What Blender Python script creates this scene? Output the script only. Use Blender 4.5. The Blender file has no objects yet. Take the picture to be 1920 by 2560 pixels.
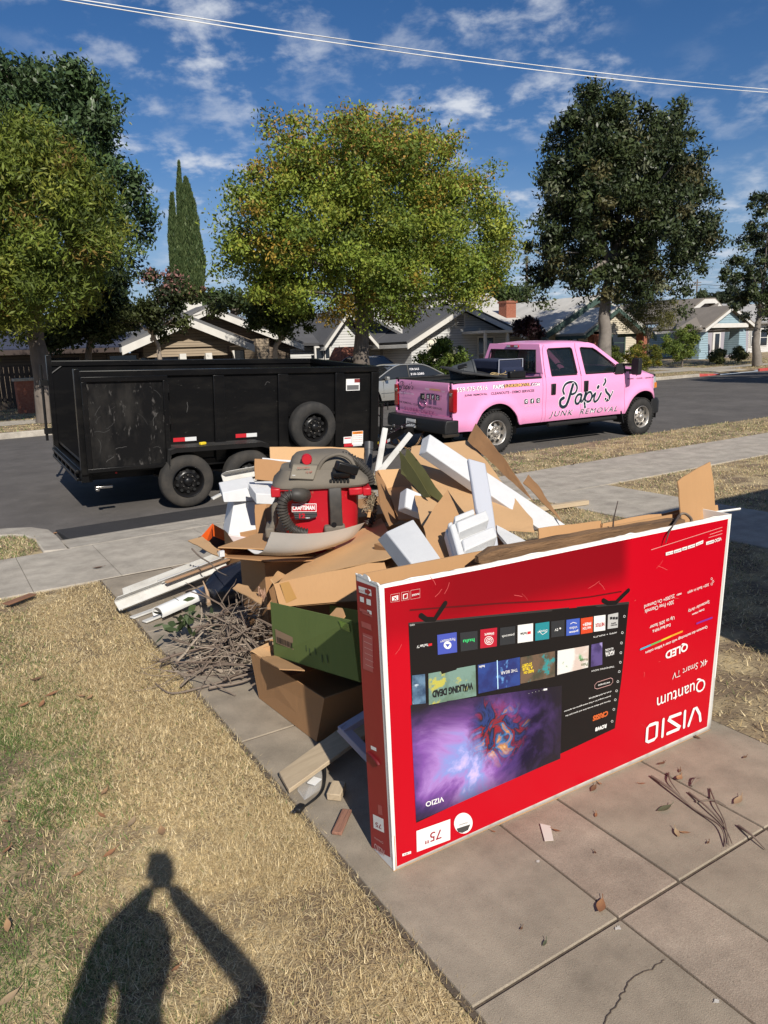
import bpy, bmesh, math, random
import numpy as np
from math import sin, cos, radians, pi, sqrt, atan2
from mathutils import Vector, Matrix, Quaternion, noise as mnoise
random.seed(7); RNG = np.random.default_rng(11)
SC = bpy.context.scene
COL = SC.collection
# ------------------------------------------------------------------ camera
FPX, CXP, CYP = 1843.0, 960.0, 1280.0          # focal length and centre in pixels of a 1920x2560 photograph
CAM = np.array([0.0, 0.0, 1.8])                 # world: X along the street, Y towards the street, Z up
AZ, PITCH, ROLL = radians(31.5), radians(12.25), radians(2.0)
FWD = np.array([sin(AZ)*cos(PITCH), cos(AZ)*cos(PITCH), -sin(PITCH)])
_r0 = np.array([cos(AZ), -sin(AZ), 0.0]); _u0 = np.cross(_r0, FWD)
RGT = _r0*cos(ROLL) - _u0*sin(ROLL); UPV = _u0*cos(ROLL) + _r0*sin(ROLL)
cd = bpy.data.cameras.new('camera'); cam = bpy.data.objects.new('camera', cd); COL.objects.link(cam)
cd.sensor_fit = 'HORIZONTAL'; cd.sensor_width = 36.0; cd.lens = FPX/1920.0*36.0
cd.clip_start = 0.02; cd.clip_end = 3000
cam.matrix_world = Matrix(((RGT[0], UPV[0], -FWD[0], CAM[0]), (RGT[1], UPV[1], -FWD[1], CAM[1]), (RGT[2], UPV[2], -FWD[2], CAM[2]), (0, 0, 0, 1)))
SC.camera = cam
# ------------------------------------------------------------------ light
SUN_EL, SUN_AZ = radians(35.4), radians(191.7)   # direction towards the sun (azimuth from +Y towards +X)
SUN_DIR = Vector((sin(SUN_AZ)*cos(SUN_EL), cos(SUN_AZ)*cos(SUN_EL), sin(SUN_EL)))
sl = bpy.data.lights.new('sun', 'SUN'); sl.energy = 5.0; sl.angle = radians(0.53); sl.color = (1.0, 0.94, 0.84)
so = bpy.data.objects.new('sun', sl); COL.objects.link(so); so.rotation_euler = SUN_DIR.to_track_quat('Z', 'Y').to_euler(); so.location = (-3, -12, 14)
W = bpy.data.worlds.new('World'); SC.world = W; W.use_nodes = True
def _world():
    nt = W.node_tree; N = nt.nodes; L = nt.links; N.clear()
    out = N.new('ShaderNodeOutputWorld'); bg = N.new('ShaderNodeBackground'); bg.inputs['Strength'].default_value = 0.063
    sky = N.new('ShaderNodeTexSky'); sky.sky_type = 'NISHITA'; sky.sun_disc = False
    sky.sun_elevation = SUN_EL; sky.sun_rotation = SUN_AZ; sky.altitude = 100; sky.air_density = 1.0; sky.dust_density = 0.0; sky.ozone_density = 1.6
    tc = N.new('ShaderNodeTexCoord'); sep = N.new('ShaderNodeSeparateXYZ'); L.new(tc.outputs['Generated'], sep.inputs[0])
    mx = N.new('ShaderNodeMath'); mx.operation = 'MAXIMUM'; L.new(sep.outputs['Z'], mx.inputs[0]); mx.inputs[1].default_value = 0.03
    ad = N.new('ShaderNodeMath'); ad.operation = 'ADD'; L.new(mx.outputs[0], ad.inputs[0]); ad.inputs[1].default_value = 0.25
    dx = N.new('ShaderNodeMath'); dx.operation = 'DIVIDE'; L.new(sep.outputs['X'], dx.inputs[0]); L.new(ad.outputs[0], dx.inputs[1])
    dy = N.new('ShaderNodeMath'); dy.operation = 'DIVIDE'; L.new(sep.outputs['Y'], dy.inputs[0]); L.new(ad.outputs[0], dy.inputs[1])
    cb = N.new('ShaderNodeCombineXYZ'); L.new(dx.outputs[0], cb.inputs['X']); L.new(dy.outputs[0], cb.inputs['Y'])
    mp = N.new('ShaderNodeMapping'); mp.inputs['Location'].default_value = (0.4, 5.1, 0.0); mp.inputs['Rotation'].default_value = (0, 0, 0.5); mp.inputs['Scale'].default_value = (1.0, 1.0, 1); L.new(cb.outputs[0], mp.inputs[0])
    n1 = N.new('ShaderNodeTexNoise'); n1.inputs['Scale'].default_value = 9.5; n1.inputs['Detail'].default_value = 8; n1.inputs['Roughness'].default_value = 0.58; n1.inputs['Distortion'].default_value = 0.1; L.new(mp.outputs[0], n1.inputs['Vector'])
    n2 = N.new('ShaderNodeTexNoise'); n2.inputs['Scale'].default_value = 1.5; n2.inputs['Detail'].default_value = 3; L.new(mp.outputs[0], n2.inputs['Vector'])
    r1 = N.new('ShaderNodeMapRange'); r1.inputs[1].default_value = 0.44; r1.inputs[2].default_value = 0.74; r1.interpolation_type = 'SMOOTHSTEP'; L.new(n1.outputs[0], r1.inputs[0])
    r2 = N.new('ShaderNodeMapRange'); r2.inputs[1].default_value = 0.37; r2.inputs[2].default_value = 0.60; r2.interpolation_type = 'SMOOTHSTEP'; L.new(n2.outputs[0], r2.inputs[0])
    mu = N.new('ShaderNodeMath'); mu.operation = 'MULTIPLY'; L.new(r1.outputs[0], mu.inputs[0]); L.new(r2.outputs[0], mu.inputs[1])
    mu2 = N.new('ShaderNodeMath'); mu2.operation = 'MULTIPLY'; L.new(mu.outputs[0], mu2.inputs[0]); mu2.inputs[1].default_value = 0.92
    hs = N.new('ShaderNodeHueSaturation'); hs.inputs['Saturation'].default_value = 1.32; hs.inputs['Value'].default_value = .92; L.new(sky.outputs[0], hs.inputs['Color'])
    tn = N.new('ShaderNodeMixRGB'); tn.blend_type = 'MULTIPLY'; tn.inputs['Fac'].default_value = 1; L.new(hs.outputs[0], tn.inputs[1]); tn.inputs[2].default_value = (1.0, 1.0, 1.18, 1)
    mix = N.new('ShaderNodeMixRGB'); L.new(mu2.outputs[0], mix.inputs['Fac']); hz = N.new('ShaderNodeMapRange'); hz.inputs[1].default_value = 0.0; hz.inputs[2].default_value = 0.22; hz.inputs[3].default_value = 0.9; hz.inputs[4].default_value = 0.0; L.new(sep.outputs['Z'], hz.inputs[0])
    hm = N.new('ShaderNodeMixRGB'); L.new(hz.outputs[0], hm.inputs['Fac']); L.new(tn.outputs[0], hm.inputs[1]); hm.inputs[2].default_value = (3.6, 5.4, 8.0, 1)
    L.new(hm.outputs[0], mix.inputs[1]); mix.inputs[2].default_value = (10.4, 10.9, 11.8, 1)
    L.new(mix.outputs[0], bg.inputs['Color']); L.new(bg.outputs[0], out.inputs['Surface'])
_world()
SC.view_settings.view_transform = 'Standard'; SC.view_settings.look = 'None'; SC.view_settings.gamma = 1.0
SC.view_settings.use_curve_mapping = False; SC.view_settings.exposure = 0.18
SC.render.engine = 'CYCLES'; SC.cycles.max_bounces = 6; SC.cycles.transparent_max_bounces = 12
# ------------------------------------------------------------------ pixel rays (photograph pixel -> direction; the distance comes from what the thing touches)
def ray(x, y): return FWD + RGT*(x-CXP)/FPX - UPV*(y-CYP)/FPX
def G(x, y, z=0.0):
    d = ray(x, y); return CAM + d*((z-CAM[2])/d[2])
def WY(x, y, Y):
    d = ray(x, y); return CAM + d*(Y/d[1])
def WX(x, y, X):
    d = ray(x, y); return CAM + d*(X/d[0])
def AT(x, y, t): return CAM + ray(x, y)*t          # t = depth along the view axis
def PX(p):
    d = np.array(p, float)-CAM; z = d@FWD; return np.array((CXP+FPX*(d@RGT)/z, CYP-FPX*(d@UPV)/z))
# ------------------------------------------------------------------ materials
MATS = {}
def mat(name, col, rough=0.6, metal=0.0, col2=None, ns=8.0, namt=0.5, det=5.0, stretch=None, bump=0.0, bs=30.0, spec=0.5, coat=0.0, trans=0.0, emit=None, alpha=1.0, attr=None, transl=0.0, coord='Object', lo=0.35, hi=0.65, col3=None, ns3=2.0, lo3=0.5, hi3=0.7, ior=1.45):
    if name in MATS: return MATS[name]
    m = bpy.data.materials.new(name); m.use_nodes = True; MATS[name] = m
    nt = m.node_tree; N = nt.nodes; L = nt.links; b = N['Principled BSDF']
    b.inputs['Base Color'].default_value = (*col, 1); b.inputs['Roughness'].default_value = rough; b.inputs['Metallic'].default_value = metal
    b.inputs['Specular IOR Level'].default_value = spec; b.inputs['Coat Weight'].default_value = coat; b.inputs['Transmission Weight'].default_value = trans
    b.inputs['IOR'].default_value = ior; b.inputs['Coat Roughness'].default_value = 0.063
    if alpha < 1: b.inputs['Alpha'].default_value = alpha
    if emit: b.inputs['Emission Color'].default_value = (*emit[:3], 1); b.inputs['Emission Strength'].default_value = emit[3]
    cur = None
    tc = N.new('ShaderNodeTexCoord'); vec = tc.outputs[coord]
    if stretch:
        mp = N.new('ShaderNodeMapping'); mp.inputs['Scale'].default_value = stretch; L.new(vec, mp.inputs[0]); vec = mp.outputs[0]
    if attr:
        at = N.new('ShaderNodeAttribute'); at.attribute_name = attr; cur = at.outputs['Color']
    def noise(scale, d=det, r=0.6):
        n = N.new('ShaderNodeTexNoise'); n.inputs['Scale'].default_value = scale; n.inputs['Detail'].default_value = d; n.inputs['Roughness'].default_value = r; L.new(vec, n.inputs['Vector']); return n.outputs[0]
    def mixin(base, c, fac_out, l, h, amt):
        r = N.new('ShaderNodeMapRange'); r.inputs[1].default_value = l; r.inputs[2].default_value = h; r.inputs[4].default_value = amt; L.new(fac_out, r.inputs[0])
        mx = N.new('ShaderNodeMixRGB'); L.new(r.outputs[0], mx.inputs['Fac'])
        if base is None: mx.inputs[1].default_value = (*col, 1)
        else: L.new(base, mx.inputs[1])
        mx.inputs[2].default_value = (*c, 1); return mx.outputs[0]
    if col2: cur = mixin(cur, col2, noise(ns), lo, hi, namt*2 if namt < .5 else 1.0) if False else mixin(cur, col2, noise(ns), lo, hi, namt)
    if col3: cur = mixin(cur, col3, noise(ns3), lo3, hi3, 1.0)
    if cur is not None: L.new(cur, b.inputs['Base Color'])
    if bump:
        bp = N.new('ShaderNodeBump'); bp.inputs['Strength'].default_value = bump; bp.inputs['Distance'].default_value = 0.01; L.new(noise(bs, 4), bp.inputs['Height']); L.new(bp.outputs[0], b.inputs['Normal'])
    if transl:
        tr = N.new('ShaderNodeBsdfTranslucent'); ms = N.new('ShaderNodeMixShader'); ms.inputs[0].default_value = transl
        if cur is not None: L.new(cur, tr.inputs['Color'])
        else: tr.inputs['Color'].default_value = (*col, 1)
        L.new(b.outputs[0], ms.inputs[1]); L.new(tr.outputs[0], ms.inputs[2]); L.new(ms.outputs[0], N['Material Output'].inputs['Surface'])
    return m
# ------------------------------------------------------------------ objects
def tag(o, label=None, cat=None, group=None, kind=None):
    if label: o['label'] = label
    if cat: o['category'] = cat
    if group: o['group'] = group
    if kind: o['kind'] = kind
    return o
def empty(name, loc=(0, 0, 0), rot=(0, 0, 0), **k):
    o = bpy.data.objects.new(name, None); COL.objects.link(o); o.location = loc; o.rotation_euler = rot; o.empty_display_size = 0.1
    return tag(o, **k)
class MB:
    def __init__(s): s.v = []; s.f = []; s.m = []
    def add(s, vs, fs, mi=0):
        b = len(s.v); s.v += [tuple(map(float, p)) for p in vs]; s.f += [tuple(i+b for i in f) for f in fs]; s.m += [mi]*len(fs); return s
    def quad(s, a, b, c, d, mi=0): return s.add([a, b, c, d], [(0, 1, 2, 3)], mi)
    def box(s, c, size, R=None, mi=0):
        hx, hy, hz = size[0]/2, size[1]/2, size[2]/2
        P = [Vector((x, y, z)) for x in (-hx, hx) for y in (-hy, hy) for z in (-hz, hz)]
        if R is not None: P = [R @ p for p in P]
        c = Vector([float(t) for t in c]); return s.add([p+c for p in P], [(0, 1, 3, 2), (4, 6, 7, 5), (0, 4, 5, 1), (2, 3, 7, 6), (0, 2, 6, 4), (1, 5, 7, 3)], mi)
    def b2(s, lo, hi, mi=0): return s.box([(a+b)/2 for a, b in zip(lo, hi)], [b-a for a, b in zip(lo, hi)], None, mi)
    def hexa(s, P, mi=0):      # 8 corners: 0-3 one face (ring), 4-7 the other ring
        return s.add(P, [(3, 2, 1, 0), (4, 5, 6, 7), (0, 1, 5, 4), (1, 2, 6, 5), (2, 3, 7, 6), (3, 0, 4, 7)], mi)
    def slab(s, poly, th, mi=0, n=None):   # thick 3D polygon; thickness along -normal
        P = [Vector([float(t) for t in p]) for p in poly]
        if n is None:
            n = Vector((0, 0, 0))
            for i in range(len(P)):
                a, b = P[i], P[(i+1) % len(P)]; n += a.cross(b)
            n.normalize()
        else: n = Vector(n)
        k = len(P); Q = [p - n*th for p in P]
        return s.add(P+Q, [tuple(range(k)), tuple(range(2*k-1, k-1, -1))] + [(i, i+k, (i+1) % k+k, (i+1) % k) for i in range(k)], mi)
    def tube(s, path, r, n=8, mi=0, cap=True):
        P = [Vector([float(t) for t in p]) for p in path]; rs = r if hasattr(r, '__len__') else [r]*len(P)
        rings = []; up = None
        for i, p in enumerate(P):
            t = (P[min(i+1, len(P)-1)]-P[max(i-1, 0)])
            t = t.normalized() if t.length > 1e-9 else Vector((0, 0, 1))
            if up is None:
                a = Vector((0, 0, 1)) if abs(t.z) < .9 else Vector((1, 0, 0)); up = t.cross(a).normalized()
            up = (up - t*up.dot(t)); up = up.normalized() if up.length > 1e-6 else t.orthogonal().normalized()
            w = t.cross(up); rings.append([p+(up*cos(2*pi*k/n)+w*sin(2*pi*k/n))*rs[i] for k in range(n)])
        return s.loft(rings, True, cap, mi)
    def loft(s, rings, closed=True, cap=True, mi=0):
        n = len(rings[0]); vs = [p for r in rings for p in r]; fs = []
        for i in range(len(rings)-1):
            for k in range(n if closed else n-1):
                k2 = (k+1) % n; fs.append((i*n+k, i*n+k2, (i+1)*n+k2, (i+1)*n+k))
        if cap and closed:
            fs.append(tuple(range(n-1, -1, -1))); fs.append(tuple(range((len(rings)-1)*n, len(rings)*n)))
        return s.add(vs, fs, mi)
    def lathe(s, prof, c, axis='y', n=24, mi=0, cap=True):   # prof: (radius, offset along axis)
        rings = []
        for r, a in prof:
            ring = []
            for k in range(n):
                u, w = r*cos(2*pi*k/n), r*sin(2*pi*k/n)
                d = {'x': (a, u, w), 'y': (u, a, w), 'z': (u, w, a)}[axis]; ring.append((c[0]+d[0], c[1]+d[1], c[2]+d[2]))
            rings.append(ring)
        return s.loft(rings, True, cap, mi)
    def build(s, name, m, parent=None, smooth=None, bevel=0.0, seg=2, warp=0.0, wcut=5, label=None, cat=None, group=None, kind=None, recalc=True, loc=None):
        me = bpy.data.meshes.new(name); me.from_pydata(s.v, [], s.f)
        for x in (m if isinstance(m, (list, tuple)) else [m]): me.materials.append(x)
        if any(s.m): me.polygons.foreach_set('material_index', s.m)
        if recalc:
            bm = bmesh.new(); bm.from_mesh(me); bmesh.ops.recalc_face_normals(bm, faces=bm.faces)
            if warp:
                big = [e for e in bm.edges if e.calc_length() > .03]; bmesh.ops.subdivide_edges(bm, edges=big, cuts=wcut, use_grid_fill=True); bmesh.ops.triangulate(bm, faces=[f for f in bm.faces if len(f.verts) > 4])
                ms = [e for e in bm.edges if e.calc_length() > .12]; bmesh.ops.subdivide_edges(bm, edges=ms, cuts=2, use_grid_fill=True)
                sd_ = Vector((len(bm.verts)*.37, len(s.v)*1.7, sum(v[0] for v in s.v)*9))
                for v in bm.verts: v.co += mnoise.noise_vector(v.co*5.5+sd_)*warp+mnoise.noise_vector(v.co*19+sd_)*warp*.3
            bm.to_mesh(me); bm.free()
        if smooth is not None:
            me.polygons.foreach_set('use_smooth', [True]*len(me.polygons))
            me.set_sharp_from_angle(angle=radians(smooth))
        o = bpy.data.objects.new(name, me); COL.objects.link(o)
        if parent is not None: o.parent = parent
        if loc is not None: o.location = loc
        if bevel:
            md = o.modifiers.new('bevel', 'BEVEL'); md.width = bevel; md.segments = seg; md.limit_method = 'ANGLE'; md.angle_limit = radians(40)
            me.polygons.foreach_set('use_smooth', [True]*len(me.polygons)); me.set_sharp_from_angle(angle=radians(50))
        return tag(o, label, cat, group, kind)
def copy_tree(o, parent=None):
    c = o.copy(); COL.objects.link(c)
    if parent is not None: c.parent = parent
    for ch in list(o.children): copy_tree(ch, c)
    return c
def smooth_path(pts, k=6):
    P = [np.array(p, float) for p in pts]; out = []
    for i in range(len(P)-1):
        p0 = P[max(i-1, 0)]; p1 = P[i]; p2 = P[i+1]; p3 = P[min(i+2, len(P)-1)]
        for j in range(k):
            t = j/k; out.append(0.5*((2*p1)+(-p0+p2)*t+(2*p0-5*p1+4*p2-p3)*t*t+(-p0+3*p1-3*p2+p3)*t**3))
    out.append(P[-1]); return out
TXT = {}
def text_geo(s, bold=0.0, shear=0.0, space=1.0):
    key = (s, bold, shear, space)
    if key in TXT: return TXT[key]
    cu = bpy.data.curves.new('t', 'FONT'); cu.body = s; cu.size = 1.0; cu.offset = bold; cu.shear = shear; cu.space_character = space; cu.resolution_u = 3
    cu.align_x = 'LEFT'
    o = bpy.data.objects.new('t', cu); COL.objects.link(o)
    dg = bpy.context.evaluated_depsgraph_get(); me = bpy.data.meshes.new_from_object(o.evaluated_get(dg))
    v = np.zeros(len(me.vertices)*3); me.vertices.foreach_get('co', v); v = v.reshape(-1, 3)[:, :2].copy()
    f = [tuple(p.vertices) for p in me.polygons]
    bpy.data.objects.remove(o); bpy.data.meshes.remove(me); bpy.data.curves.remove(cu)
    TXT[key] = (v, f); return v, f
def text(s, m, parent, org, xd, yd, width, height=None, bold=0.0, shear=0.0, space=1.0, name='lettering', off=0.0012, label=None):
    """flat printed lettering: lower-left corner org, along xd, up yd (unit vectors), fitted to width (and height)"""
    v, f = text_geo(s, bold, shear, space)
    if len(v) == 0: return None
    mn, mx = v.min(0), v.max(0); sx = width/max(mx[0]-mn[0], 1e-6); sy = sx if height is None else height/max(mx[1]-mn[1], 1e-6)
    org, xd, yd = np.array(org, float), np.array(xd, float), np.array(yd, float); n = np.cross(xd, yd)
    P = org + np.outer((v[:, 0]-mn[0])*sx, xd) + np.outer((v[:, 1]-mn[1])*sy, yd) + n*off
    b = MB(); b.add(P, f); return b.build(name, m, parent, recalc=False, label=label)
def rrect(b, org, xd, yd, x, y, w, h, r, off, mi=0):
    """flat rounded rectangle on a plane"""
    org, xd, yd = np.array(org, float), np.array(xd, float), np.array(yd, float); n = np.cross(xd, yd); P = []
    for cx, cy, a0 in ((x+w-r, y+h-r, 0), (x+r, y+h-r, 90), (x+r, y+r, 180), (x+w-r, y+r, 270)):
        for k in range(5 if r > 0 else 1):
            a = radians(a0+90*k/4); P.append(org+xd*(cx+r*cos(a))+yd*(cy+r*sin(a))+n*off)
    return b.add(P, [tuple(range(len(P)))], mi)
def ribbon(b, pts, w, nrm, off=0.0, mi=0):
    """flat stroke of given half widths along 3D pts on a plane with normal nrm"""
    P = [Vector([float(t) for t in p]) for p in pts]; n = Vector(nrm); ws = w if hasattr(w, '__len__') else [w]*len(P); a = []; c = []
    for i, p in enumerate(P):
        t = (P[min(i+1, len(P)-1)]-P[max(i-1, 0)]).normalized(); s = n.cross(t).normalized(); a.append(p+s*ws[i]+n*off); c.append(p-s*ws[i]+n*off)
    k = len(P); b.add(a+c, [(i, i+1, i+1+k, i+k) for i in range(k-1)], mi)
    for p, ww, in ((P[0], ws[0]), (P[-1], ws[-1])):
        s = n.orthogonal().normalized(); t = n.cross(s); b.add([p+(s*cos(2*pi*j/10)+t*sin(2*pi*j/10))*ww+n*(off+.0002) for j in range(10)], [tuple(range(10))], mi)
def facecloud(name, P, U, V, cols, m, parent=None, shape='diamond', **k):
    """many small separate faces: centres P, half axes U, V, one colour each"""
    n = len(P)
    if shape == 'diamond': vs = np.stack([P-U, P-V, P+U, P+V], 1).reshape(-1, 3); nv = 4
    elif shape == 'leaf': vs = np.stack([P-U, P-U*.2-V, P+U*.45-V*.75, P+U, P+U*.45+V*.75, P-U*.2+V], 1).reshape(-1, 3); nv = 6
    else: vs = np.stack([P-V, P+V, P+U], 1).reshape(-1, 3); nv = 3
    me = bpy.data.meshes.new(name); me.vertices.add(n*nv); me.vertices.foreach_set('co', vs.astype(np.float32).ravel())
    me.loops.add(n*nv); me.loops.foreach_set('vertex_index', np.arange(n*nv, dtype=np.int32))
    me.polygons.add(n); me.polygons.foreach_set('loop_start', np.arange(n, dtype=np.int32)*nv)
    me.update(calc_edges=True); me.validate()
    a = me.color_attributes.new('tint', 'FLOAT_COLOR', 'POINT'); c4 = np.ones((n, 4), np.float32); c4[:, :3] = cols
    a.data.foreach_set('color', np.repeat(c4, nv, 0).ravel())
    me.materials.append(m); o = bpy.data.objects.new(name, me); COL.objects.link(o)
    if parent is not None: o.parent = parent
    return tag(o, **k)
# ================================================================== GROUND, ROAD, PAVEMENTS
def vnoise(x, y, s, seed=0):
    r = np.random.default_rng(seed); T = r.random((64, 64)); x = np.asarray(x)*s+100; y = np.asarray(y)*s+100
    i = np.floor(x).astype(int); j = np.floor(y).astype(int); u = x-i; v = y-j; u = u*u*(3-2*u); v = v*v*(3-2*v)
    a = T[i % 64, j % 64]; b = T[(i+1) % 64, j % 64]; c = T[i % 64, (j+1) % 64]; d = T[(i+1) % 64, (j+1) % 64]
    return (a*(1-u)+b*u)*(1-v)+(c*(1-u)+d*u)*v
def fb(x, y, s, seed=0): return (vnoise(x, y, s, seed)+.5*vnoise(x, y, s*2.1, seed+1)+.25*vnoise(x, y, s*4.3, seed+2))/1.75
def sw0(X): return 6.34+.033*min(max(X, -6), 14)
def sw1(X): return sw0(X)+min(1.30+.02*max(X, 0), 1.5)
def yn(X): return min(max(9.35+.05*(X-1), 9.1), 10.05)
def yk(X): return 21.8+.11*min(max(X-1.6, -4), 46)
def zfar(d): return .03+.021*min(max(d, 0), 20)
m_lawn = mat('dry_lawn_soil', (.42, .33, .19), .95, col2=(.175, .125, .08), ns=2.6, lo=.42, hi=.56, namt=.95, bump=.9, bs=60)
m_soil = mat('soil', (.085, .065, .047), .95, col2=(.15, .115, .08), ns=6, bump=.6, bs=60)
m_asph = mat('asphalt', (.098, .088, .081), .85, col2=(.14, .127, .116), ns=.9, lo=.35, hi=.7, namt=.8, bump=.5, bs=160, col3=(.075, .07, .068), ns3=30, lo3=.58, hi3=.75)
m_asph2 = mat('fresh_asphalt', (.030, .028, .029), .8, col2=(.05, .047, .046), ns=6, bump=.5, bs=150)
def grime(m, layers):
    """multiply noise layers (scale, detail, from, to, darkest, lightest) into a material's colour"""
    nt = m.node_tree; N = nt.nodes; L = nt.links; b = N['Principled BSDF']; tc = N.new('ShaderNodeTexCoord'); src = b.inputs['Base Color'].links[0].from_socket
    for sc, dt, a, c, lo, hi in layers:
        n = N.new('ShaderNodeTexNoise'); n.inputs['Scale'].default_value = sc; n.inputs['Detail'].default_value = dt; n.inputs['Roughness'].default_value = .65; L.new(tc.outputs['Object'], n.inputs['Vector'])
        r = N.new('ShaderNodeMapRange'); r.inputs[1].default_value = a; r.inputs[2].default_value = c; r.inputs[3].default_value = lo; r.inputs[4].default_value = hi; L.new(n.outputs[0], r.inputs[0])
        mx = N.new('ShaderNodeMixRGB'); mx.blend_type = 'MULTIPLY'; mx.inputs['Fac'].default_value = 1; L.new(src, mx.inputs[1]); L.new(r.outputs[0], mx.inputs[2]); src = mx.outputs[0]
    L.new(src, b.inputs['Base Color']); return m
def conc(name, c, c2, stain): return grime(mat(name, c, .9, col2=c2, ns=2.2, lo=.35, hi=.7, namt=.85, bump=.3, bs=230, col3=stain, ns3=110, lo3=.58, hi3=.80), [(4.5, 10, .32, .62, .74, 1.1), (420, 3, .35, .65, .74, 1.22), (1.3, 6, .58, .72, 1.0, .78)])
grime(m_asph, [(260, 3, .35, .65, .7, 1.3), (3.0, 8, .35, .65, .86, 1.1), (.35, 5, .4, .65, .88, 1.08)])
m_conc = conc('concrete', (.43, .385, .32), (.35, .31, .255), (.26, .23, .19))
m_conc2 = conc('driveway_concrete', (.335, .282, .215), (.255, .212, .16), (.175, .145, .108))
m_conc3 = conc('patched_concrete', (.385, .315, .245), (.235, .18, .135), (.2, .155, .115))
m_kerb = conc('kerb_concrete', (.42, .38, .32), (.33, .29, .24), (.25, .22, .18))
def strip(xs, rows):   # rows: list of functions X -> (Y,Z)
    b = MB(); V = [(x, *r(x)) for r in rows for x in xs]; n = len(xs)
    b.add(V, [(i*n+k, i*n+k+1, (i+1)*n+k+1, (i+1)*n+k) for i in range(len(rows)-1) for k in range(n-1)]); return b
XS = [-300, -80, -30, -12, -6, -3, -1, 1, 3, 5, 7, 9, 11, 13, 15, 18, 22, 27, 33, 40, 48, 60, 90, 160, 420]
XG = [x for x in XS if x <= 1]+[1.07, 1.0705, 3.0395, 3.04]+[x for x in XS if x > 3.04]
zg = lambda x: -.016-(.07 if 1.0702 < x < 3.0398 else 0)
strip(XG, [lambda x: (-120, -.02), lambda x: (-20, -.02), lambda x: (-2.4, -.016), lambda x: (-2.35, zg(x)), lambda x: (sw0(x)+.1, zg(x)), lambda x: (sw1(x), -.09)]).build('ground', m_lawn, kind='structure')
strip(XS, [lambda x: (yn(x)-.55, -.16), lambda x: (yn(x), -.13), lambda x: (yn(x)+.5, -.11), lambda x: (12.3, .0), lambda x: (15, .05), lambda x: (18, .04), lambda x: (yk(x)-1, -.08), lambda x: (yk(x)+.02, -.11)]).build('road', m_asph, kind='structure', smooth=60)
strip(XS, [lambda x: (yk(x)+.14, -.02), lambda x: (yk(x)+2.2, zfar(2.2)), lambda x: (yk(x)+8, zfar(8)), lambda x: (yk(x)+20, zfar(20)), lambda x: (160, .45), lambda x: (1500, .4)]).build('far_ground', m_lawn, kind='structure', smooth=60)
strip([x for x in XS if x <= .8]+[.82], [lambda x: (sw1(x)-.02, -.02), lambda x: (yn(x)-.5, -.015)]).build('parkway_strip', m_lawn, kind='structure')
strip([5.2]+[x for x in XS if x > 5.2], [lambda x: (sw1(x)-.02, -.02), lambda x: (yn(x)-.3, .0), lambda x: (yn(x)-.02, -.01), lambda x: (yn(x), -.14)]).build('parkway_strip', m_lawn, kind='structure')
# --- slabs: each one its own piece
def slab_piece(parent, q, m, th=.07, z=0.0):
    # q: 4 corners (x,y) with optional z, inset for the joint; a small arris all round
    c = np.mean([p[:2] for p in q], 0); rot = random.uniform(-.0016, .0016); top = []; mid = []; bot = []
    for p in q:
        d = np.array(p[:2])-c; L = np.hypot(*d); zz = (p[2] if len(p) > 2 else z)+rot*d[0]
        e = d*(1-.003/L); g = d*(1-.007/L)
        top.append((c[0]+g[0], c[1]+g[1], zz)); mid.append((c[0]+e[0], c[1]+e[1], zz-.004)); bot.append((c[0]+e[0], c[1]+e[1], zz-th))
    b = MB(); b.add(top+mid+bot, [(0, 1, 2, 3)]+[(i, i+4, (i+1) % 4+4, (i+1) % 4) for i in range(4)]+[(i+4, i+8, (i+1) % 4+8, (i+1) % 4+4) for i in range(4)])
    return b.build('slab', m, parent)
sw = empty('sidewalk', (0, 0, 0), kind='structure')
xj = [-6.65+.72*i for i in range(11)]+[1.25, 2.3, 3.6, 5.0, 6.8, 8.6, 10.42, 12.22, 14.0, 15.8, 17.6, 19.4, 21.2, 23, 24.8, 26.6, 28.4, 30.2]
for a, b in zip(xj[:-1], xj[1:]):
    if b > 6.9:
        ma, mb = (sw0(a)+sw1(a))/2-.03, (sw0(b)+sw1(b))/2-.03
        slab_piece(sw, [(a, sw0(a)), (b, sw0(b)), (b, mb), (a, ma)], m_conc); slab_piece(sw, [(a, ma), (b, mb), (b, sw1(b)), (a, sw1(a))], m_conc)
    else: slab_piece(sw, [(a, sw0(a)), (b, sw0(b)), (b, sw1(b)), (a, sw1(a))], m_conc)
dw = empty('driveway', (0, 0, 0), kind='structure')
dx = [1.07, 1.665, 1.965, 2.465, 3.04]; dyj = [[-2.2, -.42, 1.36, 3.12, 4.88, 6.35], [-2.2, .2, 1.36, 2.2, 3.12, 4.88, 6.38], [-2.2, -.42, 1.36, 3.12, 4.88, 6.38], [-2.2, -.42, 1.36, 3.12, 4.88, 6.4]]
for i in range(4):
    for y0, y1 in zip(dyj[i][:-1], dyj[i][1:]):
        slab_piece(dw, [(dx[i]+(.004 if i else 0), y0+.002), (dx[i+1]-.004, y0+.002), (dx[i+1]-.004, y1-.002), (dx[i]+(.004 if i else 0), y1-.002)], m_conc3 if i == 1 else m_conc2, z=(-.0012 if i == 1 else 0))
b = MB(); b.add([(1.05, -2.2, -.0055), (3.05, -2.2, -.0055), (3.05, 6.4, -.0055), (1.05, 6.4, -.0055)], [(0, 1, 2, 3)]); b.build('joint_bed', m_soil, dw)
cr = smooth_path([G(*p)+(0, 0, .003) for p in ((1659, 2400), (1630, 2422), (1585, 2446), (1560, 2480), (1545, 2512), (1520, 2540), (1500, 2575))], 5)
cr = [p+np.array((random.gauss(0, .0022), random.gauss(0, .0022), 0)) for p in cr]; b = MB(); ribbon(b, cr, .0015, (0, 0, 1)); b.build('crack', m_soil, dw)
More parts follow.
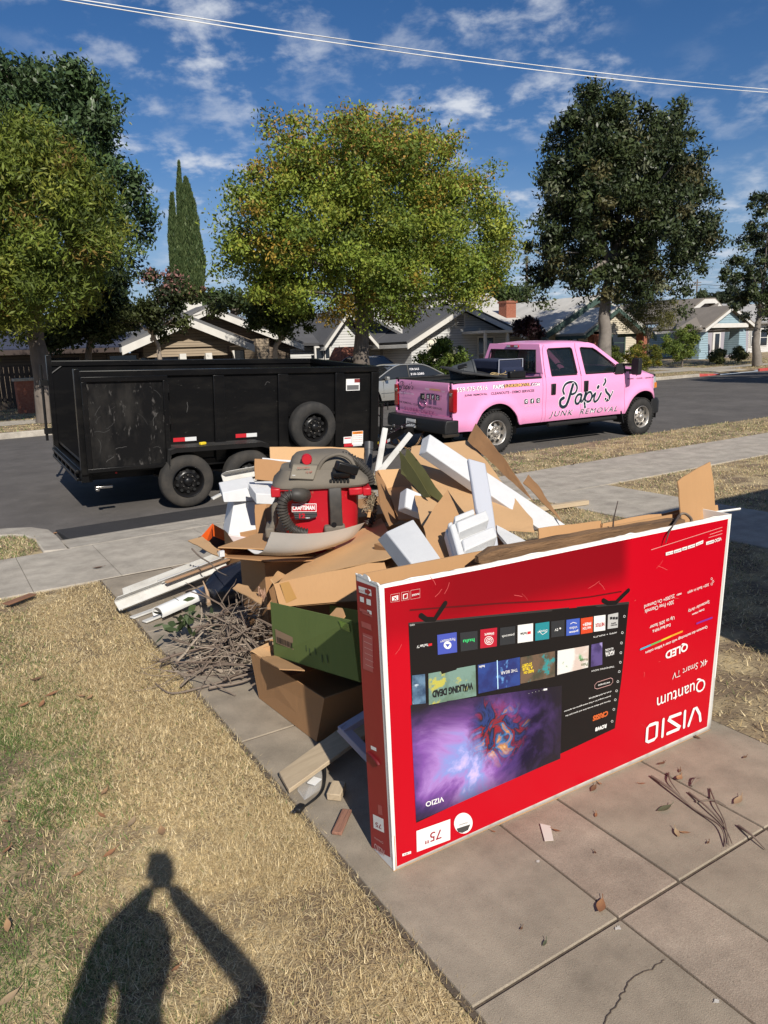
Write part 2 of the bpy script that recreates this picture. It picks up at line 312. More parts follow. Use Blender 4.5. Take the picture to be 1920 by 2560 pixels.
m_splash = mat('old_paint_splash', (.52, .50, .46), .9, col2=(.36, .32, .26), ns=60, lo=.4, hi=.6)
for px, py, r_ in ((1545, 2322, .012), (1345, 2155, .010), (1790, 2505, .012)):
    g_ = G(px, py)+(0, 0, .0035); rr_ = np.random.default_rng(px); b = MB(); b.add([g_+np.array((r_*rr_.uniform(.35, 1.2)*cos(a), r_*.7*rr_.uniform(.35, 1.2)*sin(a), 0)) for a in np.linspace(0, 2*pi, 17)[:-1]], [tuple(range(16))]); b.build('paint_splash', m_splash, dw, recalc=False)
fw = empty('front_walk', (0, 0, 0), kind='structure')
for y0, y1 in zip((0.4, 1.9, 3.45, 4.95), (1.9, 3.45, 4.95, 6.56)): slab_piece(fw, [(6.13, y0), (7.46, y0), (7.46, y1), (6.13, y1)], m_conc)
# apron down to the gutter, dark asphalt patch, kerb
ap = empty('driveway_apron', (0, 0, 0), kind='structure')
for a, c in ((1.04, 2.5), (2.5, 3.9), (3.9, 5.2)): slab_piece(ap, [(a, sw1(a)+.01, 0), (c, sw1(c)+.01, 0), (c, yn(c)-1.08, -.05), (a, yn(a)-1.08, -.05)], m_conc, th=.1)
b = MB(); b.hexa([(1.03, yn(1)-1.09, -.2), (5.2, yn(5.2)-1.09, -.2), (5.2, yn(5.2)-1.0, -.2), (1.03, yn(1)-1.0, -.2), (1.03, yn(1)-1.09, -.047), (5.2, yn(5.2)-1.09, -.047), (5.2, yn(5.2)-1.0, -.05), (1.03, yn(1)-1.0, -.05)]); b.build('apron_lip', m_kerb, ap, bevel=.008)
b = MB(); b.hexa([(1.16, yn(1)-1.01, -.2), (5.2, yn(5.2)-1.01, -.2), (5.2, yn(5.2)-.1, -.2), (1.12, yn(1)-.1, -.2), (1.16, yn(1)-1.01, -.062), (5.2, yn(5.2)-1.01, -.062), (5.2, yn(5.2)-.1, -.118), (1.12, yn(1)-.1, -.118)]); b.build('asphalt_patch', m_asph2, kind='structure', bevel=.01)
kb = empty('kerb', (0, 0, 0), kind='structure'); b = MB()
for a, c in ((-14, -8), (-8, -4), (-4, -1.6), (-1.6, .35)):
    b = MB(); b.hexa([(a+.006, yn(a)-.5, -.25), (c-.006, yn(c)-.5, -.25), (c-.006, yn(c)-.02, -.25), (a+.006, yn(a)-.02, -.25), (a+.006, yn(a)-.5, .01), (c-.006, yn(c)-.5, .01), (c-.006, yn(c)-.06, .0), (a+.006, yn(a)-.06, .0)]); b.build('kerb_stone', m_kerb, kb, bevel=.02)
b = MB(); ring = [(.356, yn(0)-.5), (.356, yn(0)-.04)] ; o1 = [(.36, yn(0)-.06), (.62, yn(0)-.1), (.86, yn(0)-.24), (1.0, yn(0)-.5), (1.03, yn(0)-.9), (1.03, sw1(1)+.02)]; o0 = [(.36, yn(0)-.5), (.5, yn(0)-.52), (.62, yn(0)-.56), (.72, yn(0)-.68), (.80, yn(0)-.95), (.80, sw1(1)+.02)]
rings = []
for (x1, y1), (x0, y0) in zip(o1, o0): rings.append([(x0, y0, -.25), (x1, y1, -.25), (x1, y1, -.005), (x0, y0, .012)])
b.loft(rings); b.build('kerb_return', m_kerb, kb, bevel=.015)
# far kerb with a red painted stretch and a driveway cut, far sidewalk, far driveway
m_red = mat('red_kerb_paint', (.42, .06, .05), .8, col2=(.5, .3, .26), ns=5, lo=.55, hi=.7)
fk = empty('far_kerb', (0, 0, 0), kind='structure')
segs = [(-60, -20, 0), (-20, 0, 0), (0, 9, 0), (13.5, 20, 0), (20, 28, 0), (28, 36.2, 0), (36.2, 38.4, 1), (43, 46.2, 1), (46.2, 80, 0)]
for a, c, red in segs:
    b = MB(); A, C = yk(a), yk(c); b.hexa([(a, A, -.3), (c, C, -.3), (c, C+.16, -.3), (a, A+.16, -.3), (a, A+.02, .045), (c, C+.02, .045 if a != 36.2 else -.06), (c, C+.16, .05 if a != 36.2 else -.05), (a, A+.16, .05)]); b.build('kerb_stone', m_red if red else m_kerb, fk, bevel=.02)
num = G(1870, 929, -.05); xk = 44.6
m_wp = mat('white_paint', (.78, .76, .7), .7, col2=(.6, .57, .5), ns=30); m_ink = mat('black_ink', (.012, .012, .014), .6)
xk = 44.9; ykk = yk(xk); b = MB(); b.b2((xk-.36, ykk-.012, -.085), (xk+.36, ykk+.012, .03)); pl = b.build('number_patch', m_wp, fk)
text('510', m_ink, fk, (xk-.22, ykk-.0125, -.06), (1, 0, 0), (0, 0, 1), .44, .08, bold=.02, off=.004)
strip([x for x in XS if -80 <= x <= 160], [lambda x: (yk(x)+2.1, zfar(2.1)+.012), lambda x: (yk(x)+3.5, zfar(3.5)+.012)]).build('far_sidewalk', m_conc, kind='structure')
for a, c, d in ((9.1, 13.4, 12), (38.5, 42.9, 10)):
    b = MB(); b.add([(a, yk(a)+.01, -.085), (c, yk(c)+.01, -.085), (c-.3, yk(c)+1.0, zfar(1)+.004), (a+.3, yk(a)+1.0, zfar(1)+.004), (c-.3, yk(c)+d, zfar(d)+.02), (a+.3, yk(a)+d, zfar(d)+.02)], [(0, 1, 2, 3), (3, 2, 4, 5)]); b.build('far_driveway', m_conc, kind='structure')
# --- dry grass blades (uncountable)
def grass(name, xlo, xhi, ylo, yhi, n, L0, L1, w, green=.2, label=None, zf=None, keep=None, bare=.52, sparse=.1, greenf=None):
    x = RNG.uniform(xlo, xhi, n); y = RNG.uniform(ylo, yhi, n)
    bn = fb(x, y, 1.1, 3)+.25*(fb(x, y, 5.5, 9)-.5); p = np.where(bn > bare, sparse, 1.0); k = RNG.random(n) < p
    if keep is not None: k &= keep(x, y)
    x, y = x[k], y[k]; n = len(x); z = np.zeros(n)-.016 if zf is None else zf(x, y)
    a = RNG.uniform(0, 2*pi, n); tilt = np.clip(RNG.normal(.32, .28, n), .03, 1.3); L = RNG.uniform(L0, L1, n)
    gprob = np.full(n, green) if greenf is None else greenf(x, y); gr = RNG.random(n) < np.clip(gprob*(fb(x, y, .9, 21)*2.2-.35), 0, .95)
    tilt = np.where(gr, np.clip(tilt+.35, .1, 1.35), tilt); L = np.where(gr, L*.8, L)
    d = np.stack([np.cos(a)*np.cos(tilt), np.sin(a)*np.cos(tilt), np.sin(tilt)], 1)
    s = np.stack([-np.sin(a), np.cos(a), np.zeros(n)], 1)*(w*RNG.uniform(.6, 1.4, n))[:, None]
    P = np.stack([x, y, z+RNG.uniform(0, .012, n)], 1)
    straw = np.array([(.70, .56, .31), (.60, .46, .24), (.82, .68, .42), (.42, .31, .17)])[RNG.integers(0, 4, n)]; gc = np.array([(.12, .20, .05), (.19, .27, .08), (.09, .15, .04)])[RNG.integers(0, 3, n)]
    c = np.where(gr[:, None], gc, straw)*RNG.uniform(.75, 1.2, n)[:, None]
    return facecloud(name, P, d*L[:, None], s, c, m_blade, shape='tri', kind='stuff', label=label, cat='grass')
m_blade = mat('grass_blade', (.5, .4, .2), .7, attr='tint', transl=.25, spec=.25)
gf = lambda x, y: np.clip((.62-x)/.5, .03, 1.8)*np.clip(1.3-np.abs(y-3.0)/2.6, .18, 1)
for i, (x0_, y0, y1, n, w) in enumerate(((-1.1, .5, 2.6, 330000, .0012), (-1.9, 2.6, 4.6, 220000, .0016), (-3.0, 4.6, 6.36, 110000, .0022))):
    grass('lawn_grass', x0_, 1.09, y0, y1, n, .016, .042, w, label='sparse straw-coloured lawn grass with green patches beside the driveway', greenf=gf, keep=lambda x, y: (y < sw0(0)+.033*x-.02+RNG.normal(0, .03, len(x))) & (x < 1.065+RNG.normal(0, .02, len(x))), bare=.53, sparse=.30)
grass('green_lawn_grass', -2.6, .6, 1.2, 5.6, 150000, .014, .034, .0017, 3.0, label='soft green grass patches along the lawn', bare=9, keep=lambda x, y: (fb(x, y, 1.2, 33)+.22*np.clip((.25-x)/.6, -1.4, 1)-.10*np.abs(y-3.2)/2.0 > .52+.1*RNG.random(len(x))))
grass('lawn_grass', 3.03, 6.14, 1.0, 6.5, 60000, .025, .055, .0028, .12, label='dry lawn grass between the driveway and the front walk', bare=.62, sparse=.3)
grass('lawn_grass', 7.44, 15.5, 1.5, 6.75, 70000, .03, .06, .0036, .2, label='dry lawn grass right of the front walk', keep=lambda x, y: y < 6.34+.033*np.minimum(x, 14)-.02, bare=.64, sparse=.3)
grass('parkway_grass', 5.2, 30, 7.7, 10.1, 70000, .03, .065, .005, .3, label='dry grass strip between sidewalk and street beside the truck', zf=lambda x, y: np.zeros(len(x))-.012, keep=lambda x, y: (y > np.vectorize(sw1)(x)-.03) & (y < np.vectorize(yn)(x)+.0), bare=.64, sparse=.35)
grass('parkway_grass', -4, .82, 7.58, 8.95, 22000, .03, .06, .0035, .5, label='patch of dry parkway grass left of the driveway apron', zf=lambda x, y: np.zeros(len(x))-.012, keep=lambda x, y: (y > np.vectorize(sw1)(x)-.03) & (y < np.vectorize(yn)(x)-.5) & ((x-.2)**2+(y-8.2)**2 < .45+9*(x < .2)), bare=.64, sparse=.35)
def zf_far(x, y): return np.array([zfar(b-yk(a)) for a, b in zip(x, y)])
grass('far_lawn_grass', -3, 62, 21.9, 36, 90000, .05, .10, .012, .42, label='patchy dry lawns in front of the houses across the street', zf=zf_far, keep=lambda x, y: (y > np.vectorize(yk)(x)+.2) & ~((y > np.vectorize(yk)(x)+2.05) & (y < np.vectorize(yk)(x)+3.55)) & ~((x > 9.1) & (x < 13.4)) & ~((x > 38.5) & (x < 42.9)), bare=.66, sparse=.4)
# ================================================================== HOUSES ACROSS THE STREET
def lap(name, col, step=.11, rough=.75, dark=.55):
    if name in MATS: return MATS[name]
    m = mat(name, col, rough, col2=tuple(c*.82 for c in col), ns=1.5, bump=.1, bs=20); nt = m.node_tree; N = nt.nodes; L = nt.links; b = N['Principled BSDF']
    tc = N.new('ShaderNodeTexCoord'); sp = N.new('ShaderNodeSeparateXYZ'); L.new(tc.outputs['Object'], sp.inputs[0])
    dv = N.new('ShaderNodeMath'); dv.operation = 'DIVIDE'; L.new(sp.outputs['Z'], dv.inputs[0]); dv.inputs[1].default_value = step
    fr = N.new('ShaderNodeMath'); fr.operation = 'FRACT'; L.new(dv.outputs[0], fr.inputs[0])
    bp = N.new('ShaderNodeBump'); bp.inputs['Strength'].default_value = 1.0; bp.inputs['Distance'].default_value = .03; bp.invert = True; L.new(fr.outputs[0], bp.inputs['Height']); L.new(bp.outputs[0], b.inputs['Normal'])
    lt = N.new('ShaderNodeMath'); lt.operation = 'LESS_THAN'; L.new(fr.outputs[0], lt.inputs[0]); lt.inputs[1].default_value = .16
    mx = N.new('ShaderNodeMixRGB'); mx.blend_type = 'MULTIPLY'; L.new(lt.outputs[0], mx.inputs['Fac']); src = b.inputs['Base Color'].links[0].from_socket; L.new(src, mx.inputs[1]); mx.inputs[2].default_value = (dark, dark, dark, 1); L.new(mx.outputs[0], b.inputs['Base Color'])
    return m
def shingle(name, c):
    m = mat(name, c, .95, col2=tuple(x*.7 for x in c), ns=40, lo=.3, hi=.7, col3=tuple(x*1.2 for x in c), ns3=1.1, lo3=.45, hi3=.8, bump=.4, bs=60, stretch=(.35, 1, 1)); return m
m_glass = mat('window_glass', (.015, .018, .022), .06, spec=.8); m_white = mat('white_trim', (.62, .60, .56), .6, col2=(.50, .48, .44), ns=3); m_shade = mat('roller_blind', (.72, .68, .58), .8)
m_dark = mat('dark_void', (.01, .01, .01), .9)
def house_part(b, name, m, h, **k): return b.build(name, m, h, **k)
def window(h, x0, x1, z0, z1, Y, trim, blind=False, mid=True):
    b = MB(); w = .09
    b.b2((x0-w, Y-.06, z0-w), (x1+w, Y+.02, z0)); b.b2((x0-w, Y-.06, z1), (x1+w, Y+.02, z1+w)); b.b2((x0-w, Y-.058, z0), (x0, Y+.02, z1)); b.b2((x1, Y-.058, z0), (x1+w, Y+.02, z1))
    if mid: b.b2((x0, Y-.05, (z0+z1)/2-.025), (x1, Y+.01, (z0+z1)/2+.025))
    o = b.build('window', trim, h); b = MB(); b.b2((x0, Y-.025, z0), (x1, Y-.005, z1)); b.build('pane', m_shade if blind else m_glass, o); return o
def gable(h, Y, L, Pk, R, depth, base, wall, roof, trim, fw=.2, inset=.45, ov=.45, sides=True, clip=None, soffit=None):
    pL, pP, pR = WY(*L, Y), WY(*Pk, Y), WY(*R, Y); th = .14
    for nm, a, c in (('roof', pL, pP), ('roof', pR, pP)):
        b = MB(); a2, c2 = a+(0, depth, 0), c+(0, depth, 0); s = 1 if a is pL else -1
        b.slab([a, c, c2, a2] if s < 0 else [a2, c2, c, a], th, n=None); r = b.build(nm, roof, h)
        d = (c-a); u = d/np.linalg.norm(d); dn = np.array((0, 0, -1.0))
        b = MB(); b.hexa([a+(0, -.05, .02)-u*.04, c+(0, -.05, .02), c+(0, -.05, .02)+dn*fw, a+(0, -.05, .02)+dn*fw-u*.04, a+(0, -.004, .02)-u*.04, c+(0, -.004, .02), c+(0, -.004, .02)+dn*fw, a+(0, -.004, .02)+dn*fw-u*.04]); b.build('rake_board', trim, r)
        # eave board along the low edge
        b = MB(); e = a-u*.02; b.hexa([e+(0, 0, .0), e+(0, depth, .0), e+(0, depth, -.16), e+(0, 0, -.16), e-u*.03+(0, 0, 0), e-u*.03+(0, depth, 0), e-u*.03+(0, depth, -.16), e-u*.03+(0, 0, -.16)]); b.build('eave_board', trim, r)
    xl, xr = pL[0]+ov, pR[0]-ov; yw = Y+inset
    def zr(x):
        t = (x-pL[0])/(pP[0]-pL[0]) if x < pP[0] else (pR[0]-x)/(pR[0]-pP[0]); q = pL if x < pP[0] else pR; return q[2]+(pP[2]-q[2])*t-th-.02
    poly = [(xl, yw, base), (xr, yw, base), (xr, yw, zr(xr)), (pP[0], yw, zr(pP[0])), (xl, yw, zr(xl))]
    b = MB(); b.add(poly+[(x, Y+depth-.2, z) for x, y, z in poly], [(0, 1, 2, 3, 4), (9, 8, 7, 6, 5), (0, 4, 9, 5), (1, 6, 7, 2)]); b.build('wall', wall, h)
    return pL, pP, pR, yw
def vent(h, x, z, w, hh, Y):
    b = MB(); b.b2((x-w/2-.06, Y-.04, z-.06), (x+w/2+.06, Y, z)); b.b2((x-w/2-.06, Y-.04, z+hh), (x+w/2+.06, Y, z+hh+.06)); b.b2((x-w/2-.06, Y-.039, z), (x-w/2, Y, z+hh)); b.b2((x+w/2, Y-.039, z), (x+w/2+.06, Y, z+hh)); o = b.build('gable_vent', m_white, h)
    b = MB(); b.b2((x-w/2, Y-.012, z), (x+w/2, Y-.004, z+hh)); b.build('vent_opening', m_dark, o)
    for i in range(6):
        b = MB(); zz = z+hh*(i+.5)/6; b.hexa([(x-w/2, Y-.036, zz-.03), (x+w/2, Y-.036, zz-.03), (x+w/2, Y-.03, zz-.036), (x-w/2, Y-.03, zz-.036), (x-w/2, Y-.015, zz+.02), (x+w/2, Y-.015, zz+.02), (x+w/2, Y-.012, zz+.012), (x-w/2, Y-.012, zz+.012)]); b.build('vent_slat', m_white, o)
# ---- brown house with white rake boards, left
m_r1 = shingle('grey_shingles', (.13, .13, .135)); m_tan = lap('tan_siding', (.30, .235, .165)); m_brownw = lap('brown_siding', (.16, .12, .085))
h1 = empty('bungalow', tuple(G(480, 1000, 0)*0+np.array((8.2, 31, .2))), label='brown bungalow with two white-edged gables behind the crape myrtle', cat='house', group='houses across the street')
h1.location = (0, 0, 0)
gable(h1, 31.5, (430, 812), (521, 770), (757, 862), 9, .2, m_brownw, m_r1, m_white, fw=.27)
pL, pP, pR, yw = gable(h1, 29.0, (306, 868), (470, 797), (633, 862), 2.8, 1.9, m_tan, m_r1, m_white, fw=.29, inset=.6, ov=.9)
for px in (455, 520): # porch posts
    q = WY(px, 870, 29.5); b = MB(); b.b2((q[0]-.13, 29.45, .2), (q[0]+.13, 29.7, 2.0)); b.build('porch_post', m_white, h1)
a, c = WY(400, 868, 29.6), WY(600, 868, 29.6); b = MB(); b.b2((a[0], 29.5, a[2]-.02), (c[0], 29.7, a[2]+.2)); b.build('porch_beam', m_tan, h1)
for p0, p1 in ((350, 392), (585, 612)):
    a, c = WY(p0, 880, 31.9), WY(p1, 880, 31.9); window(h1, a[0], c[0], .95, 2.1, 31.9, m_white)
a, c = WY(640, 850, 30.2), WY(672, 850, 30.2); b = MB(); b.b2((a[0], 30.2, .2), (c[0], 31.6, a[2]+.05)); b.build('bay_wall', m_tan, h1)
a = WY(505, 762, 33); b = MB(); b.b2((a[0]-.9, 33, a[2]-1.2), (a[0]+.0, 33.9, a[2]+.12)); b.build('chimney', m_white, h1)
# low dark roof to its left
m_navy = shingle('navy_shingles', (.035, .042, .075))
h0 = empty('bungalow', label='dark low bungalow with navy shingle roof in deep tree shade', cat='house', group='houses across the street')
a, c = WY(-60, 880, 30), WY(345, 866, 30); zt = WY(230, 790, 33)[2]
for s in (0, 1):
    b = MB(); P = [np.array((a[0], 29.4, c[2])), np.array((c[0], 29.4, c[2]+.05)), np.array((c[0]-.5, 33, zt)), np.array((a[0], 33, zt))] if s == 0 else [np.array((a[0], 36.6, c[2])), np.array((a[0], 33, zt)), np.array((c[0]-.5, 33, zt)), np.array((c[0], 36.6, c[2]))]
    b.slab(P, .14); b.build('roof', m_navy, h0)
b = MB(); b.b2((a[0]+.4, 29.9, .2), (c[0]-.4, 36, c[2]-.16)); b.build('wall', m_brownw, h0)
b = MB(); b.b2((a[0]-.02, 29.33, c[2]-.2), (c[0]+.02, 29.4, c[2]-.03)); b.build('eave_board', mat('dark_fascia', (.05, .035, .03), .8), h0)
for x in (4.2, 6.3): window(h0, x, x+1.0, .9, 2.0, 29.9, m_brownw)
# ---- grey house
m_grey = lap('grey_siding', (.52, .52, .51), .13); m_r2 = shingle('charcoal_shingles', (.085, .085, .09))
h2 = empty('bungalow', label='grey lap-sided bungalow with white rake boards and gable vent behind the pink truck', cat='house', group='houses across the street')
pL, pP, pR, yw = gable(h2, 31.0, (1019, 860), (1163, 765), (1310, 836), 3.4, .2, m_grey, m_r2, m_white, fw=.26, inset=.5, ov=.55)
q = WY(1150, 803, yw); vent(h2, q[0], q[2]-.3, .5, .62, yw)
a, c = WY(1070, 858, yw), WY(1102, 858, yw); window(h2, a[0], c[0], 1.0, 2.35, yw, m_white, blind=True)
a, c = WY(1195, 850, yw), WY(1232, 850, yw); window(h2, a[0], c[0], .7, 2.35, yw, m_white)
b = MB(); x0 = WY(1203, 850, 29.9)[0]; b.b2((x0, 29.6, 2.55), (x0+3.2, 31.5, 2.68)); b.b2((x0+.05, 29.65, .2), (x0+.17, 29.77, 2.55)); b.b2((x0+1.5, 29.65, .2), (x0+1.62, 29.77, 2.55)); b.build('porch_frame', m_white, h2)
gable(h2, 34.4, (938, 858), (1108, 742), (1262, 830), 9, .2, m_grey, m_r2, m_white, fw=.26, inset=.5, ov=.6)
a, c = WY(982, 860, 33.6), WY(1014, 860, 33.6); b = MB(); b.b2((a[0], 33.6, .2), (c[0], 34.9, WY(990, 851, 33.6)[2])); b.build('side_door', mat('grey_door', (.2, .2, .2), .6), h2)
pL, pP, pR, yw = gable(h2, 33.0, (812, 866), (872, 778), (945, 862), 6, .2, m_grey, m_r2, m_white, fw=.2, inset=.6, ov=.5)
for p0, p1 in ((789, 806), (812, 822), (852, 864)):
    a, c = WY(p0, 870, 33.5), WY(p1, 870, 33.5); window(h2, a[0], c[0], 1.0, 2.1, 33.5, m_white)
a, c = WY(720, 858, 34), WY(815, 858, 34); b = MB(); zt = WY(800, 795, 38)[2]
b.slab([(c[0], 33.5, c[2]), (c[0], 38, zt), (a[0], 38, zt), (a[0], 33.5, a[2])], .14); b.build('roof', m_r2, h2); b = MB(); b.b2((a[0], 34.1, .2), (c[0], 37.9, c[2]-.16)); b.build('wall', m_grey, h2)
m_brick = mat('red_brick', (.27, .085, .05), .9, col2=(.4, .2, .13), ns=14, lo=.4, hi=.65, bump=.5, bs=30)
q = WY(864, 895, 30.5); b = MB()
b.loft([[(q[0]+sx*w, 30.5+sy*w, z) for sx, sy in ((-1, -1), (1, -1), (1, 1), (-1, 1))] for w, z in ((.75, .25), (.7, 1.2), (.45, q[2]+.3), (.35, q[2]+.5))]); b.build('brick_pier', m_brick, h2)
# ---- tan house with green rake boards and brick chimney
m_r3 = shingle('pale_shingles', (.50, .48, .44)); m_cream = lap('cream_siding', (.55, .49, .38)); m_green = mat('dark_green_trim', (.05, .085, .07), .6); m_brown2 = mat('brown_wall', (.10, .07, .05), .8)
h3 = empty('bungalow', label='cream bungalow with pale shingle roof, dark green rake boards and brick chimney', cat='house', group='houses across the street')
pL, pP, pR, yw = gable(h3, 31.5, (1352, 842), (1497, 742), (1640, 838), 10, .2, m_cream, m_r3, m_green, fw=.36, inset=.6, ov=.7)
a, c = WY(1200, 752, 38), WY(1215, 846, 31.6); e = WY(1360, 838, 31.7)
b = MB(); b.slab([e+(0, .1, 0), np.array((e[0]+3.0, 40.2, WY(1452, 736, 40)[2])), np.array((e[0]-9, 40.2, WY(1452, 736, 40)[2]-.2)), np.array((e[0]-9, 31.8, e[2]))], .14); b.build('roof', m_r3, h3); b = MB(); b.b2((e[0]-8.5, 32.4, .2), (e[0]-.1, 40, e[2]-.15)); b.build('wall', m_cream, h3)
gable(h3, 29.4, (1462, 838), (1547, 770), (1618, 832), 2.2, 2.35, m_cream, m_r3, m_green, fw=.24, inset=.3, ov=.35)
for px in (1484, 1604):
    q = WY(px, 870, 29.9); b = MB(); b.b2((q[0]-.22, 29.7, .2), (q[0]+.22, 30.14, 2.5)); b.build('porch_pillar', m_brick, h3)
for p0, p1 in ((1395, 1420), (1430, 1442), (1530, 1560)):
    a, c = WY(p0, 850, yw), WY(p1, 850, yw); window(h3, a[0], c[0], 1.2, 2.5, yw, m_green)
a, c = WY(1266, 790, 35), WY(1290, 790, 35); b = MB(); zt = WY(1278, 757, 35)[2]; b.b2((a[0], 35, 1), (c[0], 35.7, zt)); b.build('chimney', m_brick, h3); b = MB(); b.b2((a[0]-.06, 34.94, zt), (c[0]+.06, 35.76, zt+.12)); b.build('chimney_cap', m_brick, h3)
# ---- blue house
m_blue = lap('blue_siding', (.26, .36, .41), .16); m_r4 = shingle('brown_grey_shingles', (.19, .165, .14)); m_lav = mat('lavender_wall', (.30, .28, .31), .8)
h4 = empty('bungalow', label='blue bungalow with white rake boards, clipped gable and square siding-clad porch columns', cat='house', group='houses across the street')
Yb = 37.5; pts = [WY(1688, 808, Yb), WY(1761, 749, Yb), WY(1786, 748, Yb), WY(1836, 800, Yb)]
b = MB(); b.slab([pts[0]+(0, 9, 0), pts[1]+(0, 9, 0), pts[1], pts[0]], .15); b.build('roof', m_r4, h4); b = MB(); b.slab([pts[2], pts[3], pts[3]+(0, 9, 0), pts[2]+(0, 9, 0)][::-1], .15); b.build('roof', m_r4, h4)
b = MB(); b.slab([pts[1]+(0, 9, .3), pts[2]+(0, 9, .3), pts[2], pts[1]], .12); b.build('roof', m_r4, h4)
for a, c in ((pts[0], pts[1]), (pts[1], pts[2]), (pts[2], pts[3])):
    b = MB(); b.hexa([a+(0, -.06, .03), c+(0, -.06, .03), c+(0, -.06, -.3), a+(0, -.06, -.3), a+(0, -.004, .03), c+(0, -.004, .03), c+(0, -.004, -.3), a+(0, -.004, -.3)]); b.build('rake_board', m_white, h4)
zb = zfar(9)
b = MB(); b.add([(pts[0][0]+.8, Yb+.6, zb), (pts[3][0]+3, Yb+.6, zb), (pts[3][0]+3, Yb+.6, pts[0][2]-.1), (pts[3][0]-.4, Yb+.6, pts[0][2]-.1), pts[2]+(0, .6, -.25), pts[1]+(0, .6, -.25), (pts[0][0]+.8, Yb+.6, pts[0][2]-.1)], [tuple(range(7))]); b.build('wall', m_lav, h4, recalc=False)
b = MB(); b.b2((pts[0][0]+.8, Yb+.61, zb), (pts[3][0]+3, Yb+8, pts[0][2]-.2)); b.build('wall', m_blue, h4)
# roof plane sloping to the porch, and porch gable
e0, e1 = WY(1690, 823, 33.4), WY(1764, 820, 33.4)
b = MB(); b.slab([e0, e1, pts[2]+(.6, 0, -.25), pts[0]+(.3, 0, .25)], .12); b.build('roof', m_r4, h4)
gable(h4, 33.2, (1764, 823), (1834, 767), (1895, 820), 4.5, 2.75, m_blue, m_r4, m_white, fw=.2, inset=.35, ov=.5)
a, c = WY(1776, 814, 33.4), WY(1868, 814, 33.4); b = MB(); b.b2((a[0], 33.3, a[2]-.16), (c[0], 33.52, a[2]+.14)); b.build('porch_beam', m_white, h4)
for p0, p1, d in ((1742, 1772, .0), (1841, 1866, .0), (1816, 1829, 2.2)):
    a, c = WY(p0+4, 860, 33.7+d), WY(p1, 860, 33.7+d); w = (c[0]-a[0])/2*.82; xc = (a[0]+c[0])/2; zt = WY(p0, 819, 33.5)[2]; b = MB()
    b.loft([[(xc+sx*k, 33.7+d+w+sy*k, z) for sx, sy in ((-1, -1), (1, -1), (1, 1), (-1, 1))] for k, z in ((w*1.12, zb), (w*.92, zt))]); b.build('porch_column', m_blue, h4); b = MB(); b.box((xc, 33.7+d+w, zt+.05), (2*w+.1, 2*w+.1, .16)); b.build('column_cap', m_white, h4)
a, c = WY(1782, 860, Yb+.5), WY(1801, 860, Yb+.5); b = MB(); b.b2((a[0], Yb+.5, zb+.3), (c[0], Yb+.6, zb+2.4)); d = b.build('front_door', m_white, h4); b = MB(); b.b2((a[0]+.25, Yb+.47, zb+.5), (c[0]-.2, Yb+.51, zb+2.1)); b.build('door_glass', m_glass, d)
a, c = WY(1880, 850, Yb+.5), WY(1893, 850, Yb+.5); window(h4, a[0], c[0], zb+1.0, zb+2.6, Yb+.6, m_white)
a, c = WY(1772, 872, 34), WY(1842, 872, 34); b = MB(); b.b2((a[0], 33.9, zb), (c[0], 34.2, zb+.5)); b.build('porch_wall', m_lav, h4)
a = WY(1728, 885, 36.5); b = MB(); b.b2((a[0], 36.5, zb), (a[0]+.7, 36.7, zb+1.1)); b.build('utility_box', m_white, h4)
# ---- white house at the far right
m_wsid = lap('white_siding', (.62, .60, .57), .16)
h5 = empty('bungalow', label='white-sided bungalow glimpsed beyond the right-hand street tree', cat='house', group='houses across the street')
a = WY(1868, 860, 39); b = MB(); b.b2((a[0], 39, zb-.2), (a[0]+12, 46, 3.2)); b.build('wall', m_wsid, h5)
b = MB(); b.slab([(a[0]-.5, 38.4, 3.2), (a[0]+12.5, 38.4, 3.2), (a[0]+12.5, 42.5, 5.0), (a[0]-.5, 42.5, 5.0)], .15); b.build('roof', shingle('light_shingles', (.33, .32, .31)), h5)
b = MB(); b.slab([(a[0]-.5, 46.6, 3.2), (a[0]-.5, 42.5, 5.0), (a[0]+12.5, 42.5, 5.0), (a[0]+12.5, 46.6, 3.2)], .15); b.build('roof', MATS['light_shingles'], h5)
for px in (1882, 1908): q = WY(px, 850, 39); window(h5, q[0]-.5, q[0]+.5, 1.2, 2.6, 39, m_white)
for h_ in (h0, h1, h2, h3, h4, h5):      # the row stands a front yard's depth behind the sidewalk
    h_.scale = (1.17,)*3; h_.location = (0, 0, -.306)
# ---- the house on this side whose eave shades the lawn (right of and behind the camera)
h6 = empty('bungalow', label='cream bungalow with wide shingled front eave beside the front walk', cat='house')
b = MB(); b.slab([(2.78, .72, 3.0), (14, .72, 3.0), (14, -4.2, 4.9), (2.78, -4.2, 4.9)], .16); b.build('roof', m_r2, h6)
b = MB(); b.slab([(2.78, -9, 3.0), (2.78, -4.2, 4.9), (14, -4.2, 4.9), (14, -9, 3.0)], .16); b.build('roof', m_r2, h6)
b = MB(); b.b2((3.6, -8.5, 0), (13.6, -1.6, 2.86)); b.build('wall', m_cream, h6)
for x in (3.6, 7.2, 10.4, 13.3): b = MB(); b.b2((x, .2, 0), (x+.25, .45, 2.86)); b.build('porch_post', m_white, h6)
b = MB(); b.b2((3.4, .15, 2.62), (13.7, .5, 2.8)); b.build('porch_beam', m_white, h6)
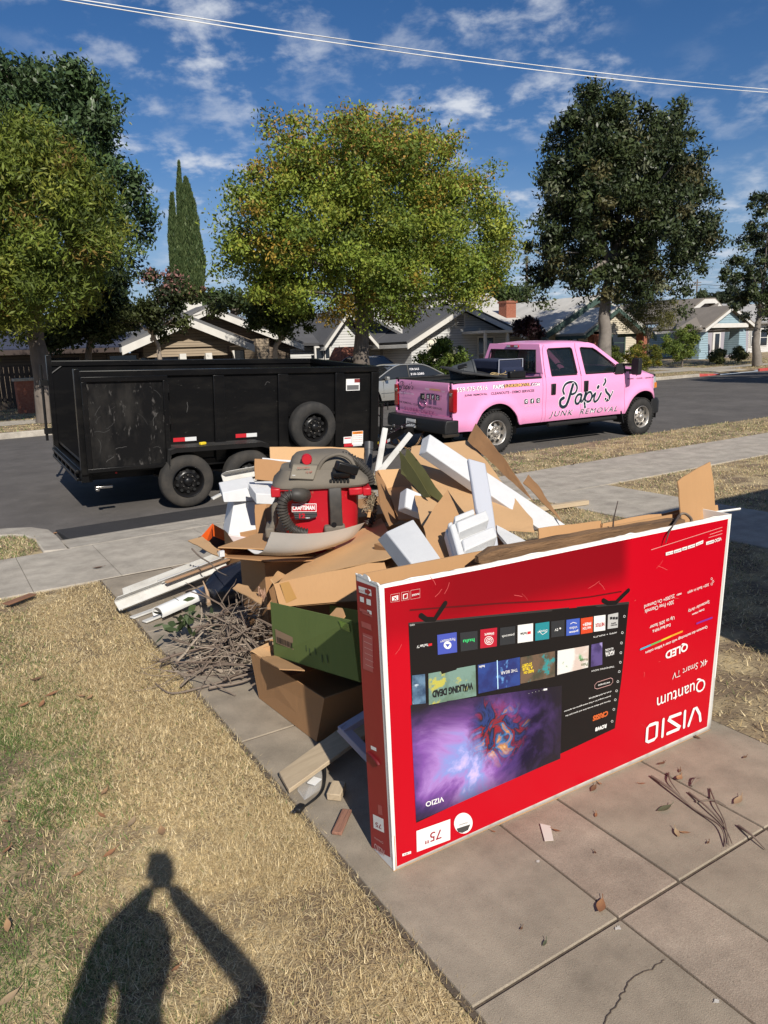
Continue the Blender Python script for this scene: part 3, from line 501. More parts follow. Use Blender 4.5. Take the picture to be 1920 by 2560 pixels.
# ---- wooden fence and brick pier far left under the trees
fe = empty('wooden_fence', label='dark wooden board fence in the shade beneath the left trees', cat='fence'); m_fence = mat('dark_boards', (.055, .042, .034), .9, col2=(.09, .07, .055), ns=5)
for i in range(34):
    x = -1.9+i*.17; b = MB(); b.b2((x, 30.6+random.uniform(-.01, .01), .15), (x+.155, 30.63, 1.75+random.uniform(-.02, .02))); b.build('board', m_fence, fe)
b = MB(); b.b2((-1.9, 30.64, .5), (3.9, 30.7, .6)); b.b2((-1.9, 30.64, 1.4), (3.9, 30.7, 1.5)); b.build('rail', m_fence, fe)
q = WY(70, 985, 28.2); b = MB(); b.b2((q[0]-.35, 28.0, .1), (q[0]+.35, 28.6, 1.25)); pr = b.build('brick_pier', m_brick, label='short red brick pier beside the left street tree', cat='pier')
b = MB(); b.b2((q[0]-.41, 27.94, 1.25), (q[0]+.41, 28.66, 1.34)); b.build('coping', m_kerb, pr)
# ================================================================== TREES AND SHRUBS
m_bark = mat('bark', (.15, .125, .105), .95, col2=(.08, .065, .055), ns=9, stretch=(1, 1, .25), bump=1.0, bs=16, lo=.4, hi=.6)
m_bark2 = mat('pale_bark', (.30, .25, .20), .9, col2=(.2, .16, .13), ns=9, stretch=(1, 1, .3), bump=.6, bs=18)
m_leaf = mat('leaf', (.1, .14, .04), .55, attr='tint', transl=.32, spec=.35)
m_gloss = mat('glossy_leaf', (.05, .07, .03), .42, attr='tint', transl=.10, spec=.35)
m_core = mat('dark_core', (.012, .016, .007), .95)  # dark core added inside each cypress to block the sky
def tree(name, label, Y, blobs, n, leaf, cols, trunk, tr, D, limbs=7, clump=.5, nclump=None, mleaf=None, group=None, bark=None, cat='tree', zbase=None, top=None, flat=.75, asp=.5, ysh=0.0, twig=True):
    """blobs: (px, py, radius px) outline of the crown in the photograph at street depth Y; D: half depth of the crown in metres"""
    rg = np.random.default_rng(abs(hash(label)) % 1000 if False else sum(map(ord, label)))
    B = []
    for px, py, r in blobs:
        c = WY(px, py, Y+ysh); t = (c-CAM)@FWD; B.append((*c, r/FPX*t))
    B = np.array(B); B[:, 3] = np.maximum(B[:, 3]-.62*clump, .4*B[:, 3]); lo = (B[:, :3]-B[:, 3:4]).min(0); hi = (B[:, :3]+B[:, 3:4]).max(0); cc = (lo+hi)/2; hw = (hi-lo)/2
    vd = np.array((cc[0], cc[1], 0.0)); vd /= np.linalg.norm(vd); side = np.array((vd[1], -vd[0], 0))
    base = WY(*trunk[0], Y)
    if zbase is not None: base[2] = zbase
    e = empty(name, tuple(base), label=label, cat=cat, group=group); bp = np.array(base)
    if nclump is None: nclump = max(24, int(n/150))
    w = B[:, 3]**2.2; bi = rg.choice(len(B), nclump, p=w/w.sum())
    v = rg.normal(size=(nclump, 3)); v /= np.linalg.norm(v, axis=1)[:, None]; C = B[bi, :3]+v*(B[bi, 3]*rg.random(nclump)**.38)[:, None]
    hs = max(abs((C-cc)@side).max(), .3); s = ((C-cc)@side)/hs; zz = (C[:, 2]-cc[2])/hw[2]; dd = D*np.sqrt(np.clip(1.02-s*s*.95-zz*zz*.8, .06, 1))
    u = rg.random(nclump); sg = np.where(rg.random(nclump) < .62, -1, 1); C = C+vd*(sg*(u**.42)*dd)[:, None]
    ci = rg.integers(0, nclump, n); cr = clump*rg.uniform(.6, 1.4, nclump)
    o = rg.normal(size=(n, 3))*.55; o /= np.maximum(np.linalg.norm(o, axis=1)[:, None]/1.05, 1); o[:, 2] *= flat; o *= (.45+.55*rg.random(n)[:, None]); P = C[ci]+o*(1.35*cr[ci])[:, None]
    # leaves: axis drooping outward, normal biased up and out
    ax = rg.normal(size=(n, 3)); ax[:, 2] -= .35; ax /= np.linalg.norm(ax, axis=1)[:, None]
    nr = rg.normal(size=(n, 3))*.5+np.array((0, 0, .6))+o/(np.linalg.norm(o, axis=1)[:, None]+1e-6)*.9; V = np.cross(nr, ax); V /= np.linalg.norm(V, axis=1)[:, None]+1e-9
    L = leaf*rg.uniform(.6, 1.35, n)
    cols = np.array(cols, float); wts = cols[:, 3]; base_c = cols[:, :3]
    cl_c = base_c[rg.choice(len(cols), nclump, p=wts/wts.sum())]; lf_c = base_c[rg.choice(len(cols), n, p=wts/wts.sum())]
    mixk = rg.uniform(.55, .95, n)[:, None]; c = (cl_c[ci]*mixk+lf_c*(1-mixk))*rg.uniform(.85, 1.12, n)[:, None]*rg.uniform(.75, 1.2, nclump)[ci][:, None]
    if top is not None:
        k = (rg.random(n) < np.clip((P[:, 2]-cc[2])/hw[2]*1.0-.15, 0, .75)*top[3])
        c = np.where(k[:, None], np.array(top[:3])*rg.uniform(.7, 1.3, n)[:, None], c)
    facecloud('crown', P-bp, ax*L[:, None], V*(L*asp)[:, None], c, mleaf or m_leaf, e)
    # trunk and limbs
    b = MB(); tp = [bp*0]+[WY(*q, Y)-bp for q in trunk[1:]]; k = len(tp); rad = [tr*(1.25 if i == 0 else 1)*(1-.45*i/max(k-1, 1)) for i in range(k)]
    sp = smooth_path(tp, 4); rr = np.interp(np.linspace(0, k-1, len(sp)), range(k), rad); b.tube([p+rg.normal(size=3)*tr*.05 for p in sp], list(rr), 10); b.build('trunk', bark or m_bark, e, smooth=60)
    hub = tp[-1]
    b = MB(); tg = C[rg.choice(nclump, limbs, replace=False)]-bp
    for g in tg:
        st = hub*rg.uniform(.82, 1.0) if k > 1 else hub; mid = st*.45+g*.55+rg.normal(size=3)*.15-np.array((0, 0, .0)); mid[2] += .12*abs(g[2]-st[2])
        b.tube(smooth_path([st, mid*.5+st*.5+(0, 0, .1), mid, g], 3), list(np.linspace(tr*.5, tr*.06, 10)), 6)
    b.build('limbs', bark or m_bark, e, smooth=60)
    if twig:
        b = MB(); idx = rg.choice(nclump, min(60, nclump), replace=False)
        for i in idx:
            g = C[i]-bp; q = hub+(g-hub)*.6; b.tube([q, q*.5+g*.5+rg.normal(size=3)*.1, g+rg.normal(size=3)*.15], [tr*.09, tr*.06, tr*.025], 4)
        b.build('twigs', bark or m_bark, e, kind='stuff')
    return e
yg = [(.24, .295, .042, 4), (.165, .23, .034, 3.5), (.34, .36, .055, 2), (.09, .135, .025, 2.4), (.42, .26, .05, .8)]
tree('street_tree', 'large round street tree with yellow-green leaves turning orange on top', 25.2,
     [(900, 430, 150), (760, 400, 100), (1000, 400, 110), (880, 352, 80), (720, 470, 110), (1080, 470, 120), (1180, 520, 100), (1240, 600, 70), (1200, 660, 90), (640, 540, 100), (590, 640, 70), (660, 640, 90), (760, 600, 130), (900, 600, 150), (1050, 600, 130), (1120, 700, 100), (980, 720, 110), (860, 720, 110), (740, 720, 90), (640, 730, 60), (930, 790, 60), (1030, 780, 60), (820, 315, 36), (950, 308, 38), (690, 350, 42), (1050, 362, 40), (570, 590, 30), (1270, 560, 30), (560, 690, 30), (1190, 730, 60)],
     150000, .068, yg, [(905, 900), (903, 860), (905, 800), (912, 740)], .34, 3.3, limbs=14, clump=.55, group='trees across the street', zbase=.1, top=(.40, .24, .06, .5))
tree('small_tree', 'small dark round tree with several pale stems left of the large street tree', 27.6,
     [(700, 730, 70), (660, 770, 50), (740, 770, 55), (700, 800, 50), (770, 800, 35), (640, 810, 30), (690, 680, 40)], 22000, .075, [(.035, .055, .015, 3), (.06, .085, .02, 2), (.12, .14, .03, .6)], [(690, 905), (688, 880), (700, 850), (712, 820)], .12, 1.3, limbs=6, clump=.35, group='trees across the street', bark=m_bark2, zbase=.15)
tree('street_tree', 'wide feathery yellow-green tree with dark trunk rising behind the dump trailer', 24.2,
     [(90, 405, 95), (40, 375, 80), (150, 480, 110), (220, 560, 100), (60, 520, 150), (-60, 450, 160), (180, 650, 120), (60, 680, 140), (260, 640, 60), (-80, 650, 150), (100, 760, 80), (20, 790, 80), (200, 740, 60), (310, 590, 30), (0, 375, 60), (140, 400, 45), (-100, 780, 80), (-60, 400, 90), (70, 830, 55), (-40, 850, 70), (150, 800, 45)],
     80000, .085, [(.17, .215, .032, 4), (.11, .15, .026, 3), (.26, .275, .045, 1.6), (.06, .085, .018, 2), (.25, .15, .04, .4)], [(122, 1040), (112, 980), (100, 900), (88, 830), (80, 760)], .33, 3.2, limbs=10, clump=.5, asp=.28, group='trees across the street', zbase=.05)
tree('backyard_tree', 'tall dark green glossy tree towering behind the feathery left tree', 36.0,
     [(20, 200, 75), (-40, 220, 90), (90, 260, 90), (170, 240, 60), (215, 250, 55), (250, 300, 60), (210, 370, 90), (120, 360, 110), (265, 380, 50), (240, 450, 70), (320, 490, 55), (355, 540, 50), (370, 590, 40), (300, 560, 70), (230, 540, 80), (30, 330, 110), (330, 640, 40), (260, 640, 70), (205, 200, 25), (70, 190, 30), (150, 180, 22), (280, 710, 60), (220, 760, 60)],
     46000, .12, [(.06, .10, .035, 4), (.03, .055, .022, 3), (.075, .115, .045, 2)], [(200, 1000), (195, 900), (190, 700), (180, 520)], .4, 4.2, limbs=9, clump=.6, mleaf=m_gloss, group='trees across the street', zbase=.3, asp=.42)
tree('shade_tree', 'dark leafy tree filling the gap between the feathery tree and the crape myrtle', 29.0, [(230, 720, 55), (275, 765, 55), (200, 790, 55), (315, 800, 38), (160, 830, 45), (250, 820, 45), (120, 850, 40), (300, 700, 35)], 26000, .09, [(.022, .036, .012, 4), (.04, .06, .018, 2), (.10, .12, .03, .4)], [(215, 960), (220, 900), (228, 840)], .16, 1.8, limbs=7, clump=.45, group='trees across the street', zbase=.2)
tree('crape_myrtle', 'multi-stemmed crape myrtle with fading pink blossom in front of the brown house', 26.6,
     [(390, 700, 35), (350, 730, 35), (420, 740, 40), (370, 780, 45), (440, 790, 40), (330, 790, 35), (470, 740, 40), (510, 740, 32), (300, 810, 30), (400, 830, 30), (540, 770, 28), (345, 690, 22), (430, 690, 25)], 8500, .075, [(.045, .06, .02, 3), (.08, .095, .03, 2), (.02, .03, .012, 2)], [(400, 905), (398, 880), (388, 850), (372, 820)], .09, 1.1, limbs=8, clump=.3, bark=m_bark2, group='trees across the street', zbase=.1, top=(.34, .17, .15, .55))
def cypress(label, px, ytop, prof, n):
    """prof: (py, half width px) from the tip down; a dense column of upright sprays"""
    rg = np.random.default_rng(px); Y = 56; base = WY(px, 860, Y); base[2] = .4; e = empty('cypress', tuple(base), label=label, cat='tree', group='cypress spires'); t = (WY(px, 600, Y)-CAM)@FWD
    zs = np.array([WY(q[2], q[0], Y)[2] for q in prof]); xs_ = np.array([WY(q[2], q[0], Y)[0] for q in prof]); rs = np.array([q[1] for q in prof])/FPX*t; o = np.argsort(zs); zs, xs_, rs = zs[o], xs_[o], rs[o]
    z = rg.uniform(zs[0], zs[-1], n*2); r0 = np.interp(z, zs, rs); k = rg.random(n*2) < (r0/rs.max())**.8+.06; z, r0 = z[k], r0[k]; m = len(z); x0 = np.interp(z, zs, xs_); a = rg.uniform(0, 2*pi, m)
    lump = 1+.16*np.sin(a*3+z*1.7)+.10*np.sin(a*7-z*3.1)+.07*rg.normal(size=m); r = r0*lump*rg.uniform(.8, 1.0, m)
    P = np.stack([x0+r*np.cos(a), Y+r*np.sin(a), z], 1)-base; ax = np.stack([np.cos(a)*.35, np.sin(a)*.35, np.ones(m)], 1)+rg.normal(size=(m, 3))*.22; ax /= np.linalg.norm(ax, axis=1)[:, None]; V = np.cross(ax, rg.normal(size=(m, 3))); V /= np.linalg.norm(V, axis=1)[:, None]; L = .17*rg.uniform(.6, 1.3, m)
    c = np.array([(.085, .125, .045), (.05, .085, .03), (.12, .16, .06)])[rg.integers(0, 3, m)]*rg.uniform(.7, 1.2, m)[:, None]; facecloud('crown', P, ax*L[:, None], V*(L*.3)[:, None], c, m_leaf, e)
    b = MB(); b.loft([[(x-base[0]+q*.78*cos(w), q*.78*sin(w), zz-base[2]) for w in np.linspace(0, 2*pi, 13)[:-1]] for x, q, zz in zip(xs_, rs, zs)]); b.build('dark_core', m_core, e, smooth=60); b = MB(); b.tube([(0, 0, 0), (0, 0, zs[0]-base[2]+.5)], .2, 8); b.build('trunk', m_bark, e)
cypress('tallest spire of the italian cypress group between the trees', 452, 405, [(404, 1, 447), (430, 3, 448), (470, 6, 449), (520, 8, 451), (580, 9, 453), (660, 11, 456), (740, 13, 458), (800, 13, 458)], 9000)
cypress('broad right-hand cypress with a broken tip in the cypress group', 482, 445, [(444, 2, 464), (470, 8, 467), (520, 14, 473), (580, 19, 480), (650, 22, 486), (720, 23, 488), (790, 23, 488)], 13000)
cypress('shortest slim cypress leaning against the taller cypress spire', 440, 484, [(483, 2, 430), (510, 5, 430), (560, 8, 431), (620, 10, 434), (700, 12, 438), (790, 13, 440)], 7000)
mg = [(.042, .058, .021, 4), (.026, .038, .014, 3), (.065, .085, .03, 2), (.10, .085, .035, .6), (.16, .17, .10, .3)]
tree('magnolia', 'dark glossy magnolia with stout grey trunk standing over the pink truck', 26.6,
     [(1480, 290, 70), (1560, 300, 60), (1440, 350, 90), (1560, 380, 110), (1660, 350, 70), (1690, 300, 40), (1740, 330, 40), (1630, 450, 120), (1480, 460, 120), (1400, 430, 60), (1390, 500, 60), (1720, 420, 50), (1720, 500, 80), (1760, 470, 40), (1450, 570, 110), (1600, 580, 140), (1730, 590, 80), (1790, 570, 30), (1360, 600, 60), (1370, 680, 60), (1450, 690, 70), (1560, 700, 80), (1680, 690, 70), (1740, 660, 50), (1330, 720, 35), (1480, 740, 30), (1600, 750, 35), (1470, 258, 32), (1560, 268, 22), (1700, 272, 25), (1790, 340, 22), (1345, 750, 22), (1710, 770, 30)],
     95000, .115, mg, [(1508, 905), (1512, 850), (1512, 780), (1520, 710), (1540, 650)], .36, 2.8, limbs=14, clump=.52, mleaf=m_gloss, group='magnolias along the far kerb', bark=mat('grey_bark', (.22, .195, .17), .95, col2=(.14, .12, .105), ns=6, bump=.8, bs=14), zbase=.12, asp=.42)
tree('magnolia', 'thinner magnolia with bare twigs standing in front of the blue house', 28.3,
     [(1900, 520, 40), (1880, 560, 30), (1930, 600, 60), (1860, 660, 50), (1920, 700, 70), (1830, 690, 30), (1880, 760, 50), (1840, 750, 35), (1950, 780, 60), (1990, 620, 80), (1870, 610, 30), (1895, 490, 20), (2000, 720, 90), (1900, 800, 35)],
     32000, .11, mg, [(1893, 912), (1890, 860), (1893, 820), (1905, 760)], .26, 2.2, limbs=12, clump=.36, mleaf=m_gloss, group='magnolias along the far kerb', bark=MATS['grey_bark'], zbase=.15, asp=.42)
# street trees on this side, out of the frame to the right: their shade lies on the road
for k, (x, y) in enumerate(((30, 11.4), (38, 12.2), (47, 12.6))):
    src = bpy.data.objects['magnolia']; c = copy_tree(src); c.location = (x, y, -.05); c.rotation_euler = (0, 0, 1.3*k+.4); c.scale = (.62, .62, .62); tag(c, label='magnolia on the near side of the street, shading the road right of the truck', group='magnolias along the near kerb')
def shrub(name, label, Y, blobs, n, leaf, cols, D, z0=.2, clump=.22, group=None, mleaf=None, asp=.5, cat='shrub', stem=.03, ysh=0):
    bx = sum(b[0] for b in blobs)/len(blobs); by = max(b[1]+b[2] for b in blobs)
    return tree(name, label, Y, [(x, y, r*1.15) for x, y, r in blobs], int(n*1.7), leaf, cols, [(bx, by-2), (bx, by-12)], stem, D, limbs=6, clump=clump, group=group, mleaf=mleaf, asp=asp, cat=cat, zbase=z0, twig=False, nclump=max(30, int(n/55)))
gr = [(.09, .13, .03, 3), (.06, .09, .022, 2), (.15, .19, .05, 1.5)]
shrub('flowering_shrub', 'leafy shrub with a few white flowers in front of the grey house', 27.8, [(1060, 905, 30), (1100, 880, 32), (1120, 870, 28), (1140, 890, 30), (1080, 915, 25), (1160, 905, 25), (1040, 925, 20), (1130, 915, 30)], 6000, .07, [(.13, .19, .035, 3), (.08, .125, .025, 3), (.22, .27, .06, 1), (.6, .58, .52, .12)], .9)
shrub('purple_bush', 'dark purple-leaved bush beside the brick chimney house', 29.2, [(1300, 812, 16), (1320, 805, 18), (1340, 815, 16), (1310, 830, 22), (1340, 835, 20), (1316, 800, 8)], 3200, .07, [(.035, .014, .02, 3), (.06, .025, .03, 2), (.02, .01, .012, 2)], .6)
shrub('clipped_hedge', 'boxy clipped hedge of golden green leaves under the magnolia', 28.0, [(1590, 900, 22), (1600, 875, 20), (1630, 880, 22), (1640, 905, 20), (1610, 910, 22), (1575, 885, 18), (1585, 870, 14), (1645, 880, 14)], 6000, .045, [(.15, .16, .025, 3), (.09, .11, .02, 3), (.28, .22, .03, 1.2)], .8, clump=.16)
shrub('clipped_hedge', 'smaller clipped green bush left of the golden hedge', 28.4, [(1535, 880, 16), (1545, 895, 18), (1525, 890, 14), (1540, 910, 14)], 3000, .045, [(.13, .16, .03, 3), (.08, .105, .02, 2)], .6, clump=.16)
shrub('twiggy_tree', 'open twiggy small tree with thin olive foliage beside the blue house', 30.0, [(1600, 760, 40), (1640, 780, 40), (1580, 800, 35), (1630, 820, 35), (1670, 790, 30), (1610, 735, 25), (1560, 760, 28), (1680, 760, 20)], 6500, .05, [(.12, .12, .03, 3), (.17, .155, .045, 2), (.07, .08, .022, 2)], 1.3, clump=.34, stem=.08, cat='tree')
shrub('citrus_tree', 'bright green leafy citrus bush in front of the blue porch', 31.0, [(1690, 850, 28), (1715, 835, 24), (1730, 855, 20), (1700, 880, 26), (1675, 870, 22), (1725, 880, 18)], 4500, .065, [(.14, .20, .035, 3), (.09, .13, .025, 3), (.24, .28, .06, 1)], .9, clump=.26, stem=.06, cat='tree')
for lb, bl in (('rounded green shrub below the blue porch beside its left column', [(1790, 890, 18), (1805, 885, 15), (1778, 895, 12), (1800, 898, 14)]), ('rounded green shrub below the blue porch beside its right column', [(1845, 880, 16), (1858, 888, 14), (1835, 890, 12), (1850, 895, 12)])):
    shrub('round_shrub', lb, 32.3, bl, 2400, .06, [(.11, .12, .04, 3), (.07, .085, .028, 3), (.17, .17, .06, 1)], .7, z0=.28, clump=.2, group='shrubs in front of the blue porch')
# palm and far trees
tree('background_tree', 'dark spreading conifer behind the blue house roof', 75, [(1820, 735, 30), (1790, 750, 22), (1850, 745, 25), (1825, 715, 15), (1870, 740, 20)], 3500, .28, [(.03, .045, .025, 3), (.05, .065, .035, 2)], [(1830, 830), (1828, 750)], .4, 3, limbs=4, clump=.9, group='far background trees', zbase=.4)
tree('background_tree', 'small round tree far beyond the blue house ridge', 90, [(1757, 738, 14), (1750, 745, 10), (1765, 745, 10)], 900, .3, [(.06, .085, .04, 3), (.09, .11, .05, 2)], [(1757, 800), (1757, 745)], .3, 2, limbs=3, clump=.9, group='far background trees', zbase=.4)
tree('background_tree', 'green tree seen between the large street tree and the magnolia', 60, [(1270, 735, 30), (1300, 745, 28), (1240, 740, 25), (1310, 720, 20), (1220, 745, 30)], 4500, .2, [(.06, .09, .03, 3), (.09, .12, .04, 2)], [(1270, 830), (1270, 750)], .3, 3, limbs=4, clump=.8, group='far background trees', zbase=.4)
tree('background_tree', 'dark trees filling the gap behind the brown house roof', 62, [(540, 755, 30), (580, 750, 30), (620, 765, 30), (500, 765, 22), (650, 760, 30)], 4000, .2, [(.04, .06, .022, 3), (.06, .085, .03, 2)], [(580, 830), (580, 770)], .3, 3, limbs=4, clump=.8, group='far background trees', zbase=.4)
q = WY(1317, 640, 85); pb = np.array((q[0], 85, .4)); e = empty('fan_palm', tuple(pb), label='slim fan palm top showing beside the magnolia', cat='palm'); b = MB(); b.tube([(0, 0, 0), (.1, 0, q[2]*.5), (0, 0, q[2]-.4)], [.3, .22, .2], 8); b.build('trunk', m_bark, e, smooth=60)
rg = np.random.default_rng(5); b = MB()
for i in range(46):
    a = rg.uniform(0, 2*pi); el = rg.uniform(-1.3, 1.2); d = np.array((cos(a)*cos(el), sin(a)*cos(el), sin(el))); s = np.cross(d, (0, 0, 1.0)); s /= np.linalg.norm(s)+1e-6; c0 = np.array((0, 0, q[2]-.4)); L = rg.uniform(1.0, 1.5)
    for j in np.linspace(-1, 1, 7): t = d+s*j*.7; t = t/np.linalg.norm(t); b.add([c0+d*L*.35-s*.03, c0+d*L*.35+s*.03, c0+d*L*.35+t*L*.6+(0, 0, -.12)], [(0, 1, 2)])
b.build('fronds', mat('palm_frond', (.09, .12, .05), .6, col2=(.2, .17, .08), ns=1.5), e, recalc=False)
# ================================================================== VEHICLES: shared helpers
class Frame:
    def __init__(s, loc, rot): s.loc = np.array(loc, float); s.R = np.array(Matrix.Rotation(rot[2], 3, 'Z') @ Matrix.Rotation(rot[1], 3, 'Y') @ Matrix.Rotation(rot[0], 3, 'X')); s.rot = rot
    def hit(s, px, py, axis, val):      # photograph pixel -> local point on the plane local[axis] = val
        o = s.R.T@(CAM-s.loc); d = s.R.T@ray(px, py); return o+d*((val-o[axis])/d[axis])
m_tyre = mat('tyre_rubber', (.022, .021, .02), .85, col2=(.06, .053, .046), ns=7, lo=.45, hi=.75, bump=.2, bs=40)
m_dusty = mat('dusty_tyre_rubber', (.028, .026, .024), .9, col2=(.095, .08, .064), ns=4, lo=.40, hi=.72, bump=.2, bs=40)
m_black = mat('black_metal', (.007, .007, .0075), .34, col2=(.014, .013, .013), ns=4, spec=.4)
m_chrome = mat('bright_metal', (.62, .6, .57), .25, metal=1.0, col2=(.45, .42, .38), ns=20)
m_blackp = mat('black_plastic', (.010, .010, .011), .5, col2=(.017, .017, .017), ns=20, bump=.15, bs=200)
def scratched(name, base, amt):
    if name in MATS: return MATS[name]
    m = mat(name, base, .3, col2=(.014, .013, .012), ns=3.2, lo=.48, hi=.78, namt=amt, col3=(.05, .047, .044), ns3=24, lo3=.68, hi3=.74, stretch=(.7, .7, 2.2), spec=.3); return m
m_trail = scratched('scuffed_black_paint', (.005, .005, .0055), .8)
m_trail2 = mat('scraped_black_paint', (.005, .005, .0055), .36, col2=(.026, .024, .022), ns=3.0, det=10, lo=.44, hi=.72, namt=.9, col3=(.085, .08, .075), ns3=11, lo3=.60, hi3=.70, stretch=(1.8, 1, .7), spec=.3)
m_reflr = mat('red_reflector', (.5, .02, .03), .35); m_reflw = mat('silver_reflector', (.62, .62, .62), .35); m_yel = mat('yellow_print', (.75, .55, .03), .5); m_org = mat('orange_print', (.8, .25, .03), .5); m_lab = mat('white_sticker', (.74, .74, .73), .5)
m_tail = mat('red_lens', (.32, .005, .012), .12, spec=.7, coat=.6)
def wheel(parent, x, y0, z, r, w, rr, rimm, tyrem, side=-1, lug=.42, holes=10, holer=.1, ring=.62, tread=0):
    """side -1: outer face looks to -y (at y0), tyre extends to y0+w; +1: mirrored"""
    s = -side
    e = empty('wheel', (x, y0, z)); e.parent = parent
    prof = [(rr*.96, w*.10), (rr*1.04, .012), (rr*1.22, .0), (rr+(r-rr)*.62, .004), (r*.955, .022), (r*.99, .045), (r, w*.3), (r, w*.7), (r*.99, w-.045), (r*.955, w-.022), (rr*1.2, w), (rr, w-.03), (rr*.9, w*.5)]
    b = MB(); b.lathe([(a, s*o) for a, o in prof], (0, 0, 0), 'y', 40, cap=False); b.build('tyre', tyrem, e, smooth=40)
    if tread:
        b = MB()
        for i in range(tread):
            a = 2*pi*i/tread
            for k, oy in enumerate((.18, .42, .66, .88)):
                aa = a+(k % 2)*pi/tread; R = Matrix.Rotation(-aa, 3, 'Y'); c = R @ Vector((r+.004, s*w*oy, 0)); b.box(c, (.02, w*.19, 2*pi*r/tread*.62), R @ Matrix.Rotation(.25 if k % 2 else -.25, 3, 'X'))
        b.build('tread', tyrem, e)
    b = MB(); b.lathe([(rr*1.03, s*.002), (rr*1.0, s*-.004), (rr*.95, s*.004), (rr*.90, s*.05), (rr*.84, s*.085), (rr*.78, s*.075), (rr*.68, s*.045), (rr*.55, s*.032), (rr*.5, s*.045), (rr*.30, s*.045), (rr*.27, s*.008), (rr*.18, s*-.010), (.001, s*-.012)], (0, 0, 0), 'y', 40, cap=False); rim = b.build('rim', rimm, e, smooth=45)
    b = MB()
    for i in range(holes):
        a = 2*pi*(i+.5)/holes; c = (rr*.70*cos(a), s*.038, rr*.70*sin(a)); b.lathe([(rr*holer, s*-.004), (rr*holer, s*.03)], c, 'y', 12)
    b.build('slots', m_dark, rim, smooth=40, kind='stuff')  # dark discs proud of the rim; the holes' shade is their colour
    b = MB()
    for i in range(8):
        a = 2*pi*i/8; c = (rr*lug*cos(a), s*.046, rr*lug*sin(a)); b.lathe([(.013, 0), (.013, -s*.022), (.008, -s*.028)], c, 'y', 6)
    b.build('lug_nuts', m_chrome, rim, smooth=40, kind='stuff'); return e
# ================================================================== DUMP TRAILER
TF = Frame((2.80, 9.46, -.12), (radians(3.7), radians(1.5), 0))
T = empty('dump_trailer', tuple(TF.loc), TF.rot, label='black high-sided dump trailer with its rear barn doors folded open, hitched to the pink truck', cat='trailer')
x0, x1, yA, yB, z0, z1 = -1.2, 2.98, .29, 2.39, .60, 1.77
for nm, y in (('side_panel', yA), ('side_panel', yB)):
    b = MB(); b.b2((x0, y-.012, z0), (x1, y+.012, z1-.03)); b.build(nm, m_trail, T)
b = MB(); b.b2((x1-.03, yA+.013, z0), (x1, yB-.013, z1-.03)); b.build('front_panel', m_trail, T)
b = MB(); b.b2((x0, yA+.013, z0), (x1-.031, yB-.013, z0+.04)); b.build('bed_floor', m_trail, T)
b = MB(); b.b2((x0, yA-.05, z1-.07), (x1+.05, yA+.035, z1+.01)); b.build('top_rail', m_trail, T, bevel=.008)
b = MB(); b.b2((x0, yB-.035, z1-.07), (x1+.05, yB+.05, z1+.01)); b.build('top_rail', m_trail, T, bevel=.008)
b = MB(); b.b2((x1-.045, yA+.037, z1-.07), (x1+.05, yB-.037, z1+.012)); b.build('top_rail', m_trail, T, bevel=.008)
for a, c in ((.46, .61), (1.39, 1.54), (2.29, 2.43), (2.90, 3.03)):
    for y, s in ((yA, -1), (yB, 1)):
        b = MB(); b.b2((a, min(y+s*.012, y+s*.062), z0-.05), (c, max(y+s*.012, y+s*.062), z1-.072)); b.build('post', m_trail, T, bevel=.006)
b = MB(); b.b2((x0, yA-.04, z0-.1), (x1, yA+.02, z0-.005)); b.b2((x0, yB-.02, z0-.1), (x1, yB+.04, z0-.005)); b.build('bottom_rail', m_trail, T, bevel=.006)
# horizontal stiffener by the spare
b = MB(); b.b2((1.545, yA-.05, 1.10), (2.285, yA-.013, 1.14)); b.build('stiffener', m_trail, T)
# barn doors folded back
b = MB(); b.b2((-1.2, .135, .56), (-.19, .165, 1.70)); d = b.build('barn_door', m_trail2, T, bevel=.004, label='scraped open barn door folded flat against the trailer side')
b = MB()
for za, zb in ((1.655, 1.715), (.55, .60)): b.b2((-1.21, .10, za), (-.18, .134, zb))
for xa in (-1.21, -.24): b.b2((xa, .101, .601), (xa+.06, .134, 1.654))
b.build('door_frame', m_trail, d, bevel=.004)
for zz in (.75, 1.15, 1.55):
    b = MB(); b.tube([(-.17, .15, zz-.05), (-.17, .15, zz+.05)], .022, 10); b.build('hinge', m_black, d, smooth=40)
b = MB(); b.b2((-1.2, yB+.09, .56), (-.19, yB+.12, 1.70)); d2 = b.build('barn_door', m_trail2, T, bevel=.004)
b = MB(); b.b2((-1.26, yB-.03, .5), (-1.19, yB+.05, 1.86)); b.build('corner_post', m_trail, T, bevel=.006)
b = MB(); b.b2((-1.26, yA-.05, .5), (-1.19, yA+.03, 1.80)); b.build('corner_post', m_trail, T, bevel=.006)
b = MB(); b.tube([(-1.33, yB+.06, .62), (-1.33, yB+.06, 1.72)], .02, 8); b.b2((-1.36, yB+.02, 1.42), (-1.24, yB+.1, 1.5)); b.b2((-1.36, yB+.02, .72), (-1.24, yB+.1, .8)); b.build('latch_bar', m_black, T, smooth=40)
b = MB(); b.tube([(-1.2, yB-.02, 1.6), (-.98, yB-.02, 1.76)], .012, 6); b.build('brace', m_black, T)
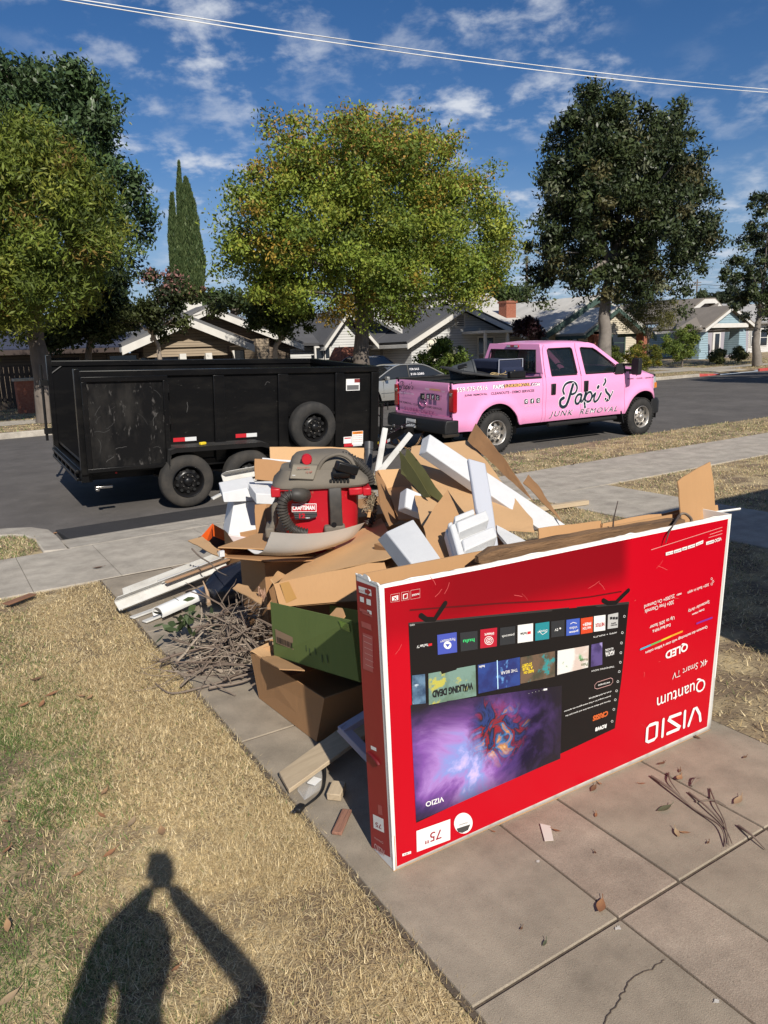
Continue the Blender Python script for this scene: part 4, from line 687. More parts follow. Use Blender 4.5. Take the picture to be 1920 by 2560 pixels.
# rear sill with ramp holder, lights
b = MB(); b.b2((-1.26, yA-.02, .40), (-1.13, yB+.02, .56)); b.b2((-1.3, yA+.1, .40), (-1.262, yB-.1, .44)); b.b2((-1.3, yA+.1, .50), (-1.262, yB-.1, .54)); b.build('rear_sill', m_trail, T, bevel=.006)
for i in range(6):
    b = MB(); y = yA+.2+i*.33; b.b2((-1.298, y, .44), (-1.264, y+.04, .5)); b.build('sill_rung', m_trail, T)
b = MB(); b.tube(smooth_path([(-.9, yB-.05, .86), (-.93, yB-.06, .79), (-.86, yB-.07, .755), (-.79, yB-.06, .79), (-.82, yB-.05, .86)], 5), .011, 7); b.build('tie_ring', m_black, T, smooth=40)
b = MB(); b.lathe([(.012, 0), (.012, -.02)], (-.85, yA-.03, .50), 'y', 10); b.build('marker_light', mat('red_marker', (.6, .02, .02), .3), T)
b = MB(); b.b2((-1.12, .16, .33), (-.92, .24, .36)); b.b2((-1.12, .16, .30), (-1.08, .24, .331)); b.build('stake_pocket', m_chrome, T, bevel=.004)
# chassis, axles
b = MB()
for y in (.62, 2.06): b.b2((-1.1, y-.04, .36), (3.0, y+.04, .5))
for x in (-.9, -.2, .43, 1.2, 2.2): b.b2((x, .66, .4), (x+.06, 2.02, .48))
b.build('chassis', m_black, T)
b = MB()
for x in (0, .86): b.tube([(x, .2, .35), (x, 2.48, .35)], .045, 8)
b.build('axles', m_black, T, smooth=40)
b = MB()
for y in (.40, 2.28): b.tube(smooth_path([(-.35, y, .42), (0, y, .30), (.43, y, .42), (.86, y, .30), (1.2, y, .42)], 4), .03, 5)
b.build('leaf_springs', m_black, T)
# tandem fenders
m_plate = mat('dusty_tread_plate', (.03, .029, .028), .55, col2=(.085, .078, .07), ns=5, lo=.4, hi=.7, bump=.6, bs=120)
for y0f, y1f in ((-.01, .275), (2.405, 2.69)):
    pr = [(-.24, .60), (-.22, .78), (-.14, .805), (1.02, .805), (1.12, .78), (1.26, .58)]; b = MB()
    top = pr; bot = [(x+(.012 if x < .4 else -.012), z-.012) for x, z in pr]
    for k in range(len(pr)-1): b.hexa([(top[k][0], y0f, top[k][1]), (top[k+1][0], y0f, top[k+1][1]), (top[k+1][0], y1f, top[k+1][1]), (top[k][0], y1f, top[k][1]), (bot[k][0], y0f, bot[k][1]), (bot[k+1][0], y0f, bot[k+1][1]), (bot[k+1][0], y1f, bot[k+1][1]), (bot[k][0], y1f, bot[k][1])])
    f = b.build('fender', m_plate, T); b = MB(); ye = y0f if y0f < 1 else y1f
    for k in range(len(pr)-1): b.hexa([(pr[k][0], ye-.006, pr[k][1]+.002), (pr[k+1][0], ye-.006, pr[k+1][1]+.002), (pr[k+1][0], ye+.006, pr[k+1][1]+.002), (pr[k][0], ye+.006, pr[k][1]+.002), (pr[k][0], ye-.006, pr[k][1]-.06), (pr[k+1][0], ye-.006, pr[k+1][1]-.06), (pr[k+1][0], ye+.006, pr[k+1][1]-.06), (pr[k][0], ye+.006, pr[k][1]-.06)])
    b.build('fender_skirt', m_black, f)
    b = MB()
    for k in range(26): b.box((-.12+k*.044, ye, .808), (.008, .008, .006))
    b.build('rivets', m_chrome, f, kind='stuff')
for x in (0, .86):
    wheel(T, x, .0, .352, .352, .21, .205, m_black, m_dusty, -1); wheel(T, x, 2.68, .352, .352, .21, .205, m_black, m_dusty, 1)
sp = wheel(T, 1.87, .045, .955, .352, .205, .2, m_black, m_tyre, -1); sp.name = 'spare_wheel'
b = MB(); b.b2((1.8, .235, .9), (1.94, .285, 1.0)); b.build('spare_bracket', m_black, T)
# reflectors and stickers
for xc in (.06, .92, 2.62):
    zc = {.06: .865, .92: .865, 2.62: .615}[xc]; b = MB(); b.b2((xc-.155, yA-.0145, zc-.026), (xc, yA-.0125, zc+.026)); o = b.build('reflector', m_reflr, T); b = MB(); b.b2((xc+.001, yA-.0145, zc-.026), (xc+.155, yA-.0125, zc+.026)); b.build('silver_half', m_reflw, o)
yS = yA-.0128
b = MB(); rrect(b, (0, yS, 0), (1, 0, 0), (0, 0, 1), 2.49, 1.43, .23, .17, 0, .001); st = b.build('sticker', m_lab, T)
b = MB(); rrect(b, (0, yS, 0), (1, 0, 0), (0, 0, 1), 2.505, 1.44, .2, .07, 0, .002); b.build('sticker_panel', mat('grey_print', (.12, .12, .125), .5), st)
b = MB(); rrect(b, (0, yS, 0), (1, 0, 0), (0, 0, 1), 2.63, 1.545, .09, .052, 0, .002); b.build('sticker_panel', mat('maroon_print', (.2, .03, .03), .5), st)
b = MB(); rrect(b, (0, yS, 0), (1, 0, 0), (0, 0, 1), 2.60, .62, .19, .2, 0, .003); st = b.build('warning_sticker', m_lab, T)
b = MB(); rrect(b, (0, yS, 0), (1, 0, 0), (0, 0, 1), 2.605, .775, .18, .04, 0, .004); b.build('sticker_band', m_org, st)
text('WARNING', m_ink, st, (2.635, yS, .783), (1, 0, 0), (0, 0, 1), .13, .022, bold=.02, off=.005)
for k in range(4): text('Do not ride in trailer bed', mat('grey_ink', (.3, .28, .27), .6) if k % 2 else m_reflr, st, (2.615, yS, .745-.03*k), (1, 0, 0), (0, 0, 1), .16, .014, off=.005)
b = MB(); rrect(b, (0, yS, 0), (1, 0, 0), (0, 0, 1), 2.455, .645, .14, .1, 0, .002); st = b.build('sticker', m_lab, T); b = MB(); rrect(b, (0, yS, 0), (1, 0, 0), (0, 0, 1), 2.47, .715, .11, .016, 0, .003); b.build('sticker_panel', m_reflr, st)
b = MB(); b.box((.24, .1, .825), (.09, .05, .035), Matrix.Rotation(.4, 3, 'Z')); b.build('fender_light', m_yel, T, bevel=.008)
# tongue, pump box, jack, chains
hx, hy = 4.62, 1.86
for ya, nm in ((.40, 'tongue_beam'), (2.28, 'tongue_beam')):
    b = MB(); a = np.array((2.9, ya, .5)); c = np.array((hx-.1, hy+(-.05 if ya < 1 else .05), .52)); n = np.array((c[1]-a[1], -(c[0]-a[0]), 0)); n = n/np.linalg.norm(n)*.03
    b.hexa([a-n+(0, 0, -.07), c-n+(0, 0, -.07), c+n+(0, 0, -.07), a+n+(0, 0, -.07), a-n+(0, 0, .07), c-n+(0, 0, .07), c+n+(0, 0, .07), a+n+(0, 0, .07)]); tb = b.build(nm, m_black, T, bevel=.006)
    if ya < 1:
        u = (c-a)/np.linalg.norm(c-a); nn = np.cross(u, (0, 0, 1)); o = a+nn*.0315
        for k in range(4):
            b = MB(); rrect(b, o, u, (0, 0, 1), .62+k*.16, -.06, .16, .05, 0, .001); b.build('reflector_tape', m_reflr if k % 2 == 0 else m_reflw, tb)
        text('Big', m_yel, tb, o+u*.28+np.array((0, 0, .0)), u, (0, 0, 1), .16, .055, bold=.03); text('Tex', m_yel, tb, o+u*.46+np.array((0, 0, .0)), u, (0, 0, 1), .16, .055, bold=.03)
b = MB(); b.b2((hx-.25, hy-.06, .47), (hx+.12, hy+.06, .57)); b.lathe([(.05, -.05), (.06, 0), (.04, .05)], (hx+.12, hy, .52), 'z', 12); b.build('coupler', m_black, T, bevel=.006)
b = MB(); b.b2((3.06, .95, .58), (3.42, 1.75, 1.08)); pb = b.build('pump_box', m_blackp, T, bevel=.02); b = MB(); b.b2((3.05, .94, 1.08), (3.43, 1.76, 1.12)); b.build('pump_box_lid', m_blackp, pb, bevel=.01)
b = MB(); b.lathe([(.03, 0), (.03, .62)], (3.75, 1.3, .42), 'z', 12); b.lathe([(.045, 0), (.045, .05)], (3.75, 1.3, 1.04), 'z', 12); b.tube([(3.75, 1.3, 1.1), (3.75, 1.12, 1.12), (3.75, 1.1, 1.0)], .01, 6); b.b2((3.68, 1.24, .28), (3.82, 1.36, .42)); b.build('jack', m_black, T, smooth=40)
b = MB()
for k, p in enumerate(((4.05, 1.45, .58), (4.2, 1.6, .62), (4.3, 1.5, .6))): b.lathe([(.02, 0), (.028, .02), (.02, .05)], p, 'z', 10)
b.build('coupler_bolts', m_chrome, T, smooth=40)
b = MB(); b.tube(smooth_path([(3.4, 1.2, 1.0), (3.6, 1.1, .9), (3.7, 1.2, .65), (4.1, 1.4, .62), (4.6, 1.7, .66), (4.9, 1.8, .6)], 5), .012, 6); b.build('cable', m_black, T, smooth=60)
m_rust = mat('rusty_chain', (.28, .16, .08), .7, metal=.5, col2=(.45, .32, .18), ns=30)
for s in (-1, 1):
    pts = smooth_path([(4.3, hy+.12*s, .47), (4.5, hy+.2*s, .22), (4.75, hy+.18*s, .25), (4.95, hy+.12*s, .5)], 8); b = MB()
    for i in range(len(pts)-1):
        c = (pts[i]+pts[i+1])/2; d = pts[i+1]-pts[i]; L = np.linalg.norm(d); u = d/L; s1 = np.cross(u, (0, 0, 1) if i % 2 else (0, 1, 0)); s1 /= np.linalg.norm(s1)+1e-9
        b.tube([c+u*L*.62*cos(a)+s1*.016*sin(a) for a in np.linspace(0, 2*pi, 9)], .0055, 5, cap=False)
    b.build('safety_chain', m_rust, T, smooth=60)

# chalky scratches on the near panels and door
rg = np.random.default_rng(17); m_scr = mat('chalky_scratch', (.06, .058, .055), .7); m_scr2 = mat('faint_scratch', (.028, .027, .026), .7)
for k in range(28):
    door = k % 2 == 0; xa, xb, yv = (-1.13, -.26, .1335) if door else (-.15, 2.85, yA-.0128); x, z = rg.uniform(xa, xb), rg.uniform(.66 if door else .92, 1.6)
    if not door and (.44 < x % 2.0 < .63 or 1.36 < x < 1.56 or 2.26 < x < 2.46 or (1.45 < x < 2.28 and z < 1.36)): continue
    a = rg.normal(1.2, .7); L_ = rg.uniform(.04, .2); pts = [(x, yv, z)]; 
    for q in range(5): a += rg.normal(0, .35); pts.append((min(max(pts[-1][0]+cos(a)*L_/5, xa), xb), yv, min(max(pts[-1][2]+sin(a)*L_/5, .62), 1.64)))
    b = MB(); ribbon(b, smooth_path(pts, 3), float(rg.uniform(.0012, .0035)), (0, -1, 0)); b.build('scratch', m_scr if k % 3 == 0 else m_scr2, T, recalc=False)
# ================================================================== PINK PICKUP TRUCK
KF = Frame((8.86, 10.42, -.115), (radians(1.8), 0, 0))
K = empty('pickup_truck', tuple(KF.loc), KF.rot, label='pink crew-cab pickup truck with junk removal lettering parked at the kerb', cat='truck')
WD = 1.90
m_pink = mat('pink_paint', (.84, .33, .58), .3, spec=.5, coat=.35, col2=(.80, .31, .55), ns=3, bump=.0)
m_seam = mat('seam_black', (.012, .008, .01), .8); m_tint = mat('tinted_glass', (.012, .018, .02), .04, alpha=.42, spec=.8); m_liner = mat('bed_liner', (.012, .012, .013), .7)
m_navyp = mat('navy_print', (.008, .02, .035), .45); m_whp = mat('white_print', (.82, .8, .82), .45); m_goldp = mat('gold_print', (.72, .42, .12), .45); m_steelw = mat('painted_steel_wheel', (.52, .49, .45), .38, metal=.7, col2=(.36, .33, .29), ns=14)
RA, CR, CF = .53, (0.0, .40), (3.97, .41)
def ysurf(x, z):
    y = .05*max(0, (.62-z)/.14)**1.5 if z < .62 else 0.0
    y += .035*max(0, (z-1.08)/.27)**2
    y += .010*math.exp(-((z-.80)/.05)**2) if -.9 < x < 3.3 else 0
    for cx, cz in (CR, CF):
        d = math.hypot(x-cx, z-cz); y -= .045*math.exp(-((d-RA-.04)/.09)**2) if z > cz-.05 else 0
    if x > 4.05: y += .22*((x-4.05)/.5)**2.2
    if x < -.85: y += .03*((-.85-x)/.15)**2
    return y
def ztop(x):
    if x < 1.12: return 1.33
    if x < 3.3: return 1.345
    return 1.345-.0*(x-3.3) if x < 3.5 else 1.345-.13*((x-3.5)/1.0)**1.6
def zbot(x):
    zb = .50 if x > -.5 else .47
    for cx, cz in (CR, CF):
        d = abs(x-cx)
        if d < RA: zb = max(zb, cz+sqrt(RA*RA-d*d))
    if x > 4.3: zb = max(zb, .74)
    return zb
def panel(name, xa, xb, far=False, rows=12, label=None):
    n = max(3, int((xb-xa)/.045)); b = MB(); xs = list(np.linspace(xa, xb, n)); R0 = []; R1 = []
    for x in xs:
        za, zt = zbot(x), ztop(x); R0.append([(x, ysurf(x, z), z) for z in np.linspace(za, zt, rows)]); R1.append([(x, ysurf(x, z)+.03, z) for z in np.linspace(za, zt, rows)])
    f = (lambda p: (p[0], WD-p[1], p[2])) if far else (lambda p: p)
    rings = [[f(p) for p in a]+[f(p) for p in reversed(c)] for a, c in zip(R0, R1)]; b.loft(rings, True, True)
    return b.build(name, m_pink, K, smooth=35, label=label)
for far in (False, True):
    panel('bed_side', -.99, 1.115, far); panel('cab_corner', 1.123, 1.20, far); panel('rear_door', 1.207, 2.137, far); panel('front_door', 2.145, 3.385, far); panel('front_fender', 3.393, 4.56, far)
# dark inner bodies that close the gaps
b = MB(); b.b2((1.13, .08, .5), (3.45, WD-.08, .62)); b.b2((1.2, .04, .55), (3.4, .06, 1.32)); b.b2((1.2, WD-.06, .55), (3.4, WD-.04, 1.32)); b.b2((3.40, .1, .6), (3.46, WD-.1, 1.3)); b.build('cab_tub', m_seam, K)
b = MB(); b.b2((-.9, .35, .38), (4.4, WD-.35, .56)); b.b2((-.5, .12, .82), (.6, .3, .86)); b.build('chassis', m_dark, K)
b = MB()
for cx, cz in (CR, CF):
    for y0w, y1w in ((.06, .34), (WD-.34, WD-.06)):
        pts = [(cx+(RA+.0)*cos(a), cz+(RA+.0)*sin(a)) for a in np.linspace(-.15, pi+.15, 14)]
        b.loft([[(x, y0w, z), (x, y1w, z)] for x, z in pts], False, False); b.add([(x, y1w, z) for x, z in pts], [tuple(range(14))])
b.build('wheel_well', m_dark, K, recalc=False, kind='stuff')
# bed
b = MB(); b.b2((-.93, .10, .80), (1.09, WD-.10, .84)); b.build('bed_floor', m_liner, K)
b = MB(); b.b2((-.93, .10, .84), (1.09, .125, 1.33)); b.b2((-.93, WD-.125, .84), (1.09, WD-.10, 1.33)); b.b2((1.065, .126, .84), (1.09, WD-.126, 1.33)); b.build('bed_liner', m_liner, K)
for y in (.02, WD-.13):
    b = MB(); b.b2((-.98, y, 1.325), (1.10, y+.11, 1.362)); b.build('rail_cap', m_blackp, K, bevel=.01)
# tailgate
b = MB(); N_ = 24; rows = []
for z in np.linspace(.74, 1.33, 9): rows.append([(-.985-.022*math.exp(-((z-1.28)/.05)**2)+.012*((z-1.0)/.3)**2, y, z) for y in np.linspace(.155, WD-.155, N_)])
back = [[(-.92, p[1], p[2]) for p in r] for r in rows]; ring = [r+list(reversed(k)) for r, k in zip(rows, back)]; b.loft(ring, True, True); tg = b.build('tailgate', m_pink, K, smooth=40)
b = MB(); b.b2((-.99, .02, .47), (-.94, WD-.02, .735)); b.build('rear_valance', m_pink, K)
b = MB(); b.box((-1.004, .93, 1.06), (.02, .13, .11)); hdl = b.build('tailgate_handle', m_blackp, tg, bevel=.01); b = MB(); b.box((-1.012, .90, 1.055), (.012, .06, .06)); b.build('latch', m_chrome, hdl, bevel=.004)
b = MB(); b.tube([(-.992, .93+.11*cos(a), .93+.055*sin(a)) for a in np.linspace(0, 2*pi, 25)], .006, 6, cap=False); b.build('badge_recess', m_pink, tg, smooth=60)
for y, s in ((0.0, 1), (WD, -1)):   # tail lights wrapping the corner
    b = MB(); rg_ = []
    for z, k in ((.83, .75), (.86, 1), (1.05, 1), (1.2, 1), (1.235, .7)):
        rg_.append([(-1.0, y+s*.005, z), (-1.0, y+s*(.01+.12*k), z), (-.96, y+s*(.01+.12*k), z), (-.95+.03*k, y+s*.045, z), (-.95+.03*k, y-s*.012, z), (-.985, y-s*.012, z)])
    b.loft(rg_); tl = b.build('tail_light', m_tail, K, bevel=.006); b = MB(); b.box((-1.002, y+s*.075, 1.14), (.012, .07, .055)); b.build('reverse_lamp', m_chrome, tl, bevel=.006)
# rear bumper
b = MB(); ring = []
for y, dx in ((-.02, .14), (.0, .0), (.1, -.03), (.5, -.05), (WD/2, -.06), (WD-.5, -.05), (WD-.1, -.03), (WD, .0), (WD+.02, .14)):
    xo = -1.17+dx; ring.append([(xo, y, .46), (xo+.0, y, .60), (xo+.03, y, .69), (xo+.2 if dx < .1 else xo+.14, y, .70), (xo+.2 if dx < .1 else xo+.14, y, .46)])
b.loft(ring); rb = b.build('rear_bumper', m_blackp, K, bevel=.015)
b = MB(); b.b2((-1.243, .80, .50), (-1.228, 1.16, .64)); b.build('plate_recess', m_dark, rb); b = MB(); b.box((-1.246, .97, .585), (.006, .30, .15), Matrix.Rotation(.06, 3, 'Y')); lp = b.build('licence_plate', m_lab, K, label='white rear licence plate')
text('8SFJAJ1', m_navyp, lp, (-1.2505, 1.09, .55), (0, -1, 0), (.06, 0, .998), .24, .07, bold=.02)
b = MB(); b.b2((-1.34, WD/2-.04, .38), (-1.0, WD/2+.04, .46)); b.build('hitch_receiver', m_black, K)
b = MB(); b.lathe([(.045, 0), (.05, .02), (.05, .32), (.04, .32), (.038, .02)], (-.98, .30, .40), 'x', 16); b.build('exhaust_tip', mat('dull_steel', (.4, .36, .3), .4, metal=.9), K, smooth=40)
# hood, cowl, front
b = MB(); rows = []
for x in np.linspace(3.42, 4.56, 14):
    zt = ztop(x); r = []
    for t in np.linspace(0, 1, 15):
        y = .035+ysurf(x, zt)+(WD-2*(.035+ysurf(x, zt)))*t; e = min(t, 1-t); zz = zt+.005+.11*(1-math.exp(-e*9))*(1-.45*max(0, (x-3.9)/.66)**2)+.02*math.exp(-((e-.2)/.05)**2); r.append((x, y, zz))
    rows.append(r)
b.loft(rows, False, False); b.build('hood', m_pink, K, smooth=50, recalc=False)
for s in (0, 1):
    b = MB(); rows = []
    for x in np.linspace(3.42, 4.56, 14): zt = ztop(x); y = ysurf(x, zt); rows.append([(x, y if not s else WD-y, zt-.004), (x, y+.037 if not s else WD-y-.037, zt+.006)])
    b.loft(rows, False, False); b.build('hood_edge', m_pink, K, smooth=50)
b = MB(); b.b2((4.40, .16, .74), (4.53, WD-.16, 1.26)); gl = b.build('grille', m_blackp, K, bevel=.02)
for k in range(4): b = MB(); b.b2((4.53, .4, .82+k*.1), (4.55, WD-.4, .86+k*.1)); b.build('grille_bar', m_steelw, gl)
m_lamp = mat('headlamp_glass', (.5, .52, .54), .08, spec=.8); m_amb = mat('amber_lens', (.8, .25, .02), .2)
for y, s in ((0.0, 1), (WD, -1)):
    b = MB(); b.hexa([(4.40, y+s*.08, .95), (4.58, y+s*.16, .95), (4.58, y+s*.42, .95), (4.40, y+s*.42, .95), (4.38, y+s*.08, 1.2), (4.55, y+s*.17, 1.2), (4.55, y+s*.42, 1.2), (4.38, y+s*.42, 1.2)]); hl = b.build('headlight', m_lamp, K, bevel=.01)
    b = MB(); b.hexa([(4.42, y+s*.074, .97), (4.56, y+s*.135, .97), (4.56, y+s*.16, .97), (4.42, y+s*.1, .97), (4.42, y+s*.076, 1.08), (4.55, y+s*.14, 1.08), (4.55, y+s*.165, 1.08), (4.42, y+s*.1, 1.08)]); b.build('indicator', m_amb, hl)
b = MB(); ring = []
for y, dx in ((.03, -.22), (.12, -.05), (.4, .0), (WD/2, .03), (WD-.4, .0), (WD-.12, -.05), (WD-.03, -.22)):
    xo = 4.70+dx; ring.append([(xo, y, .44), (xo, y, .68), (xo-.05, y, .75), (xo-.2, y, .75), (xo-.2, y, .40)])
b.loft(ring); b.build('front_bumper', m_blackp, K, bevel=.02)
# greenhouse
zb_, kt = 1.345, .30
def ygl(z): return .04+(z-zb_)*kt
def gpoly(name, pts, m, th=.05, inset=0.0, far=False, bevel=.006, parent=None):
    P = []; Q = []
    for x, z in pts:
        y = ygl(z)+inset; a = (x, y, z); c = (x, y+th, z)
        if far: a = (x, WD-y, z); c = (x, WD-y-th, z)
        P.append(a); Q.append(c)
    k = len(P); b = MB(); b.add(P+Q, [tuple(range(k)), tuple(range(2*k-1, k-1, -1))]+[(i, i+k, (i+1) % k+k, (i+1) % k) for i in range(k)]); return b.build(name, m, parent or K, bevel=bevel)
wr = [(1.375, 1.365), (1.42, 1.35), (2.03, 1.365), (2.06, 1.39), (2.02, 1.84), (1.98, 1.865), (1.40, 1.86), (1.365, 1.83)]
wf = [(2.29, 1.365), (3.02, 1.365), (3.12, 1.31), (3.34, 1.31), (3.36, 1.36), (2.70, 1.79), (2.60, 1.84), (2.28, 1.862), (2.245, 1.84)]
for far in (False, True):
    gpoly('cab_pillar', [(1.115, 1.335), (1.375, 1.335), (1.365, 1.84), (1.30, 1.945), (1.215, 1.945), (1.16, 1.6)], m_pink, far=far)
    gpoly('roof_rail', [(1.30, 1.945), (1.365, 1.84), (1.40, 1.862), (2.28, 1.862), (2.60, 1.84), (2.70, 1.79), (2.80, 1.83), (2.66, 1.92), (2.5, 1.955), (1.6, 1.965)], m_pink, far=far)
    gpoly('cab_pillar', [(2.06, 1.335), (2.29, 1.335), (2.245, 1.87), (2.02, 1.87)], m_pink, far=far, th=.049)
    gpoly('cab_pillar', [(3.36, 1.335), (3.52, 1.345), (3.40, 1.45), (2.80, 1.83), (2.70, 1.79)], m_pink, far=far)
    gpoly('side_window', wr, m_tint, .006, .022, far, 0); gpoly('side_window', wf, m_tint, .006, .022, far, 0)
    for w in (wr, wf):
        b = MB(); p = [(x, ygl(z)+.004 if not far else WD-ygl(z)-.004, z) for x, z in w]; p = p+[p[0]]; b.tube(p, .013, 6, cap=False); b.build('window_gasket', m_seam, K, smooth=60)
b = MB(); b.tube([(2.145, ysurf(2.1, 1.3)-.001, 1.33), (2.135, ygl(1.55)-.003, 1.55), (2.11, ygl(1.86)-.003, 1.86), (2.13, ygl(1.95), 1.95)], .004, 5); b.tube([(1.203, .03, 1.33), (1.215, ygl(1.6)-.003, 1.6), (1.25, ygl(1.86)-.003, 1.86), (1.29, ygl(1.93)-.003, 1.93)], .004, 5); b.build('door_seam', m_seam, K)
# roof
b = MB(); rows = []
for x in np.linspace(1.20, 2.78, 16):
    u = (x-1.2)/1.58; zz = 1.955+.045*(1-(2*u-1)**2)-.10*max(0, (u-.82)/.18)**2-.02*max(0, (.08-u)/.08); r = []
    for t in np.linspace(0, 1, 17):
        y0r = ygl(1.945)-.005; y = y0r+(WD-2*y0r)*t; e = min(t, 1-t); r.append((x, y, zz-.055*math.exp(-e*22)-.02+.02*min(1, e*6)))
    rows.append(r)
b.loft(rows, False, False); b.build('roof', m_pink, K, smooth=60, recalc=False)
# rear window wall
def rq(name, pts, m, off=0.0, th=.04, bevel=.006, parent=None):     # pts (y,z) on the rear cab plane
    P = [(1.115+(z-1.345)*.14-off, y, z) for y, z in pts]; Q = [(x+th, y, z) for x, y, z in P]; k = len(P); b = MB(); b.add(P+Q, [tuple(range(k)), tuple(range(2*k-1, k-1, -1))]+[(i, i+k, (i+1) % k+k, (i+1) % k) for i in range(k)]); return b.build(name, m, parent or K, bevel=bevel)
rq('rear_cab_panel', [(.02, .84), (WD-.02, .84), (WD-.03, 1.42), (.03, 1.42)], m_pink, off=-.012); rq('rear_cab_panel', [(.18, 1.84), (WD-.18, 1.84), (WD-.22, 1.955), (.22, 1.955)], m_pink)
rq('rear_cab_panel', [(.03, 1.42), (.22, 1.42), (.30, 1.84), (.18, 1.84)], m_pink); rq('rear_cab_panel', [(WD-.03, 1.42), (WD-.22, 1.42), (WD-.30, 1.84), (WD-.18, 1.84)], m_pink)
rq('rear_window', [(.205, 1.41), (WD-.205, 1.41), (WD-.285, 1.85), (.285, 1.85)], m_tint, th=.006, off=-.015, bevel=0)
b = MB(); p = [(1.115+(z-1.345)*.14-.002, y, z) for y, z in ((.22, 1.42), (WD-.22, 1.42), (WD-.30, 1.84), (.30, 1.84), (.22, 1.42))]; b.tube(p, .014, 6, cap=False); b.build('window_gasket', m_seam, K, smooth=60)
b = MB(); b.b2((1.165, WD/2-.17, 1.885), (1.20, WD/2+.17, 1.935)); bl = b.build('brake_light', m_tail, K, bevel=.01); b = MB(); b.b2((1.162, WD/2-.16, 1.893), (1.166, WD/2-.06, 1.928)); b.b2((1.162, WD/2+.06, 1.893), (1.166, WD/2+.16, 1.928)); b.build('cargo_lamp', m_lamp, bl)
b = MB(); b.lathe([(.03, 0), (.028, .03), (.01, .04)], (2.1, WD/2, 2.0), 'z', 10); b.build('roof_antenna', m_black, K, smooth=40)
# windscreen
b = MB(); b.slab([(3.50, .10, 1.37), (3.50, WD-.10, 1.37), (2.76, WD-.26, 1.90), (2.76, .26, 1.90)], .008); b.build('windscreen', m_tint, K)
b = MB(); b.b2((3.36, .06, 1.28), (3.60, WD-.06, 1.372)); b.build('cowl', m_blackp, K, bevel=.01)
# interior
m_seat = mat('grey_seat', (.42, .45, .46), .9); m_dash = mat('dash', (.05, .055, .06), .7)
for x, nm in ((1.45, 'rear_seat'), (2.35, 'front_seat')):
    for y in (.48, WD-.48):
        b = MB(); R = Matrix.Rotation(-.2, 3, 'Y'); b.box((x, y, 1.12), (.14, .5, .62), R); b.box((x-.08, y, 1.56), (.10, .26, .18), R); b.box((x+.3, y, .86), (.5, .5, .15)); b.build(nm, m_seat, K, bevel=.04, seg=3)
b = MB(); b.b2((3.1, .1, .95), (3.4, WD-.1, 1.34)); b.build('dashboard', m_dash, K, bevel=.04)
b = MB(); c = np.array((2.98, WD-.5, 1.32)); b.tube([c+np.array((-.06*cos(a), .19*sin(a), .18*cos(a))) for a in np.linspace(0, 2*pi, 25)], .016, 6, cap=False); b.tube([c+(0, .17, 0), c, c+(.25, 0, -.1)], .03, 6); b.build('steering_wheel', m_dash, K, smooth=60)
# mirrors, handles, vent, mudflap, step
for y, s in ((0, 1), (WD, -1)):
    b = MB(); ring = []
    for z, k in ((1.30, .8), (1.33, 1), (1.58, 1), (1.63, .8)): ring.append([(3.34+.0, y-s*.36*1, z), (3.34, y-s*(.36-.20*k), z), (3.34+.13*k, y-s*(.36-.18*k), z), (3.34+.13*k, y-s*.34, z)])
    b.loft(ring); mm = b.build('mirror', m_blackp, K, bevel=.02, seg=3); b = MB(); b.b2((3.36, min(y+s*.05, y-s*.2), 1.36), (3.42, max(y+s*.05, y-s*.2), 1.41)); b.b2((3.36, min(y+s*.05, y-s*.2), 1.48), (3.42, max(y+s*.05, y-s*.2), 1.52)); b.hexa([(3.10, y+s*.01, 1.33), (3.42, y+s*.01, 1.33), (3.42, y+s*.07, 1.52), (3.2, y+s*.07, 1.52), (3.10, y+s*.04, 1.33), (3.42, y+s*.04, 1.33), (3.42, y+s*.1, 1.52), (3.2, y+s*.1, 1.52)]); b.build('mirror_arm', m_blackp, mm)
    b = MB(); b.lathe([(.02, 0), (.001, .03)], (3.36, y-s*.3, 1.275), 'z', 8); b.build('mirror_lamp', m_lamp, mm)
    for px in ((978, 350), (1143, 334)):
        q = KF.hit(900+px[0]/2.023, 800+px[1]/2.023, 1, 0.0); yy = -.006 if s > 0 else WD+.006; b = MB(); b.box((q[0], yy, q[2]), (.115, .03, .21)); hd = b.build('door_handle', m_blackp, K, bevel=.012, seg=3); b = MB(); b.box((q[0]+.005, yy-s*.018, q[2]), (.055, .02, .17)); b.build('grip', m_black, hd, bevel=.008)
    ys = (lambda x, z: ysurf(x, z)-.004) if s > 0 else (lambda x, z: WD-ysurf(x, z)+.004)
    b = MB(); P = [(x, ys(x, z), z) for x, z in ((3.53, 1.30), (3.86, 1.285), (3.80, 1.335), (3.70, 1.352), (3.53, 1.352))]; b.slab(P, .012, n=(0, -s, 0)); b.build('fender_vent', m_blackp, K)
    b = MB(); b.box((3.36, y+s*.12, .44), (.02, .26, .26), Matrix.Rotation(-.35, 3, 'Y')); b.build('mudflap', m_blackp, K)
b = MB(); b.tube([(1.3, .03, .43), (3.2, .03, .43)], .04, 8); b.build('step_bar', m_dark, K, smooth=40)
for x in (0.0, 3.97):
    wheel(K, x, .0, .392, .388, .26, .225, m_steelw, m_tyre, -1, lug=.40, holes=8, holer=.125, ring=.6, tread=40); wheel(K, x, WD, .392, .388, .26, .225, m_steelw, m_tyre, 1, lug=.40, holes=8, holer=.125, ring=.6, tread=40)
